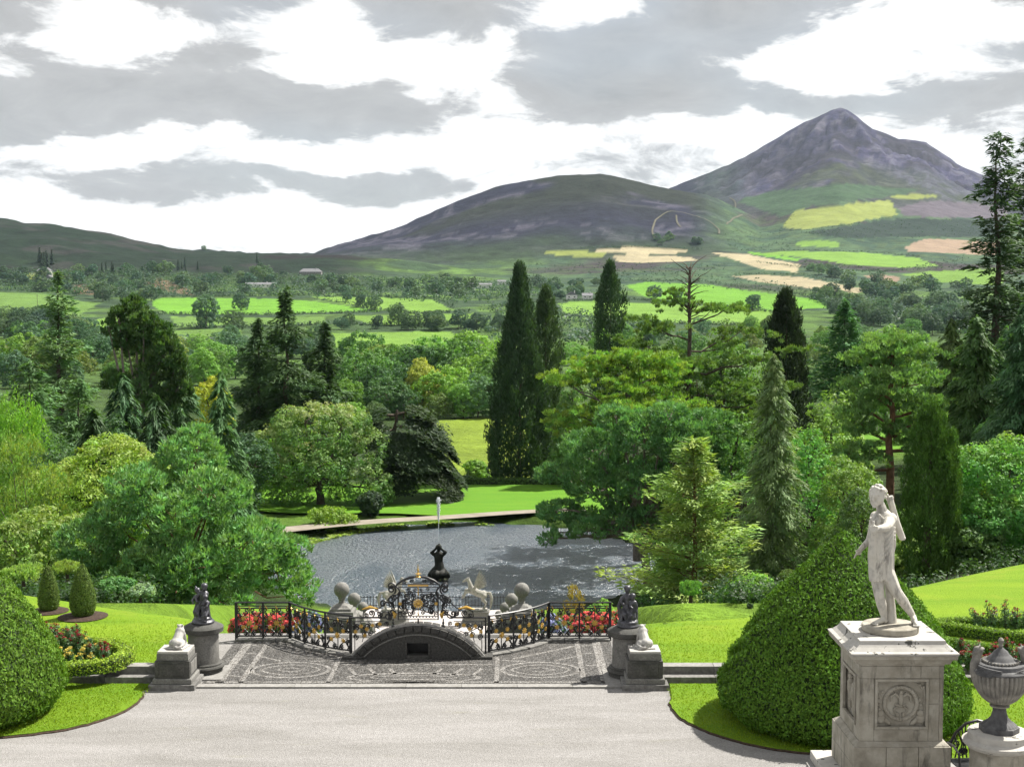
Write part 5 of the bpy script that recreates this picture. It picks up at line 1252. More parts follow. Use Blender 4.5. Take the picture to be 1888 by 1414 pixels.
# hedgerows between the fields
scatter([(170, 632), (330, 634), (600, 642), (640, 648), (600, 664), (170, 658)], 22, (8, 14), MID[:4], blu, 'hazy tree in the valley below the bright green pasture', 'valley trees below the bright pasture', 14, 450)
HEDGES = [([(285, 580), (400, 581), (508, 581), (600, 579), (705, 575)], 'hedge along the lower side of the bright green pasture'), ([(320, 603), (450, 604), (600, 599)], 'hedge below the dull pasture strip'), ([(590, 553), (640, 560), (700, 573), (760, 579), (870, 575)], 'hedge slanting between the two middle pastures'), ([(620, 600), (690, 600), (800, 601), (870, 598)], 'hedge below the middle pasture'), ([(0, 586), (80, 585), (150, 584)], 'hedge under the left-edge pasture'), ([(600, 548), (700, 548), (800, 551), (840, 570)], 'dark hedge on top of the middle pasture'),
 ([(1040, 556), (1150, 552), (1240, 558), (1330, 566), (1430, 576)], 'hedge between the two right-hand pastures'), ([(1150, 518), (1290, 519), (1400, 534), (1560, 556)], 'dark scrubby hedge above the right-hand bright pasture'), ([(1355, 506), (1480, 507), (1600, 533)], 'hedge above the big beige field'), ([(1370, 462), (1480, 462), (1600, 465), (1700, 474)], 'hedge above the long green field on the slope'), ([(1440, 426), (1490, 425), (1560, 416), (1657, 399)], 'dark hedge under the yellow green hill field'), ([(1442, 422), (1466, 390)], 'thin hedge on the left side of the yellow green hill field'), ([(1400, 484), (1480, 494), (1560, 500), (1660, 500)], 'hedge below the long green field on the slope'), ([(280, 548), (420, 547), (560, 545)], 'hedge along the upper side of the bright green pasture'), ([(1070, 458), (1180, 455), (1300, 460)], 'hedge above the narrow beige field'), ([(1030, 580), (1150, 593), (1250, 597), (1400, 602)], 'hedge at the foot of the right-hand pasture')]
for i, (pl, lab) in enumerate(HEDGES):
    pts = []
    for (a, b_) in zip(pl, pl[1:]):
        n = max(4, int(abs(b_[0]-a[0])/5))
        for j in range(n): pts.append(hit(a[0]+(b_[0]-a[0])*j/n, a[1]+(b_[1]-a[1])*j/n, 400))
    lv = Leaves(700+i); C = np.array([(p.x, p.y, p.z+1.0) for p in pts]); C = np.repeat(C, 3, axis=0)+lv.rng.normal(size=(len(C)*3, 3))*np.array([2.6, 1.5, .6]); O = unit(lv.rng.normal(size=C.shape)+np.array([0, -.3, .8]))
    lv.clumps(C, 1.7*lv.rng.uniform(.6, 1.5, len(C)), O, 9, 1.3, tint(lv.rng, (.026, .044, .03), len(C), .25), .9)
    tag(lv.build('hedgerow', 'leaf'), lab, 'hedge', 'field hedges')
# uncountable scrub and far woods
def scrub(name, label, regions, seed, colr, h=2.2, leaf=1.5):
    rg = random.Random(seed); lv = Leaves(seed); pts = []
    for poly, n in regions:
        cols = poly_cols(poly, 120); 
        for _ in range(n):
            x, a, b_ = rg.choice(cols); pts.append(hit(x+rg.uniform(-4, 4), rg.uniform(a, b_), 400))
    C = np.array([(p.x, p.y, p.z+.5*h) for p in pts]); O = unit(lv.rng.normal(size=C.shape)*.6+np.array([0, -.3, .8]))
    lv.clumps(C, h*lv.rng.uniform(.5, 1.6, len(C)), O, 9, leaf, tint(lv.rng, colr, len(C), .3), .8)
    tag(lv.build(name, 'leaf'), label, 'scrub', kind='stuff')
def undergrowth(name, label, edge, xs, seed, colr):
    lv = Leaves(seed); r = lv.rng; n = 900
    x = r.uniform(*xs, n); off = r.uniform(.6, 9, n)**1.0; D = edge(x)+off
    keep = (np.abs(x-axis_x(D)) > 11); x, D = x[keep], D[keep]; n = len(x)
    z = land_z(x, D); h = r.uniform(.3, 1.1, n)*np.clip(.3+off[keep]*.15, 0, 1.2)
    C = np.stack([x, D, z+h*.5], 1); O = unit(r.normal(size=(n, 3))*.5+np.array([0, 0, .8]))
    lv.clumps(C, h*.75, O, 22, .19, tint(r, colr, n, .35, .15), .9)
    tag(lv.build(name, 'leaf'), label, 'undergrowth', kind='stuff')
undergrowth('undergrowth', 'dark ferny undergrowth along the far edge of the left lawn', left_edge, (-34, -9.5), 41, (.022, .044, .015))
undergrowth('undergrowth', 'dark ferny undergrowth along the far edge of the right lawn', right_edge, (4, 34), 42, (.022, .044, .015))
scrub('scrub', 'dark gorse scrub covering the slopes between the far fields', [([(1130, 500), (1350, 505), (1560, 545), (1600, 552), (1400, 540), (1150, 518)], 260), ([(1480, 480), (1640, 500), (1790, 470), (1790, 495), (1600, 503), (1480, 490)], 260), ([(1480, 430), (1560, 418), (1660, 403), (1800, 406), (1800, 438), (1660, 442), (1560, 442)], 330), ([(1340, 425), (1440, 430), (1460, 460), (1340, 458)], 90), ([(960, 485), (1340, 486), (1340, 500), (960, 510)], 160)], 31, (.024, .04, .03))
scrub('distant_wood', 'hazy far-off wood in the valley reading as one mass', [([(0, 500), (280, 505), (280, 552), (100, 542), (0, 538)], 700), ([(270, 510), (600, 512), (1010, 525), (1030, 548), (840, 560), (600, 548), (300, 548)], 1500), ([(1500, 550), (1790, 560), (1790, 620), (1560, 590)], 900), ([(900, 560), (1040, 575), (1200, 600), (1200, 640), (900, 640)], 420), ([(0, 630), (300, 632), (560, 640), (600, 645), (600, 655), (0, 655)], 250)], 32, (.034, .058, .044), 5.0, 2.4)
# short grass of the nearest lawns
def grass():
    lv = Leaves(91); r = lv.rng; n = 90000
    x = np.concatenate([r.uniform(-20, -10.3, n//4), r.uniform(4.4, 16, n//4), r.uniform(-19, -10, n//4), r.uniform(4.2, 18, n//4)]); y = np.concatenate([r.uniform(35.0, 40.1, n//4), r.uniform(33.6, 40.1, n//4), r.uniform(41.05, 48, n//4), r.uniform(41.05, 48, n//4)])
    z = np.where(y < 40.5, .05, .4)
    def inedge(ex, x, y):
        ed = np.array([(p.x, p.y) for p in ex]); o = np.argsort(ed[:, 0]); return y > np.interp(x, ed[o, 0], ed[o, 1])+.02
    left, right = x < -9, x > 3
    ok = np.where(y > 40.5, True, np.where(left, inedge(vl_edge, x, y), inedge(vr_edge, x, y)))
    ok &= (np.hypot(x-cx.x, y-cx.y) > 2.6) & (np.hypot(x+15.2, y-37.3) > 2.5)
    ok &= (y < 41) | (r.uniform(size=len(y)) > sstep(42.5, 48, y)**.7)
    x, y, z = x[ok], y[ok], z[ok]; k = len(x); z = np.where(y > 40.5, z+(fbm(x/6, y/6, 5, 3)-.5)*.06, z)
    P = np.stack([x, y, z+.02], 1); T = unit(np.array([0, 0, 1.])+r.normal(size=(k, 3))*.5); Nn = np.cross(T, r.normal(size=(k, 3)))
    lv.put(P, T, Nn, r.uniform(.035, .07, k), r.uniform(.015, .03, k), tint(r, (.112, .15, .008), k, .14, .1))
    tag(lv.build('grass', 'leaf'), 'short mown grass blades on the lawns beside the terrace', 'grass', kind='stuff')
grass()
# lilies and rushes at the far left shore
def shore_plants():
    lv = Leaves(77); r = lv.rng; n = 2600; a = r.uniform(R(75), R(165), n); q = r.uniform(.93, 1.02, n)
    P = np.stack([LK[0]+np.cos(a)*LK[2]*1.0*q, LK[1]+np.sin(a)*LK[3]*1.0*q, np.full(n, LAKE_Z+.12)], 1); P[:, 2] += r.uniform(-.1, .12, n)
    keep = (vnoise(a*14, q*6, 3) > .35); P = P[keep]; n = len(P)
    lv.put(P, r.normal(size=(n, 3))*np.array([1, 1, .3]), unit(np.array([0, 0, 1.])+r.normal(size=(n, 3))*.25), np.full(n, .34), np.full(n, .26), tint(r, (.17, .22, .05), n, .3, .15))
    tag(lv.build('lily_pads', 'leaf'), 'yellow green lily pads and rushes along the far shore of the lake', 'water plants', kind='stuff')
shore_plants()

# ================================================================== THE TERRACE
AX = -2.9
# pebble mosaic floor of the perron with its light bands laid in
mosaic = flat('pebble_mosaic', 'pebble_dark', [(-9.0, 40.12), (3.2, 40.12), (3.2, 45.75), (1.2, 45.75), (.3, 44.7), (-.75, 44.0), (-5.05, 44.0), (-6.1, 44.7), (-7.2, 45.75), (-9.0, 45.75)], 0.0)
def ring_band(c, a, b, w, z, n=40, p=2.0):
    V = []
    for i in range(n):
        t = 2*math.pi*i/n; ct, st = math.cos(t), math.sin(t)
        k = (abs(ct)**p+abs(st)**p)**(-1/p)
        V += [(c[0]+a*ct*k, c[1]+b*st*k, z), (c[0]+max(a-w, 0)*ct*k, c[1]+max(b-w, 0)*st*k, z)]
    me = bpy.data.meshes.new('pebble_band'); me.from_pydata(V, [], [(2*i, (2*i+2) % (2*n), (2*i+3) % (2*n), 2*i+1) for i in range(n)]); me.materials.append(M['pebble_light'])
    o = bpy.data.objects.new('pebble_band', me); COL.objects.link(o); o.parent = mosaic
def quad_band(p0, p1, w, z=.004):
    p0, p1 = Vector((*p0, 0)), Vector((*p1, 0)); d = (p1-p0).normalized(); q = Vector((-d.y, d.x, 0))*w/2
    flat('pebble_band', 'pebble_light', [p0-q, p1-q, p1+q, p0+q], z, mosaic)
for s in (-1, 1):
    c = (AX+s*3.75, 41.75)
    ring_band(c, 1.22, .92, .13, .004); ring_band(c, .92, .62, .10, .004, 40, 1.6); ring_band(c, .5, .3, .10, .004, 24, 1.0)
    quad_band((AX+s*5.0, 40.3), (AX+s*5.0, 45.3), .16); quad_band((AX+s*5.62, 40.3), (AX+s*5.62, 45.4), .26)
    quad_band((AX+s*2.45, 40.3), (AX+s*2.45, 43.2), .14)
    quad_band((AX+s*4.9, 44.6), (AX+s*2.9, 43.0), .15); quad_band((AX+s*4.9, 43.3), (AX+s*4.2, 42.75), .12); quad_band((AX+s*2.6, 42.85), (AX+s*3.3, 42.7), .12)
    for y in (41.0, 42.2, 43.6, 44.6): quad_band((AX+s*5.12, y), (AX+s*5.46, y+.12), .09)
    for x in (.5, 1.1, 1.7): quad_band((AX+s*x, 41.1), (AX+s*(x+.3), 41.9), .12)
    quad_band((AX+s*.2, 42.35), (AX+s*2.3, 42.35), .12)
ring_band((AX, 40.9), 2.0, .55, .16, .004, 40); ring_band((AX, 40.9), 1.3, .26, .1, .004, 32)
quad_band((-8.9, 40.42), (3.1, 40.42), .14)
# kerb stones in front
kerb = tag(thing('front_kerb', None, None), kind='structure'); del_keys = [k for k in ('label', 'category') if k in kerb]
me = MB().box(-.795, .795, -.16, .16, -.1, .03).mesh('kerb_stone', 'kerb', False)
for i in range(8): inst('kerb_stone', me, kerb, (-8.65+i*1.6, 39.98, 0))
# two long steps up to each lawn
for s, x0, x1, nm in ((-1, -42, -10.3, 'lawn_steps_left'), (1, 4.4, 44, 'lawn_steps_right')):
    st = tag(thing(nm, None, None), kind='structure')
    m1 = MB().box(-.742, .742, -.19, .19, 0, .205).mesh('step_stone', 'step_stone', False); m2 = MB().box(-.742, .742, -.24, .2, 0, .20).mesh('step_stone', 'step_stone', False); m3 = MB().box(-.742, .742, -.22, .2, 0, .035).mesh('coping_stone', 'kerb', False)
    for i in range(int((x1-x0)/1.5)):
        x = x0+.75+i*1.5 if s > 0 else x1-.75-i*1.5
        inst('step_stone', m1, st, (x, 40.38, 0)); inst('step_stone', m2, st, (x, 40.78, .19)); inst('coping_stone', m3, st, (x, 40.775, .392))

# ---- lion plinths, drum pedestals
def lion_plinth(x, label):
    t = thing('lion_plinth', label, 'pedestal', (x, 40.2, 0), 0, 'lion plinths')
    MB().stack([(-.05, .66, .62), (.14, .66, .62)]).build('footing', 'step_stone', t, smooth=False, bevel=.015)
    MB().stack([(.143, .56, .54), (.27, .56, .54), (.30, .53, .51)]).build('base_course', 'granite', t, smooth=False, bevel=.012)
    b = MB().stack([(.302, .50, .48), (.80, .50, .48)]); b.build('dado', 'granite_dark', t, smooth=False, bevel=.012)
    for yy, zz in ((-.485, 0),):
        MB().box(-.37, .37, yy-.02, yy+.0, .38, .72).build('front_panel', 'granite_dark', t, smooth=False, bevel=.01)
    for sx in (-1, 1): MB().box(sx*.505-.012, sx*.505+.012, -.34, .34, .38, .72).build('side_panel', 'granite', t, smooth=False, bevel=.01)
    MB().stack([(.802, .455, .435), (.99, .455, .435)]).build('cap', 'granite', t, smooth=False, bevel=.012)
    MB().stack([(.992, .44, .42), (1.06, .44, .42)]).build('top_slab', 'marble_white', t, smooth=False, bevel=.01)
    return t
lion_plinth(-9.72, 'grey granite plinth carrying the white lion at the left end of the mosaic'); lion_plinth(3.82, 'grey granite plinth carrying the white lion at the right end of the mosaic')
def drum(x, y, label):
    t = thing('drum_pedestal', label, 'pedestal', (x, y, 0), 0, 'drum pedestals')
    MB().box(-.72, .72, -.95, .62, -.02, .03).build('floor_slab', 'kerb', t, smooth=False)
    MB().lathe([(.56, .032), (.56, .13), (.60, .15), (.62, .19), (.60, .23), (.55, .25), (.55, .29), (.51, .32)], 40).build('moulded_base', 'granite_dark', t)
    MB().lathe([(.465, .32), (.455, .7), (.45, 1.14), (.475, 1.16), (.475, 1.19)], 40).build('shaft', 'granite', t)
    MB().lathe([(.50, 1.192), (.59, 1.24), (.60, 1.37), (.585, 1.385), (.42, 1.47), (.40, 1.475)], 40, ).build('cap', 'granite_dark', t)
    return t
drum(-9.22, 41.55, 'round grey stone drum under the left bronze group'); drum(3.42, 41.1, 'round grey stone drum under the right bronze group')

# ---- lions (seen from behind, seated)
def lion(loc, rz, flip, label):
    b = MB(); s = flip
    b.box(-.26, .26, -.22, .34, 0, .05)
    b.ell((0, -.04, .17), (.17, .2, .15)); b.limb(((0, .0, .2), .155), ((0, .14, .36), .135), ((0, .2, .45), .12))
    b.ell((0, .2, .44), (.145, .13, .14)); b.ell((0, .25, .55), (.095, .105, .095)); b.ell((0, .35, .525), (.055, .06, .045))
    for e in (-1, 1):
        b.ell((e*.075, .21, .625), (.03, .022, .032)); b.limb(((e*.1, .24, .36), .06), ((e*.11, .3, .18), .045), ((e*.11, .31, .08), .04)); b.ell((e*.11, .35, .075), (.05, .07, .035))
        b.ell((e*.15, .0, .14), (.085, .17, .115)); b.ell((e*.17, .15, .075), (.05, .11, .035))
    b.limb(((0, -.2, .1), .035), ((s*.1, -.25, .08), .03), ((s*.19, -.2, .09), .028), ((s*.24, -.09, .12), .032), ((s*.22, -.02, .16), .03))
    t = thing('stone_lion', label, 'statue', loc, rz, 'seated lions')
    sculpt(b, 'body', 'marble_white', t, .017, 3)
lion((-9.68, 40.2, 1.06), R(-12), 1, 'small white marble lion seated on the left granite plinth'); lion((3.84, 40.2, 1.06), R(14), -1, 'small white marble lion seated on the right granite plinth')

# ---- bronze groups of children
def figure(b, hip, chest, head, hr, arms, legs, k=1.0):
    """one child-like body as overlapping volumes"""
    hip, chest, head = Vector(hip), Vector(chest), Vector(head)
    b.limb((hip, .13*k), (hip.lerp(chest, .5), .115*k), (chest, .125*k)); b.ell(hip, (.14*k, .13*k, .12*k)); b.ell(chest+Vector((0, 0, .02)), (.155*k, .115*k, .12*k))
    b.cap(chest, head, .055*k, .055*k); b.ell(head, (hr*.9, hr, hr*1.12)); b.ell(head+Vector((0, .01, hr*.35)), (hr*1.02, hr*1.05, hr*.85))
    for a in arms: b.limb(*[(p, r*k) for p, r in zip(a, (.062, .05, .036))]); b.ell(a[-1], .045*k)
    for l in legs: b.limb(*[(p, r*k) for p, r in zip(l, (.098, .072, .045))]); b.ell(Vector(l[-1])+Vector((0, -.04, 0)), (.045*k, .085*k, .04*k))
def bronze_left():
    b = MB(); b.lathe([(.33, 0), (.34, .06), (.30, .10)], 20); b.ell((0, 0, .14), (.28, .25, .12)); b.limb(((-.05, .05, .1), .17), ((-.06, .05, .45), .12))
    figure(b, (-.02, .02, .55), (.05, .0, .86), (.09, -.05, 1.1), .105, [[(.14, -.06, .9), (.2, -.16, .72), (.17, -.2, .62)], [(-.08, .0, .9), (-.18, -.08, .76), (-.08, -.18, .68)]], [[(.06, -.03, .5), (.16, -.16, .36), (.15, -.12, .12)], [(-.08, -.03, .5), (-.09, -.17, .33), (-.05, -.13, .12)]])
    figure(b, (-.22, .06, .5), (-.2, .04, .74), (-.2, .0, .95), .085, [[(-.27, 0, .78), (-.31, -.1, .66), (-.22, -.16, .6)], [(-.14, 0, .78), (-.24, .02, .95), (-.27, .02, 1.06)]], [[(-.24, .02, .46), (-.25, -.08, .32), (-.24, -.05, .13)], [(-.2, .05, .46), (-.18, -.05, .3), (-.19, .0, .13)]], .72)
    figure(b, (.19, -.05, .4), (.2, -.07, .62), (.18, -.12, .8), .08, [[(.26, -.1, .66), (.29, -.2, .56), (.2, -.24, .52)], [(.14, -.12, .66), (.1, -.2, .6), (.14, -.25, .62)]], [[(.22, -.08, .38), (.25, -.2, .28), (.24, -.18, .12)], [(.16, -.08, .38), (.17, -.22, .26), (.17, -.2, .12)]], .68)
    for i in range(7):
        a = i*.9; b.limb(((math.cos(a)*.13, math.sin(a)*.12, .62), .035), ((math.cos(a)*.19, math.sin(a)*.16, .36), .04), ((math.cos(a+.2)*.24, math.sin(a+.2)*.21, .12), .04))
    return b
def bronze_right():
    b = MB(); b.lathe([(.33, 0), (.34, .05), (.31, .09), (.31, .16), (.28, .2)], 20); b.limb(((0, .08, .15), .16), ((0, .08, .5), .13))
    figure(b, (-.04, .03, .52), (-.02, .0, .86), (-.02, -.03, 1.12), .105, [[(-.12, -.03, .9), (-.24, -.06, .78), (-.18, -.16, .7)], [(.1, .0, .9), (.16, -.06, .76), (.12, -.12, .7)]], [[(-.1, 0, .5), (-.14, -.18, .4), (-.06, -.14, .18)], [(.0, -.02, .5), (.04, -.18, .36), (.05, -.13, .18)]])
    figure(b, (.12, -.06, .46), (.13, -.08, .7), (.12, -.11, .91), .09, [[(.2, -.1, .74), (.25, -.12, .58), (.22, -.16, .48)], [(.05, -.1, .74), (.02, -.2, .64), (.08, -.24, .6)]], [[(.15, -.06, .42), (.17, -.13, .28), (.16, -.1, .18)], [(.09, -.06, .42), (.08, -.16, .3), (.1, -.14, .18)]], .76)
    b.limb(((-.18, .06, .85), .05), ((-.26, .05, .6), .06), ((-.22, .04, .3), .07), ((-.2, 0, .14), .06)); b.limb(((.22, .05, .7), .05), ((.26, .04, .45), .06), ((.24, 0, .2), .07))
    for i in range(6):
        a = i*1.05+.3; b.limb(((math.cos(a)*.12, math.sin(a)*.12, .6), .035), ((math.cos(a)*.18, math.sin(a)*.15, .36), .04), ((math.cos(a)*.22, math.sin(a)*.2, .16), .04))
    return b
t = thing('bronze_group', 'dark bronze group of three children on the left stone drum', 'statue', (-9.22, 41.55, 1.475), R(-25), 'bronze groups'); sculpt(bronze_left(), 'figures', 'bronze', t, .015, 2)
t = thing('bronze_group', 'dark bronze group of two embracing children on the right stone drum', 'statue', (3.42, 41.1, 1.475), R(8), 'bronze groups'); sculpt(bronze_right(), 'figures', 'bronze', t, .015, 2)

# ================================================================== IRONWORK
def spiral_pts(r0=.5, r1=.10, turns=1.55, n=20, start=0.0):
    return [(math.cos(start+t*turns*2*math.pi)*(r0+(r1-r0)*t**.8), 0, math.sin(start+t*turns*2*math.pi)*(r0+(r1-r0)*t**.8)) for t in np.linspace(0, 1, n)]
SCROLL = MB().tube(spiral_pts(), [.10]*19+[.16], 5).mesh('scroll', 'iron')                 # unit scroll, diameter 1
CSC = None
def c_scroll_mesh():
    b = MB(); up = [(x-.25, 0, z+.42) for x, _, z in spiral_pts(.25, .06, 1.25, 15, -.5*math.pi+1.2)]
    arc = [(math.cos(a)*.42-.12, 0, math.sin(a)*.42) for a in np.linspace(-1.2, 1.2, 9)]
    lo = [(x, 0, -z) for x, _, z in up]
    b.tube(up[::-1][:-1]+arc[::-1]+lo[1:], .06, 5); return b.mesh('c_scroll', 'iron')
CSC = c_scroll_mesh()
def s_scroll_mesh():
    up = [(x+.2, 0, z+.3) for x, _, z in spiral_pts(.2, .05, 1.2, 13, math.pi)]; lo = [(-x, 0, -z) for x, _, z in up]
    b = MB(); b.tube(up[::-1]+lo, .04, 5); return b.mesh('s_scroll', 'iron')
SSC = s_scroll_mesh()
def rosette_mesh(n=8, r=.5):
    b = MB(); b.ell((0, 0, 0), (.17, .12, .17), seg=8, rings=5)
    for i in range(n):
        a = 2*math.pi*i/n; b.ell((math.cos(a)*.32, -.02, math.sin(a)*.32), (.2, .06, .11), (0, -math.degrees(a), 0), 6, 4)
    return b.mesh('rosette', 'gilding')
ROS = rosette_mesh()
def leaf_tip_mesh():
    b = MB(); b.tube([(0, 0, -.5), (.08, 0, -.1), (-.05, 0, .25), (.12, 0, .5)], [.05, .14, .1, .02], 5); return b.mesh('gilt_leaf', 'gilding')
TIP = leaf_tip_mesh()
def fence_panel(fence, p0, p1, h=1.08, n_gold=5, style=0):
    """one panel of the railing between two plan points"""
    p0, p1 = Vector((*p0, 0)), Vector((*p1, 0)); d = p1-p0; w = d.length; a = math.atan2(d.y, d.x)
    b = MB(); c = Vector((w/2, 0, 0))
    b.box(0, w, -.015, .015, .055, .095); b.box(0, w, -.015, .015, h-.105, h-.07); b.box(w/2-.014, w/2+.014, -.01, .01, .06, h-.09)
    for sx in (-1, 1):
        b.tube([(w/2+sx*w*.46, 0, .1), (w/2+sx*w*.28, 0, h*.33), (w/2, 0, h*.48), (w/2+sx*w*.25, 0, h*.6), (w/2+sx*w*.46, 0, h*.88)], .018, 4)
    pn = b.build('panel', 'iron', fence, loc=p0, rz=a)
    for sx in (-1, 1):
        for sz in (-1, 1):
            inst('c_scroll', CSC, pn, (w/2+sx*w*.27, -.008*sz, h*.48+sz*h*.29), (0, R(90*sz if sx < 0 else 90*sz), 0), (h*.34, .5, w*.36))
            inst('scroll', SCROLL, pn, (w/2+sx*w*.37, .012, h*.47+sz*h*.14), (0, R(40*sx*sz), R(180 if sx > 0 else 0)), (.18, .3, .18))
            inst('scroll', SCROLL, pn, (w/2+sx*w*.14, .014, h*.47+sz*h*.30), (0, R(200*sz), R(180 if sx > 0 else 0)), (.17, .3, .17))
    g = [(.5, .47), (.27, .34), (.73, .34), (.27, .62), (.73, .62), (.5, .84), (.5, .14)][:n_gold]
    for gx, gz in g: inst('rosette', ROS, pn, (w*gx, -.03, h*gz), (0, R(22), 0), .16 if (gx, gz) != (.5, .47) else .21)
    for gx in (.12, .5, .88): inst('gilt_leaf', TIP, pn, (w*gx, -.01, h*.93), (0, R(20*(1 if gx > .5 else -1)), 0), .17)
    return pn
def railing(path, label, nper):
    t = thing('iron_railing', label, 'railing', (0, 0, .05), 0, 'terrace railings')
    c = [Vector((*p, 0)) for p in path]
    acc = [0]
    for a, b in zip(c, c[1:]): acc.append(acc[-1]+(b-a).length)
    def pt(s):
        for i in range(len(c)-1):
            if s <= acc[i+1]+1e-6: return c[i].lerp(c[i+1], (s-acc[i])/(acc[i+1]-acc[i]))
        return c[-1]
    L_ = acc[-1]; n = nper; ss = [L_*i/n for i in range(n+1)]
    pm = MB().box(-.03, .03, -.03, .03, -.08, 1.16).mesh('post', 'iron', False)
    for i in range(n):
        q0, q1 = pt(ss[i]), pt(ss[i+1]); fence_panel(t, q0.to_2d(), q1.to_2d())
    for i in range(n+1):
        q = pt(ss[i]); inst('post', pm, t, (q.x, q.y, 0), scale=(1, 1, 1) if 0 < i < n else (1.5, 1.5, 1.03))
    fine = [pt(L_*i/(n*4)) for i in range(n*4+1)]
    b = MB(); b.tube([(p.x, p.y, 1.18) for p in fine], .034, 6); b.build('handrail', 'iron', t)
    b = MB(); b.tube([(p.x, p.y, 1.06) for p in fine], .016, 5); b.build('lower_rail', 'iron', t)
    return t
def curve(p0, p1, bulge, n=8):
    a, b = Vector((*p0, 0)), Vector((*p1, 0)); d = b-a; q = Vector((-d.y, d.x, 0))
    return [tuple((a.lerp(b, i/n)+q*bulge*4*(i/n)*(1-i/n)).to_2d()) for i in range(n+1)]
railing([(-9.0, 45.45), (-7.25, 45.45)], 'straight black iron railing with gilt flowers beside the left bronze group', 2)
railing(curve((-7.25, 45.45), (-5.05, 43.55), -.08), 'curved black iron railing with gilt flowers sweeping down left of the arch', 3)
railing(curve((-.72, 43.55), (1.2, 45.45), -.08), 'curved black iron railing with gilt flowers right of the arch', 3)
railing([(1.2, 45.45), (3.2, 45.45)], 'straight black iron railing with gilt flowers beside the right bronze group', 2)
# low rubble curb under the railing
def curb(path, label):
    t = thing('stone_curb', label, 'curb', (0, 0, 0), 0, 'railing curbs'); c = [Vector((*p, 0)) for p in path]; k = 0
    for a, b in zip(c, c[1:]):
        d = b-a; n = max(1, round(d.length/.5)); ang = math.atan2(d.y, d.x); w = d.length/n
        for i in range(n):
            p = a.lerp(b, (i+.5)/n); r = random.Random(k); k += 1
            MB().box(-w/2+.008, w/2-.008, -.2-r.uniform(0, .04), .16, -.05, .055+r.uniform(-.01, .015)).build('stone', 'granite' if k % 3 else 'step_stone', t, smooth=False, bevel=.015, loc=(p.x, p.y, 0), rz=ang)
curb([(-9.0, 45.42), (-7.25, 45.42)], 'low stone curb under the straight railing on the left'); curb(curve((-7.25, 45.42), (-5.05, 43.5), -.08, 4), 'low stone curb under the curved railing left of the arch')
curb(curve((-.72, 43.5), (1.2, 45.42), -.08, 4), 'low stone curb under the curved railing right of the arch'); curb([(1.2, 45.42), (3.2, 45.42)], 'low stone curb under the straight railing on the right')

# ---- segmental stone arch with its opening
def stone_arch():
    t = thing('stone_arch', 'low dark segmental stone arch with a square black opening in the middle of the terrace', 'arch', (AX-.02, 43.0, 0))
    W, H = 2.06, 1.02; Rr = (W*W+H*H)/(2*H); zc = H-Rr
    def top(x, k=0.0): return math.sqrt(max((Rr-k)**2-x*x, 0))+zc
    def strip_poly(x0, x1, z0, k, n=10):
        xs = np.linspace(x0, x1, n); return [(x0, z0), (x1, z0)]+[(x, max(top(x, k), z0+.004)) for x in xs[::-1]]
    k = .17; wi = math.sqrt((Rr-k)**2-zc**2)
    MB().prism(strip_poly(-wi+.02, -.33, -.02, k), 0, .7).build('wall', 'grotto', t, smooth=False)
    MB().prism(strip_poly(.33, wi-.02, -.02, k), 0, .7).build('wall', 'grotto', t, smooth=False)
    MB().prism(strip_poly(-.327, .327, .50, k, 6), 0, .7).build('lintel', 'grotto', t, smooth=False)
    MB().box(-.325, .325, -.01, .7, -.02, .10).build('sill', 'granite_dark', t, smooth=False)
    MB().box(-.325, .325, .55, .69, .10, .498).build('opening_back', 'iron', t, smooth=False)
    for s in (-1, 1): MB().box(s*.36-.035, s*.36+.035, -.025, .1, .06, .54).build('jamb', 'grotto', t, smooth=False, bevel=.006)
    n = 17; a0 = math.asin(W/Rr)
    for i in range(n):                                               # voussoirs
        b0, b1 = -a0+2*a0*i/n+.004, -a0+2*a0*(i+1)/n-.004; po = []
        for q in np.linspace(b0, b1, 4): po.append((math.sin(q)*Rr, math.cos(q)*Rr+zc))
        for q in np.linspace(b1, b0, 4): po.append((math.sin(q)*(Rr-.168), math.cos(q)*(Rr-.168)+zc))
        po = [(x, max(z, -.03)) for x, z in po]
        if len(set(po)) > 3: MB().prism(po[::-1], -.04, .72).build('voussoir', 'grotto', t, smooth=False, bevel=.01)
    b = MB(); b.tube([(math.sin(q)*(Rr+.02), .12, math.cos(q)*(Rr+.02)+zc) for q in np.linspace(-a0*.98, a0*.98, 40)], .05, 6); b.build('coping', 'kerb', t)
    b = MB(); b.tube([(math.sin(q)*(Rr-.26), -.012, math.cos(q)*(Rr-.26)+zc) for q in np.linspace(-a0*.9, a0*.9, 40)], .022, 5); b.build('moulding', 'granite', t)
    for s in (-1, 1): MB().box(s*1.98-.34, s*1.98+.34, -.07, .5, -.03, .085).build('springer_block', 'grotto', t, smooth=False, bevel=.015)
    return top
arch_top = stone_arch()

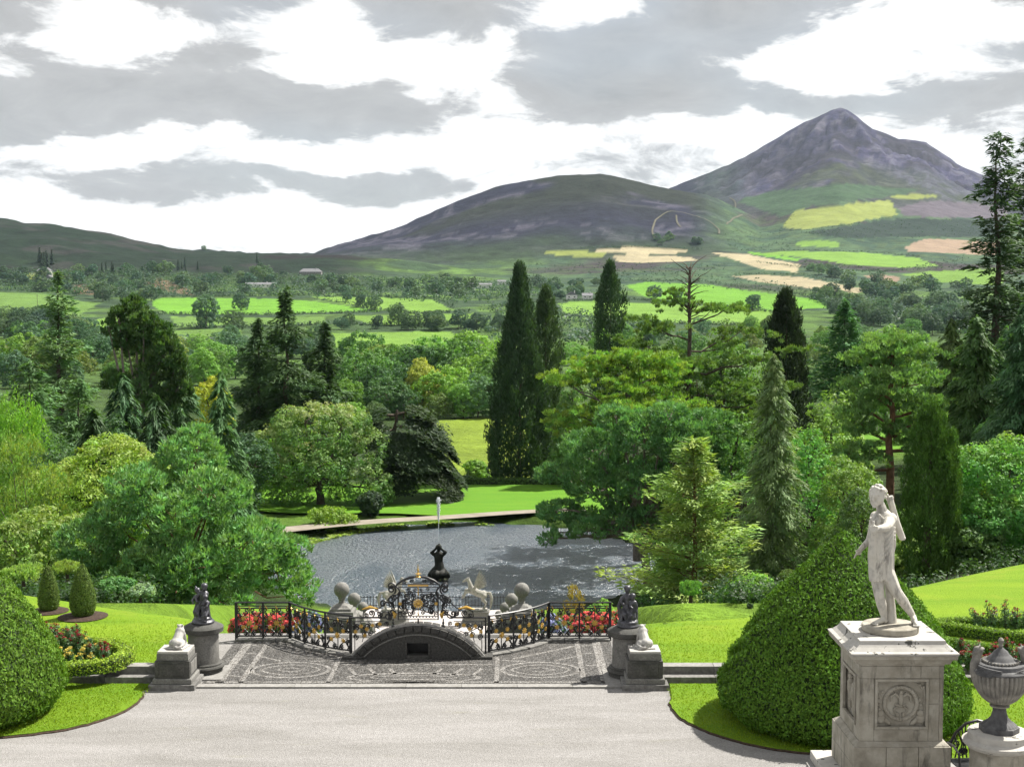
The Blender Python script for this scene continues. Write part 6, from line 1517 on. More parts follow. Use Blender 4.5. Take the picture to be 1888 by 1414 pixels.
# ---- tall wrought iron screen over the arch
def iron_screen():
    t = thing('iron_screen', 'ornate black wrought iron screen with a gilt sunflower rising above the stone arch', 'iron screen', (AX-.02, 43.35, 0))
    def S(name, me, x, z, rot=0, sc=.2, parent=t, y=0): return inst(name, me, parent, (x, y, z), (0, R(rot), 0), sc)
    b = MB()
    for x in (-.62, .62): b.box(x-.022, x+.022, -.022, .022, 1.15, 2.0)
    for x in (-.5, .5): b.box(x-.012, x+.012, -.012, .012, 1.25, 1.95)
    for z in (1.27, 1.16, 2.02, 2.18, 2.27): b.box(-.62, .62, -.014, .014, z-.011, z+.011)
    b.build('frame', 'iron', t, smooth=False)
    b = MB(); b.tube([(-.72, 0, 2.1), (-.66, 0, 2.26), (-.5, 0, 2.38), (-.25, 0, 2.48), (0, 0, 2.51), (.25, 0, 2.48), (.5, 0, 2.38), (.66, 0, 2.26), (.72, 0, 2.1)], [.02, .03, .035, .045, .03, .045, .035, .03, .02], 6); b.build('crest', 'iron', t)
    MB().lathe([(.09, 0), (.05, .04), (.02, .07), (.10, .10), (.02, .12), (.018, .16), (.035, .21), (.015, .27), (.012, .33), (.002, .42)], 10).build('finial', 'gilding', t, loc=(0, 0, 2.5))
    MB().box(-.32, .32, -.02, .02, 2.205, 2.25).build('gilt_bar', 'gilding', t, smooth=False)
    # sunflower
    hub = MB().ell((0, 0, 0), (.07, .05, .07), seg=12).build('sunflower', 'gilding', t, loc=(0, -.02, 1.66))
    pm = MB().ell((.115, 0, 0), (.055, .02, .026), seg=8, rings=5).mesh('petal', 'gilding')
    for i in range(12): inst('petal', pm, hub, (0, 0, 0), (0, R(30*i), 0), 1)
    pm2 = MB().tube([(.17, 0, -.02), (.24, 0, 0), (.17, 0, .02)], .012, 4).mesh('ray', 'iron')
    for i in range(16): inst('ray', pm2, hub, (0, 0, 0), (0, R(22.5*i), 0), 1)
    ring = MB(); ring.tube([(math.cos(a)*.175, 0, math.sin(a)*.175) for a in np.linspace(0, 2*math.pi, 25)], .012, 4); ring.build('ring', 'iron', hub)
    for sx in (-1, 1):
        f = 180 if sx > 0 else 0
        for (x, z, sc, r) in ((.36, 1.88, .22, 40), (.13, 1.93, .16, 200), (.40, 1.44, .22, 130), (.14, 1.38, .16, 300), (.42, 1.72, .17, 0), (.42, 1.58, .17, 180), (.56, 1.36, .14, 60), (.56, 1.95, .14, 240), (.2, 2.36, .15, 20), (.42, 2.32, .13, 200), (.82, 2.1, .3, 60), (.74, 1.86, .2, 260), (.84, 1.62, .22, 90), (.8, 1.4, .26, 190), (.3, 2.1, .12, 0), (.1, 2.1, .12, 180)):
            inst('scroll', SCROLL, t, (sx*x, .0, z), (0, R(r), R(f)), (sc, .35, sc))
        for (x, z, sc, r) in ((.33, 1.66, .42, 90), (.26, 1.52, .36, 30), (.26, 1.82, .36, -30), (.9, 1.5, .5, 20), (.72, 2.0, .5, 0), (1.02, 1.3, .34, 80)):
            inst('c_scroll', CSC, t, (sx*x, .012, z), (0, R(r*sx), R(f)), (sc, .5, sc))
        # side arms sweeping down to the handrails
        b = MB(); b.tube([(sx*.62, 0, 1.95), (sx*.85, 0, 1.9), (sx*1.0, 0, 1.7), (sx*1.2, 0, 1.52), (sx*1.5, 0, 1.5), (sx*1.7, 0, 1.42), (sx*1.72, 0, 1.22)], .02, 5); b.build('side_arm', 'iron', t)
        b = MB(); b.tube([(sx*2.12, 0, 1.22), (sx*1.0, 0, 1.22)], .03, 6); b.tube([(sx*2.12, 0, 1.1), (sx*1.1, 0, 1.1)], .014, 5); b.build('handrail', 'iron', t)
        MB().tube([(sx*1.75, -.01, 1.48), (sx*1.5, -.01, 1.55), (sx*1.25, -.01, 1.5)], [.015, .06, .02], 6).build('gilt_acanthus', 'gilding', t)
        MB().tube([(sx*.74, -.01, 1.2), (sx*.72, -.01, 1.32), (sx*.8, -.01, 1.42)], [.03, .07, .02], 6).build('gilt_acanthus', 'gilding', t)
        for (x, z, sc) in ((1.2, 1.33, .2), (1.45, 1.36, .22), (1.62, 1.3, .16), (1.3, 1.45, .14)): inst('scroll', SCROLL, t, (sx*x, 0, z), (0, R(70), R(f)), (sc, .35, sc))
        # lower tracery between handrail and arch
        for (x, z, sc, r) in ((1.92, .9, .26, 0), (1.95, .62, .2, 90), (1.9, .28, .3, 40), (1.6, .95, .24, 180), (1.25, .98, .2, 20), (1.7, .7, .18, 120), (1.0, 1.03, .16, 70), (1.5, .7, .16, 0)):
            if z-sc*.4 > arch_top(x)+.01: inst('scroll', SCROLL, t, (sx*x, .0, z), (0, R(r), R(f)), (sc, .35, sc))
        b = MB(); b.tube([(sx*2.1, 0, 1.0), (sx*1.75, 0, .85), (sx*1.5, 0, .72), (sx*1.3, 0, .8)], .015, 4); b.tube([(sx*1.8, 0, 1.08), (sx*1.65, 0, .8), (sx*1.75, 0, .45)], .015, 4); b.tube([(sx*1.55, 0, 1.08), (sx*1.4, 0, .95), (sx*1.2, 0, .86)], .015, 4); b.tube([(sx*2.1, 0, .05), (sx*2.1, 0, 1.22)], .03, 5); b.tube([(sx*1.98, 0, .05), (sx*1.98, 0, 1.1)], .014, 5); b.build('tracery', 'iron', t)
        for (x, z) in ((1.78, .95), (1.6, .86), (1.66, .66), (1.42, .98), (1.2, 1.02), (1.95, .78)): inst('rosette', ROS, t, (sx*x, -.03, z), (0, 0, 0), .14)
        MB().lathe([(.05, 0), (.06, .05), (.025, .1), (.04, .16), (.015, .22), (.03, .26), (.002, .3)], 8).build('baluster', 'iron', t, loc=(sx*.78, -.02, arch_top(.78)))
        inst('rosette', ROS, t, (sx*.56, -.02, 1.66), (0, 0, 0), .12)
    for i in range(11): inst('c_scroll', CSC, t, (-.5+i*.1, 0, 1.215), (0, R(90), 0), (.08, .3, .1))
    for z in (1.98, 2.13, 1.34): inst('gilt_leaf', TIP, t, (0, -.02, z), (0, 0, 0), .16)
    MB().tube([(0, 0, arch_top(0)), (0, 0, 1.18)], .025, 6).build('stay', 'iron', t)
iron_screen()

# ---- stone balls on stepped pedestals down the stairway
def ball(px, py, rpx, label, base_w):
    D = .31*FPX/rpx; p = at(px, py, D); t = thing('stone_ball', label, 'stone ball', (p.x, p.y, p.z-2.2), 0, 'stone balls down the stairway')
    MB().ell((0, 0, 2.2), .31, seg=28, rings=18).build('ball', 'granite', t, sharp=180)
    MB().lathe([(.2, 1.62), (.13, 1.68), (.11, 1.78), (.15, 1.86), (.16, 1.93)], 20).build('neck', 'granite', t)
    MB().stack([(1.0, .62, .62), (1.22, .62, .62), (1.224, .52, .52), (1.40, .5, .5), (1.404, .42, .42), (1.5, .40, .40), (1.54, .3, .3), (1.62, .22, .22)]).build('stepped_base', 'granite', t, smooth=False, bevel=.02)
    zg = min(float(land_z(p.x, p.y)), p.z-1.5)-(p.z-2.2)
    MB().stack([(zg-.3, .66, .66), (.998, .66, .66)]).build('pier', 'granite_dark', t, smooth=False, bevel=.02)
for px, py, r, lab in ((630, 1087, 14.5, 'largest stone ball on a stepped pedestal left of the iron screen'), (653, 1104, 12, 'middle stone ball behind the largest one left of the iron screen'), (669, 1119, 10, 'smallest stone ball left of the iron screen'),
                       (962, 1088, 14.5, 'topmost stone ball on a stepped pedestal right of the winged horse'), (943, 1105, 12, 'second stone ball behind the topmost one on the right'), (931, 1120, 10, 'third stone ball down on the right'), (920, 1133, 8.2, 'lowest and smallest stone ball on the right')): ball(px, py, r, lab, 1)
# stairway down to the lake
st = tag(thing('stairway', None, None), kind='structure')
sm = MB().box(-3.2, 3.2, -.62, .62, -.5, 0).mesh('stair_tread', 'kerb', False)
for i in range(36):
    D = 49+i*1.2; inst('stair_tread', sm, st, (axis_x(D), D, float(np.interp(D, C_D, C_Z))+.14), (0, 0, R(2.6)))
# rough masonry front of the terrace seen from below
rw = MB(); rw.box(-9.0, 3.2, 45.76, 46.15, -4.6, -.01); o = rw.build('terrace_retaining_wall', 'granite_dark', smooth=False); o['kind'] = 'structure'

# ---- winged horses
def pegasus(loc, rz, label, mirror=1):
    t = thing('winged_horse', label, 'statue', loc, rz, 'winged horses'); t.scale = (1.12, 1.12, 1.12)
    b = MB(); b.box(-.75, .75, -.35, .35, 0, .12)
    # rearing towards -x
    b.limb(((.42, 0, 1.12), .27), ((.1, 0, 1.2), .25), ((-.25, 0, 1.42), .27), ((-.38, 0, 1.55), .2)); b.ell((.48, 0, 1.1), (.3, .25, .3)); b.ell((-.3, 0, 1.42), (.26, .24, .28))
    b.limb(((-.36, 0, 1.6), .19), ((-.46, 0, 1.9), .14), ((-.55, 0, 2.1), .12), ((-.62, 0, 2.16), .115)); b.limb(((-.6, 0, 2.2), .115), ((-.82, 0, 2.08), .08), ((-.93, 0, 2.0), .062))
    for e in (-1, 1):
        b.cap((-.52, e*.06, 2.28), (-.5, e*.07, 2.4), .035, .012)
        b.limb(((-.36, e*.12, 1.38), .13), ((-.72, e*.14, 1.42 if e > 0 else 1.3), .085), ((-.85, e*.14, 1.1 if e > 0 else .98), .055), ((-.98, e*.14, .98 if e > 0 else .9), .05))
        b.limb(((.5, e*.14, 1.05), .2), ((.42, e*.16, .78), .12), ((.66, e*.16, .52), .075), ((.58, e*.16, .22), .06), ((.52, e*.16, .14), .075))
    b.limb(((.72, 0, 1.25), .08), ((.95, 0, 1.2), .1), ((1.05, 0, .85), .12), ((1.0, 0, .4), .09), ((.95, 0, .15), .05))
    for i in range(7):
        f = i/6; b.ell((-.34-.2*f, 0, 1.72+.5*f), (.07, .05, .1), (0, 30, 0))
    sculpt(b, 'body', 'weathered', t, .03, 2)
    for e in (-1, 1):
        w = MB(); w.limb(((-.2, e*.22, 1.5), .1), ((.0, e*.3, 1.78), .1), ((.1, e*.34, 1.9), .05))
        for i in range(8):
            f = i/7; a = R(18+f*50); L_ = .65+.35*f; p = Vector((-.1+.2*(1-f), e*(.27+.02*i), 1.6+.22*f)); q = p+Vector((math.cos(a)*L_, e*.12, math.sin(a)*L_))
            w.tube([p, p.lerp(q, .5), q], [.055, .065, .015], 5)
        w.build('wing', 'weathered', t)
    MB().stack([(-.95, 1.0, .55), (-.7, 1.0, .55), (-.66, .86, .45), (-.08, .86, .45), (-.06, .92, .5), (0, .92, .5)]).build('plinth', 'granite', t, smooth=False, bevel=.02)
pegasus((axis_x(108)+3.1, 108, -13.25), 0, 'white winged horse rearing right of the iron screen by the lake'); pegasus((axis_x(108)-3.3, 108, -13.25), math.pi, 'white winged horse half hidden behind the iron screen')
# low iron fence at the lakeside
lf = thing('lakeside_fence', 'low black iron fence along the edge of the lake behind the winged horses', 'fence', (axis_x(113.5), 113.5, -14.3))
bm_ = MB().box(-.02, .02, -.02, .02, 0, 1.0).mesh('bar', 'iron', False)
for i in range(49): inst('bar', bm_, lf, (-6.2+i*12.4/48, 0, 0))
for z in (.2, .88): MB().box(-6.2, 6.2, -.015, .015, z, z+.04).build('rail', 'iron', lf, smooth=False)

# ---- triton fountain in the lake
def triton():
    D = 130.5; p = at(809, 1075, D)
    t = thing('triton_fountain', 'black bronze triton on a rock in the lake throwing up a jet of water', 'fountain', (p.x, D, LAKE_Z)); t.scale = (1.2, 1.2, 1.05)
    b = MB(); rr = random.Random(3)
    for i in range(16): b.ell((rr.uniform(-.6, .6), rr.uniform(-.5, .5), rr.uniform(-.2, .75)), (rr.uniform(.3, .5), rr.uniform(.3, .5), rr.uniform(.25, .45)), seg=8, rings=6)
    sculpt(b, 'rock', 'triton', t, .07, 1)
    b = MB(); b.limb(((0, 0, .8), .5), ((.05, 0, 1.3), .38), ((0, 0, 1.65), .33), ((0, 0, 2.05), .36), ((0, 0, 2.3), .34)); b.ell((0, 0, 2.25), (.46, .3, .28)); b.cap((0, 0, 2.4), (0, 0, 2.65), .13, .13); b.ell((.02, -.03, 2.9), (.22, .24, .26)); b.ell((0, .05, 2.98), (.26, .27, .24))
    for s in (-1, 1): b.limb(((s*.4, 0, 2.35), .17), ((s*.55, -.2, 2.55 if s > 0 else 2.5), .13), ((s*.22, -.28, 2.85), .1), ((s*.08, -.25, 3.12), .1))
    b.limb(((.02, -.2, 2.9), .08), ((.03, -.16, 3.12), .14), ((.04, -.1, 3.25), .1))
    for s in (-1, 1): b.limb(((s*.25, 0, .95), .3), ((s*.6, -.15, .6), .24), ((s*.75, .1, .3), .16))
    sculpt(b, 'body', 'triton', t, .05, 2)
    # jet: a thin stem of water that breaks into spray
    w = MB(); rr = random.Random(9)
    for i in range(900):
        f = rr.random()**.7; h = 3.1+f*4.3; sp = .02+.22*max(0, f-.5)**.8*(1 if f < .97 else .5)
        x, y = rr.gauss(0, sp*.55), rr.gauss(0, sp*.55); s = rr.uniform(.012, .034)*(1 if f > .5 else .7)
        if f > .5 or rr.random() < .25: w.add([(x-s, y, h), (x+s, y, h), (x, y-s, h), (x, y+s, h), (x, y, h-s*2.2), (x, y, h+s*2.2)], [(0, 2, 5), (2, 1, 5), (1, 3, 5), (3, 0, 5), (2, 0, 4), (1, 2, 4), (3, 1, 4), (0, 3, 4)])
    tag(w.build('water_jet', M['spray'], t, smooth=False), kind='stuff')
m, nt, N, L = _nt('spray'); p_ = N('ShaderNodeBsdfDiffuse'); p_.inputs['Color'].default_value = (.85, .88, .9, 1); t_ = N('ShaderNodeBsdfTranslucent'); t_.inputs['Color'].default_value = (.9, .92, .95, 1); mx_ = N('ShaderNodeMixShader'); mx_.inputs[0].default_value = .5
nz_ = noise_node(N, L, N('ShaderNodeTexCoord').outputs['Object'], 3.0); L(p_.outputs[0], mx_.inputs[1]); L(t_.outputs[0], mx_.inputs[2]); L(mx_.outputs[0], N('ShaderNodeOutputMaterial').inputs[0]); M['spray'] = m
triton()

# ================================================================== THE NEAR STATUE, ITS PEDESTAL AND THE URN
PZ = 5.0                                                   # level of the upper terrace
ut = MB(); ut.slab([(3.96, 6), (16, 6), (16, 18.62), (3.96, 18.62)], -.05, PZ); o = ut.build('upper_terrace', 'kerb', smooth=False); o['kind'] = 'structure'
FY = 17.4; HW = .525
pc = Vector((at(1585, 1300, FY).x+HW, FY+HW, PZ))
zf = lambda py, d=FY: zat(py, d)-PZ
def relief_panel(parent, w, h, front=True):
    """moulded frame with carved ornament; local x across, z up, faces -y"""
    f = MB()
    for (a, b_, c, d) in ((-w/2, w/2, -h/2, -h/2+.035), (-w/2, w/2, h/2-.035, h/2), (-w/2, -w/2+.035, -h/2+.035, h/2-.035), (w/2-.035, w/2, -h/2+.035, h/2-.035)): f.box(a, b_, -.022, .02, c, d)
    r = MB(); rr = random.Random(6 if front else 9)
    if front:
        r.tube([(math.cos(a)*.205, -.006, math.sin(a)*.205) for a in np.linspace(0, 2*math.pi, 33)], .028, 8)
        for i in range(26): a = 2*math.pi*i/26; r.ell((math.cos(a)*.205, -.025, math.sin(a)*.205), (.024, .018, .018), (0, -math.degrees(a)+35, 0), 6, 4)
        r.limb(((0, -.005, .13), .022), ((0, -.02, .06), .035), ((0, -.015, .0), .028)); r.ell((0, -.03, .145), (.022, .022, .024))                       # eagle
        for s in (-1, 1):
            r.tube([(s*.02, -.01, .08), (s*.075, -.012, .125), (s*.12, -.01, .09), (s*.125, -.008, .02)], [.02, .022, .018, .008], 6)
            r.tube([(s*.02, -.005, -.13), (s*.07, -.012, -.12), (s*.085, -.012, -.07), (s*.04, -.01, -.045)], .014, 6); r.ell((s*.035, -.01, -.15), (.026, .014, .026))
            r.tube([(s*.2, -.01, -.2), (s*.15, -.012, -.25), (s*.12, -.01, -.28)], [.03, .03, .008], 6); r.ell((s*.25, -.008, -.2), (.07, .022, .06)); r.ell((s*.25, -.012, -.13), (.05, .02, .045)); r.tube([(s*.3, -.006, -.22), (s*.3, -.01, .1), (s*.29, -.006, .22)], [.02, .012, .018], 6)
            for i in range(9): r.ell((s*rr.uniform(.2, .31), -.004, rr.uniform(-.26, .24)), (rr.uniform(.012, .03), .014, rr.uniform(.012, .035)), (0, rr.uniform(0, 180), 0), 6, 4)
        r.tube([(-.07, -.01, -.02), (0, -.02, -.035), (.07, -.01, -.02)], .016, 6)
    else:
        figs = ((-.08, 0), (.1, -.06))
        for fx, fz in figs:
            r.limb(((fx, -.01, fz+.02), .05), ((fx+.02, -.015, fz+.13), .05)); r.ell((fx+.03, -.02, fz+.2), (.035, .03, .042))
            r.limb(((fx, -.01, fz), .04), ((fx+.05, -.015, fz-.1), .03), ((fx-.02, -.01, fz-.2), .022)); r.limb(((fx+.03, -.01, fz+.12), .025), ((fx+.1, -.015, fz+.04), .02)); r.limb(((fx-.02, -.01, fz+.13), .024), ((fx-.09, -.012, fz+.06), .02))
        for i in range(40): r.ell((rr.uniform(-.27, .27), -.002, rr.uniform(-.26, .26)), (rr.uniform(.012, .04), .014, rr.uniform(.012, .04)), (0, rr.uniform(0, 180), 0), 6, 4)
    return f, r
def statue_pedestal():
    t = thing('statue_pedestal', 'square pale limestone pedestal with carved panels under the white statue', 'pedestal', pc)
    z1, z2 = zf(1373), zf(1222)                       # dado bottom, top
    MB().stack([(0, HW+.32, HW+.32), (.12, HW+.32, HW+.32)]).build('step', 'limestone_top', t, smooth=False, bevel=.01)
    # plinth of separate blocks
    hz = z1-.123; n = 3
    for r_ in range(2):
        for i in range(n):
            w = 2*(HW+.085)/n; x0 = -(HW+.085)+w*i
            MB().box(x0+.003, x0+w-.003, -(HW+.085), HW+.085, .123+hz*.5*r_+.002, .123+hz*.5*(r_+1)-.002).build('block', 'limestone', t, smooth=False, bevel=.006)
    MB().stack([(z1-.001, HW+.07, HW+.07), (z1+.012, HW+.06, HW+.06), (z1+.05, HW+.004, HW+.004)]).build('base_moulding', 'limestone', t, smooth=False, bevel=.004)
    # dado: corner blocks round a sunk panel
    zb, zt = z1+.052, z2-.04; pz0, pz1 = zf(1344), zf(1251)
    MB().stack([(zb, HW-.05, HW-.05), (zt, HW-.05, HW-.05)]).build('core', 'limestone', t, smooth=False)
    pw = .34
    for k in range(4):
        rz = k*math.pi/2
        for (a, b_, c, d) in ((-HW+.002, -pw-.002, zb, pz1), (pw+.002, HW-.054, zb, pz0+(pz1-pz0)*.5), (pw+.002, HW-.054, pz0+(pz1-pz0)*.5+.003, pz1), (-pw+.001, pw-.001, zb, pz0-.003), (-HW+.002, HW*.45, pz1+.003, zt), (HW*.45+.003, HW-.054, pz1+.003, zt)):
            MB().box(a, b_, -HW, -HW+.052, c, d).build('block', 'limestone', t, smooth=False, bevel=.005, rz=rz)
        if k in (0, 3):
            f, r = relief_panel(t, 2*pw-.004, pz1-pz0, k == 0)
            pn = f.build('panel_frame', 'limestone', t, smooth=False, bevel=.006, loc=Matrix.Rotation(rz, 4, 'Z') @ Vector((0, -HW+.004, (pz0+pz1)/2)), rz=rz)
            r.build('relief', 'limestone', pn, loc=(0, .045, 0), sharp=60)
    MB().stack([(zt+.001, HW+.0, HW+.0), (zt+.035, HW+.015, HW+.015), (zt+.04, HW+.06, HW+.06), (zt+.10, HW+.085, HW+.085), (zt+.11, HW+.13, HW+.13), (zt+.16, HW+.135, HW+.135)]).build('cornice', 'limestone', t, smooth=False, bevel=.006)
    zc = zt+.162
    MB().stack([(zc, HW+.14, HW+.14), (zc+.03, HW+.15, HW+.15), (zc+.045, HW+.10, HW+.10), (zc+.09, HW+.05, HW+.05), (zc+.125, HW+.02, HW+.02), (zc+.165, HW+.01, HW+.01)]).build('top_slab', 'limestone_top', t, smooth=False, bevel=.004)
    return PZ+zc+.165
top_z = statue_pedestal()

def apollo():
    D = FY+HW; q = at(1641, 1165, D)
    t = thing('marble_statue', 'white marble youth in a draped tunic with a quiver on the tall pedestal', 'statue', (q.x, D, top_z))
    base = MB(); base.lathe([(.35, 0), (.36, .01), (.36, .075), (.35, .085)], 48); base.build('round_base', 'limestone', t)
    Z = .085; X = .06
    def v(x, y, z): return Vector((x-X, y, z*.985+Z))
    b = MB()
    # head turned to his right (photo left), looking down
    h = v(-.145, -.03, 1.685)
    b.ell(h, (.088, .1, .122), (0, -10, 0), 16, 12); b.ell(h+Vector((.022, .02, .04)), (.098, .108, .105), None, 16, 10); b.ell(h+Vector((-.03, -.02, -.075)), (.058, .066, .06)); b.ell(h+Vector((-.038, -.035, -.115)), (.034, .036, .026))
    b.cap(v(-.105, .0, 1.59), v(-.055, .01, 1.46), .06, .072)
    fd = Vector((-.62, -.78, -.12)).normalized(); sd = Vector((.78, -.62, 0)); up = Vector((-.05, -.1, 1)).normalized()
    F = lambda f, s, u: h+fd*f+sd*s+up*u
    b.limb((F(.09, 0, .03), .014), (F(.118, 0, -.02), .017)); b.ell(F(.113, 0, -.028), (.02, .02, .013))                         # nose
    for s in (-1, 1):
        b.limb((F(.09, s*.012, .036), .012), (F(.078, s*.055, .034), .012)); b.ell(F(.084, s*.034, .012), (.014, .014, .010)); b.ell(F(.07, s*.045, -.03), (.026, .026, .026)); b.ell(F(.0, s*.093, .0), (.018, .02, .032))
    b.limb((F(.098, -.022, -.065), .0095), (F(.104, 0, -.063), .012), (F(.098, .022, -.065), .0095)); b.limb((F(.094, -.018, -.082), .010), (F(.098, .018, -.082), .010)); b.ell(F(.088, 0, -.115), (.026, .024, .02))
    rr = random.Random(2)
    for i in range(70):                                          # curls
        a = rr.uniform(0, 6.28); e = rr.uniform(.05, 1.4); d = Vector((math.cos(a)*math.cos(e), math.sin(a)*math.cos(e), math.sin(e)))
        if d.dot(fd) > .62 and d.z < .62: continue
        c = h+Vector((.018, .018, .03)); b.ell(c+Vector((d.x*.1, d.y*.11, d.z*.108)), rr.uniform(.016, .027), seg=7, rings=5)
    for i in range(16):
        s = rr.uniform(-1, 1); b.ell(F(-.05-.03*abs(s), s*.085, rr.uniform(-.06, .03)), rr.uniform(.018, .026), seg=7, rings=5)
    # torso and tunic
    b.limb((v(-.05, .02, 1.40), .12), (v(-.06, .02, 1.2), .135), (v(-.07, .03, 1.0), .14), (v(-.065, .03, .85), .135), (v(-.06, .03, .72), .12)); b.ell(v(-.045, .02, 1.36), (.165, .12, .12)); b.ell(v(-.065, .02, 1.05), (.165, .125, .22)); b.ell(v(-.06, .03, .82), (.158, .13, .17))
    b.ell(v(-.115, -.06, 1.33), (.075, .075, .08)); b.ell(v(.02, -.085, 1.39), (.088, .09, .088)); b.ell(v(-.13, .08, 1.39), (.075, .075, .08))
    # hem and hanging folds
    for i in range(15):
        a = 2*math.pi*i/15; x, y = math.cos(a), math.sin(a)
        b.limb((v(-.06+x*.135, .025+y*.105, 1.12), .022), (v(-.065+x*.145, .03+y*.12, .9), .026), (v(-.055+x*.128, .03+y*.118, .62+.03*math.sin(a*2)), .033))
    # cloth hanging from the raised forearm
    for i in range(6): f = i/5; b.limb((v(-.235+.13*f, -.24+.02*f, 1.30), .026), (v(-.238+.12*f, -.17-.02*(i % 2), 1.05), .03), (v(-.228+.11*f, -.125-.025*(i % 2), .8), .032), (v(-.215+.11*f, -.10-.02*(i % 2), .61), .034))
    def ob(th, z, k=1.0):                                        # a point on the clothed body
        rx = np.interp(z, [.6, .8, 1.05, 1.3, 1.42], [.15, .165, .168, .165, .15]); ry = np.interp(z, [.6, .8, 1.05, 1.3, 1.42], [.125, .132, .13, .125, .115])
        return v(-.06+rx*k*math.cos(R(th)), .025+ry*k*math.sin(R(th)), z)
    for i in range(7):                                           # swags of cloth from the near shoulder round the side
        d0 = .06+.055*i; b.tube([ob(-35-150*s, 1.40-.035*i-d0*math.sin(math.pi*s)*(1.1-.3*s), 1.0) for s in np.linspace(0, 1, 12)], [.010+.010*math.sin(math.pi*s) for s in np.linspace(0, 1, 12)], 7)
    for i in range(6): b.tube([ob(-30+60*s, 1.38-.05*i-.16*s-.02*i*s, 1.0) for s in np.linspace(0, 1, 7)], .014, 7)
    for i in range(5): b.tube([v(-.14+.012*i, -.105, 1.46-.028*i), v(-.08, -.125, 1.40-.034*i), v(-.005, -.125, 1.45-.026*i)], .0165, 7)
    # near arm: out towards the viewer's left, fist on a broken bow stave
    b.limb((v(.015, -.09, 1.385), .078), (v(-.07, -.27, 1.33), .06), (v(-.11, -.31, 1.32), .052)); b.limb((v(-.1, -.31, 1.32), .055), (v(-.2, -.4, 1.325), .043), (v(-.245, -.43, 1.33), .034))
    hc = v(-.275, -.455, 1.33); b.ell(hc, (.048, .04, .045)); 
    for i in range(4): z = .028-.019*i; b.limb((hc+Vector((-.012, .032, z)), .0115), (hc+Vector((-.052, .005, z)), .0115), (hc+Vector((-.048, -.036, z)), .0108), (hc+Vector((-.012, -.042, z)), .0095))
    b.limb((hc+Vector((.02, -.03, .03)), .013), (hc+Vector((-.02, -.048, .042)), .012), (hc+Vector((-.045, -.04, .036)), .010)); b.cap(hc+Vector((-.02, -.008, -.07)), hc+Vector((-.02, -.008, .085)), .017, .017)
    # far arm: lowered, open hand behind
    b.limb((v(-.12, .1, 1.38), .07), (v(-.15, .2, 1.14), .055), (v(-.18, .2, 1.06), .045), (v(-.30, .13, .965), .034)); b.ell(v(-.335, .1, .93), (.04, .022, .04), (0, 40, 0))
    for i in range(4): d = Vector((-.052-.006*min(i, 3-i), -.012, -.048+.012*i)); p0 = v(-.35+.012*i, .09-.006*i, .915+.0*i)+Vector((0, 0, .014*i)); b.limb((p0, .0105), (p0+d*.55, .0098), (p0+d*1.0+Vector((0, -.008, -.012)), .0082))
    b.limb((v(-.325, .08, .95), .012), (v(-.365, .05, .965), .0105), (v(-.39, .035, .955), .009))
    # legs
    b.limb((v(-.12, .03, .72), .105), (v(-.095, -.01, .42), .072), (v(-.09, -.015, .38), .068)); b.limb((v(-.09, -.012, .38), .066), (v(-.05, .015, .25), .068), (v(-.01, .03, .09), .043)); b.ell(v(-.005, .035, .035), (.045, .045, .036)); b.limb((v(-.02, .02, .055), .04), (v(-.1, -.02, .03), .036), (v(-.165, -.05, .018), .026))
    for i in range(5): b.cap(v(-.15+.006*i, -.022-.017*i, .016), v(-.2+.014*i, -.048-.017*i, .012), .014, .011)
    b.limb((v(.0, .02, .7), .105), (v(.1, -.06, .47), .075), (v(.13, -.07, .42), .068)); b.limb((v(.13, -.07, .42), .068), (v(.22, -.01, .3), .068), (v(.345, .02, .12), .042)); b.ell(v(.365, .02, .04), (.038, .045, .042)); b.limb((v(.36, .0, .085), .04), (v(.355, -.08, .05), .036), (v(.35, -.15, .022), .028))
    for i in range(5): b.cap(v(.322+.017*i, -.145, .02), v(.315+.019*i, -.195+.006*abs(i-3), .012), .0135, .011)
    sculpt(b, 'figure', 'marble', t, .0075, 1)
    s = MB(); s.limb((v(.04, .08, .66), .05), (v(.075, .09, .35), .06), (v(.1, .09, -.02), .075)); 
    for i in range(14): r3 = random.Random(i); s.ell(v(.05+.05*(1-i/14)+r3.uniform(-.03, .03), .06+r3.uniform(-.02, .03), .62*i/14), (.03, .03, .05), seg=7, rings=5)
    sculpt(s, 'tree_stump', 'marble', t, .014, 1)
    k = MB(); k.tube([v(.055, .1, 1.63), v(.09, .11, 1.52), v(.15, .13, 1.3), v(.235, .15, 1.11)], [.042, .042, .052, .042], 14); k.tube([v(.045, .1, 1.66), v(.055, .1, 1.63)], [.05, .05], 14); k.ell(v(.238, .15, 1.105), (.045, .045, .03)); k.cap(v(.03, .09, 1.64), v(.02, .085, 1.68), .018, .018); k.build('quiver', 'marble', t)
    kk = MB(); kk.tube([v(.09, .1, 1.22), v(.13, .12, 1.17), v(.15, .13, 1.2)], .02, 6); kk.build('strap', 'marble', t)
apollo()

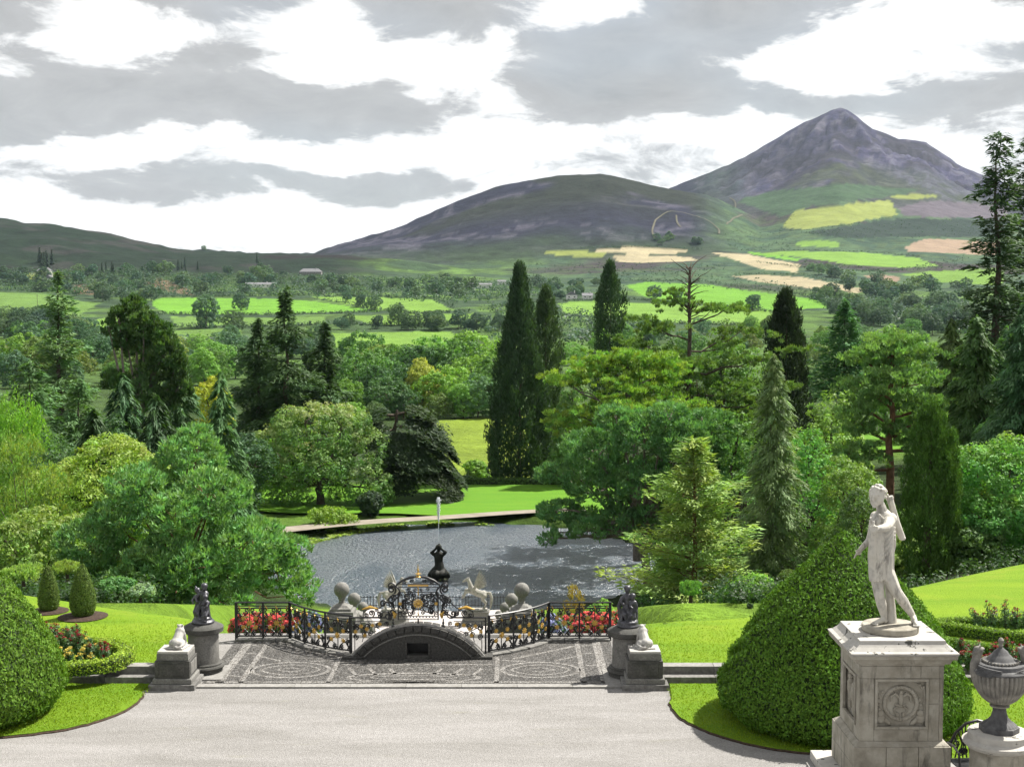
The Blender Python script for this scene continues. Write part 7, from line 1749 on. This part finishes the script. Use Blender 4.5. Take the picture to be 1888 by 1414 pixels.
def urn():
    D = 17.0; p = at(1842, 1345, D); z0 = zat(1351, D-.1)
    t = thing('drum_pedestal', 'round limestone drum under the lidded urn at the right edge', 'pedestal', (p.x, D, PZ))
    dz_ = z0-PZ
    MB().lathe([(.40, 0), (.40, .2), (.36, .26), (.345, .3), (.34, dz_-.24), (.355, dz_-.235), (.355, dz_-.2)], 48).build('shaft', 'limestone', t)
    MB().lathe([(.38, dz_-.198), (.43, dz_-.15), (.435, dz_-.12), (.395, dz_-.105), (.37, dz_-.09), (.37, dz_-.012), (.35, dz_)], 48).build('cap', 'limestone_top', t)
    u = thing('stone_urn', 'grey lidded urn with fluted bowl and griffin handles at the right edge', 'urn', (p.x, D, z0))
    b = MB(); b.lathe([(.24, 0), (.24, .065), (.225, .07)], 8); b.xf(Matrix.Rotation(R(22.5), 4, 'Z')); b.build('foot_plate', 'urn_dark', u, smooth=False, bevel=.006)
    b = MB(); b.lathe([(.215, .071), (.20, .09), (.15, .12), (.105, .17), (.085, .23), (.078, .285), (.085, .295)], 96, flute=(24, .06, lambda f: 1-f*.6)); b.build('stem', 'urn_dark', u, sharp=60)
    MB().lathe([(.082, .295), (.115, .305), (.12, .32), (.10, .335), (.085, .34)], 40).build('collar', 'urn_stone', u)
    prof = [(.09, .34), (.15, .36), (.215, .41), (.27, .48), (.315, .56), (.338, .63), (.345, .69), (.345, .735), (.335, .75)]
    b = MB(); b.lathe(prof, 240, flute=(36, .10, lambda f: .35+.65*min(1, f*1.4))); b.build('fluted_bowl', 'urn_stone', u, sharp=70)
    b = MB(); b.lathe([(.335, .745), (.345, .765), (.33, .785), (.30, .80), (.285, .845), (.27, .85)], 56); b.build('shoulder', 'urn_dark', u)
    for i in range(40):
        pass
    lid = MB(); lid.lathe([(.20, .85), (.215, .862), (.205, .875), (.17, .885), (.15, .91), (.115, .945), (.105, .95), (.085, .985), (.03, 1.03), (.022, 1.04)], 48); lid.build('lid', 'urn_dark', u)
    g = MB()
    for i in range(32):
        a = 2*math.pi*i/32; g.ell((math.cos(a)*.205, math.sin(a)*.205, .866), (.022, .016, .02), (0, 0, math.degrees(a)), 6, 4)
    g.build('gadroon_rim', 'urn_stone', u)
    MB().lathe([(.02, 1.04), (.028, 1.06), (.022, 1.075), (.034, 1.10), (.036, 1.125), (.02, 1.15), (.002, 1.158)], 16).build('knob', 'urn_stone', u)
    for s in (-1, 1):                                            # griffin necks with wings
        b = MB(); b.limb(((s*.30, 0, .72), .075), ((s*.315, 0, .82), .06), ((s*.29, 0, .93), .05), ((s*.27, -.01, 1.0), .052)); b.ell((s*.285, -.02, 1.01), (.06, .055, .05)); b.limb(((s*.315, -.03, 1.0), .035), ((s*.355, -.045, .97), .018)); b.cap((s*.26, .02, 1.03), (s*.25, .03, 1.08), .018, .006); b.cap((s*.275, -.04, 1.03), (s*.265, -.05, 1.075), .018, .006)
        for k in range(5): b.ell((s*(.27-.012*k), 0, .9+.03*k), (.02, .05, .02))
        sculpt(b, 'griffin', 'urn_stone', u, .009, 2)
        w = MB()
        for k in range(6):
            a0 = -math.pi/2+s*(.95-.0*k); z = .83-.017*k; w.tube([(math.cos(-math.pi/2+s*a)*(.315+.006*k), math.sin(-math.pi/2+s*a)*(.315+.006*k), z-.02*(1.25-a)) for a in np.linspace(1.25, .25+.07*k, 7)], [.016, .016, .015, .014, .012, .010, .005], 5)
        w.build('wing', 'urn_dark', u)
urn()

def bench():
    D = 17.75; x = at(1800, 1390, D).x; t = thing('iron_bench', 'black cast iron garden bench partly hidden between the pedestal and the urn', 'bench', (x, D, PZ), R(4))
    W = .38; b = MB(); arch = [(-W, 0, .36), (-W+.02, 0, .52), (-W+.10, 0, .68), (-W*.4, 0, .80), (0, 0, .84), (W*.4, 0, .80), (W-.10, 0, .68), (W-.02, 0, .52), (W, 0, .36)]
    b.tube(arch, .02, 6); b.build('back_frame', 'iron', t)
    rr = random.Random(4)
    for i in range(14):
        s = MB(); xx = -W+.05+i*(2*W-.1)/13; zt = .36+.46*math.sqrt(max(0, 1-(xx/W)**2)); s.tube([(xx, 0, .36), (xx+.04*math.sin(i), 0, .36+(zt-.36)*.5), (xx-.02, 0, zt)], .010, 5); s.build('back_bar', 'iron', t)
    for i in range(22):
        xx = rr.uniform(-W+.08, W-.08); zt = .36+.42*math.sqrt(max(0, 1-(xx/W)**2)); inst('scroll', SCROLL, t, (xx, -.004, rr.uniform(.42, max(.44, zt-.03))), (0, R(rr.uniform(0, 360)), 0), .10)
    for i in range(9): MB().box(-W, W, -.42+i*.047, -.42+i*.047+.03, .345, .36).build('seat_slat', 'iron', t, smooth=False)
    for s in (-1, 1):
        MB().tube([(s*W, .02, 0), (s*W, 0, .34), (s*W, -.1, .35)], .02, 5).build('leg', 'iron', t); MB().tube([(s*W, -.42, 0), (s*W, -.4, .34)], .02, 5).build('leg', 'iron', t)
        MB().tube([(s*W, 0, .56), (s*W, -.2, .58), (s*W, -.38, .54), (s*W, -.42, .36)], .016, 5).build('armrest', 'iron', t)
bench()

# ================================================================== HOUSES, POLE, PEOPLE
def house(px, py, w, dp, h, roof, label, rz=0.0, hip=False, wall='white_wall', gable=False, wins=3, name='house', chim=True):
    p = hit(px, py, 700); t = thing(name, label, 'house', (p.x, p.y, p.z+.2), rz)
    MB().box(-w/2, w/2, -dp/2, dp/2, -2, h).build('wall', wall, t, smooth=False)
    e = .5; b = MB()
    if gable: # ridge runs away from the viewer
        b.prism([(-w/2-e, h), (w/2+e, h), (0, h+roof)], -dp/2-e*.2, dp/2+e)
    else:
        i = w*.18 if hip else 0
        b.add([(-w/2-e, -dp/2-e, h), (w/2+e, -dp/2-e, h), (w/2+e, dp/2+e, h), (-w/2-e, dp/2+e, h), (-w/2-e+i, 0, h+roof), (w/2+e-i, 0, h+roof)], [(3, 2, 1, 0), (0, 1, 5, 4), (2, 3, 4, 5), (1, 2, 5), (3, 0, 4)])
    rf = b.build('roof', 'slate', t, smooth=False)
    if chim: MB().box(w*.22, w*.22+.9, -.45, .45, h+roof*.4, h+roof+1.0).build('chimney', wall, rf, smooth=False)
    for k in range(wins):
        x = -w/2+w*(k+.5)/wins; f = MB().box(x-.9, x+.9, -dp/2-.05, -dp/2+.0, 1.0, 2.4).build('window', 'white_wall', t, smooth=False); MB().box(x-.75, x+.75, -dp/2-.09, -dp/2-.053, 1.12, 2.28).build('pane', 'pane', f, smooth=False)
house(91, 521, 13, 9, 4.5, 4.2, 'white gabled house on the left hillside, the lower of two', gable=True, wins=2)
house(82, 506, 17, 9, 4.0, 3.4, 'greyish white house with slate roof just above the gabled one', hip=True)
house(480, 530, 34, 10, 3.6, 2.0, 'long low white bungalow above the bright green pasture', wins=7)
house(573, 506, 28, 11, 3.0, 4.2, 'low house with a broad grey roof high under the dark hill', hip=True, wins=5, wall='kerb')
house(886, 532, 26, 10, 4.5, 1.5, 'long flat white farm building left of the tallest columnar conifer', wins=5, chim=False, name='farm_building')
house(925, 525, 10, 8, 4.0, 1.6, 'small white outbuilding beside the tallest columnar conifer', wins=2, chim=False, name='farm_building')
house(1054, 551, 11, 8, 3.6, 3.6, 'white gabled cottage among trees right of the tallest columnar conifer', gable=True, wins=2)
house(1083, 551, 10, 8, 3.0, 2.6, 'small pale cottage next to the white gabled one', wins=2)
p = hit(69, 566, 500); t = thing('utility_pole', 'thin dark utility pole standing in the left-edge pasture', 'pole', p); MB().tube([(0, 0, -1), (0, 0, 11.5)], [.22, .16], 8).build('shaft', 'timber', t); MB().box(-1.0, 1.0, -.1, .1, 10.6, 10.85).build('crossarm', 'timber', t, smooth=False)

def person(loc, rz, label, top, legs, hat, seated=True, hair='hair', arms='fold'):
    t = thing('person', label, 'person', loc, rz)
    hz = .5 if seated else .92
    def V3(x, y, z): return Vector((x, y, hz+z))
    def body(inf, part):
        b = MB()
        if part in ('all', 'top'):
            b.limb((V3(0, 0, .02), .14+inf), (V3(0, -.01, .25), .13+inf), (V3(0, -.02, .42), .135+inf)); b.ell(V3(0, 0, .43), (.19+inf, .11+inf, .1+inf))
            for s in (-1, 1):
                if arms == 'fold' : a = [V3(s*.19, -.02, .45), V3(s*.27, -.1, .2), V3(s*.02, -.3, .2)]
                elif arms == 'up' and s > 0: a = [V3(s*.19, -.02, .45), V3(s*.25, -.15, .28), V3(s*.1, -.22, .52)]
                else: a = [V3(s*.19, -.02, .45), V3(s*.25, .0, .2), V3(s*.22, -.12, .0)]
                k = 1.0 if part == 'all' else .82
                b.limb((a[0], .055+inf), (a[1], .043+inf), (a[1].lerp(a[2], k), .033+inf))
                if part == 'all':
                    h = a[2]; d = (a[2]-a[1]).normalized(); b.ell(h, (.04, .028, .045))
                    for f in range(4): q = Vector((.016*(f-1.5), 0, .01*(f-1.5))); b.limb((h+q+d*.03, .010), (h+q+d*.075, .009), (h+q+d*.10+Vector((0, .0, -.02)), .008))
                    b.limb((h+Vector((0, 0, .03)), .011), (h+Vector((0, 0, .055))+d*.03, .009))
        if part in ('all', 'legs'):
            b.ell(V3(0, 0, .02), (.165+inf, .13+inf, .13+inf))
            for s in (-1, 1):
                kn = V3(s*.11, -.42, .06) if seated else V3(s*.1, -.03, -.44); an = Vector((s*.11, -.44, .09)) if seated else Vector((s*.1, .02, .09))
                b.limb((V3(s*.09, 0, 0), .082+inf), (kn, .056+inf)); b.limb((kn, .056+inf), (kn.lerp(an, .35), .055+inf), (an if part == 'all' else kn.lerp(an, .9), .036+inf))
                if part == 'all': b.ell(an+Vector((0, -.07, -.045)), (.045, .115, .04))
        if part == 'all':
            b.cap(V3(0, -.02, .46), V3(0, -.04, .58), .055, .05); b.ell(V3(0, -.05, .68), (.078, .095, .112)); b.limb((V3(0, -.145, .7), .012), (V3(0, -.158, .665), .014))
            for s in (-1, 1): b.ell(V3(s*.08, -.04, .675), (.014, .02, .03)); b.ell(V3(s*.03, -.135, .70), (.012, .01, .008))
            b.limb((V3(-.025, -.138, .625), .008), (V3(.025, -.138, .625), .008))
        return b
    sculpt(body(0, 'all'), 'body', 'skin', t, .014, 2); sculpt(body(.018, 'top'), 'jacket', top, t, .016, 2); sculpt(body(.016, 'legs'), 'trousers', legs, t, .016, 2)
    b = MB(); b.ell(V3(0, -.02, .735), (.088, .105, .08)); b.ell(V3(0, .03, .68), (.08, .07, .09))
    sculpt(b, 'hair', hair, t, .015, 2)
    if hat: b = MB(); b.ell(V3(0, -.03, .76), (.095, .112, .07)); b.ell(V3(0, -.15, .745), (.07, .07, .014)); sculpt(b, 'cap', hat, t, .013, 2)
    for s in (-1, 1):
        b = MB(); an = Vector((s*.11, -.44, .09)) if seated else Vector((s*.1, .02, .09)); b.ell(an+Vector((0, -.07, -.045)), (.054, .13, .046)); b.build('shoe', 'dark_cloth', t)
D1 = 98.5; zp = -14.29
seat = thing('stone_bench', 'pale stone block that the person in teal sits on', 'bench', (xat(622, D1, 1200), D1+.12, zp)); MB().box(-.9, .9, -.22, .28, 0, .44).build('block', 'kerb', seat, smooth=False, bevel=.02)
person((xat(622, D1, 1200), D1, zp-.03), R(-35), 'seated person in teal jacket, tan trousers and dark red cap seen through the railing', 'teal_cloth', 'tan_cloth', 'maroon_cloth', True)
person((xat(602, 99.2, 1200), 99.2, zp), R(160), 'person in white top with dark hair standing beside the one in teal', 'white_cloth', 'dark_cloth', None, False, arms='down')
person((xat(675, 101, 1190), 101, zp), R(-170), 'person in dark red jacket standing apart behind the arch', 'maroon_cloth', 'dark_cloth', None, False, arms='up')
# path glimpsed at the right
strip('garden_path', 'path', [(xat(1764, 61, 1045), 60.2), (xat(1764, 66, 1030), 66), (xat(1772, 72, 1015), 74)], 1.5, .25, n=6)
# ---- the air
hb = MB(); hb.box(-7000, 7000, -60, 7200, -40, 700)
m, nt, N, L = _nt('haze_air'); vol = N('ShaderNodeVolumePrincipled'); vol.inputs['Color'].default_value = (.62, .80, 1.0, 1); vol.inputs['Density'].default_value = HAZE; vol.inputs['Anisotropy'].default_value = .2
L(vol.outputs[0], N('ShaderNodeOutputMaterial').inputs['Volume'])
hz_o = hb.build('haze', m, smooth=False); hz_o['kind'] = 'stuff'; hz_o['label'] = 'thin blue haze filling the valley air'
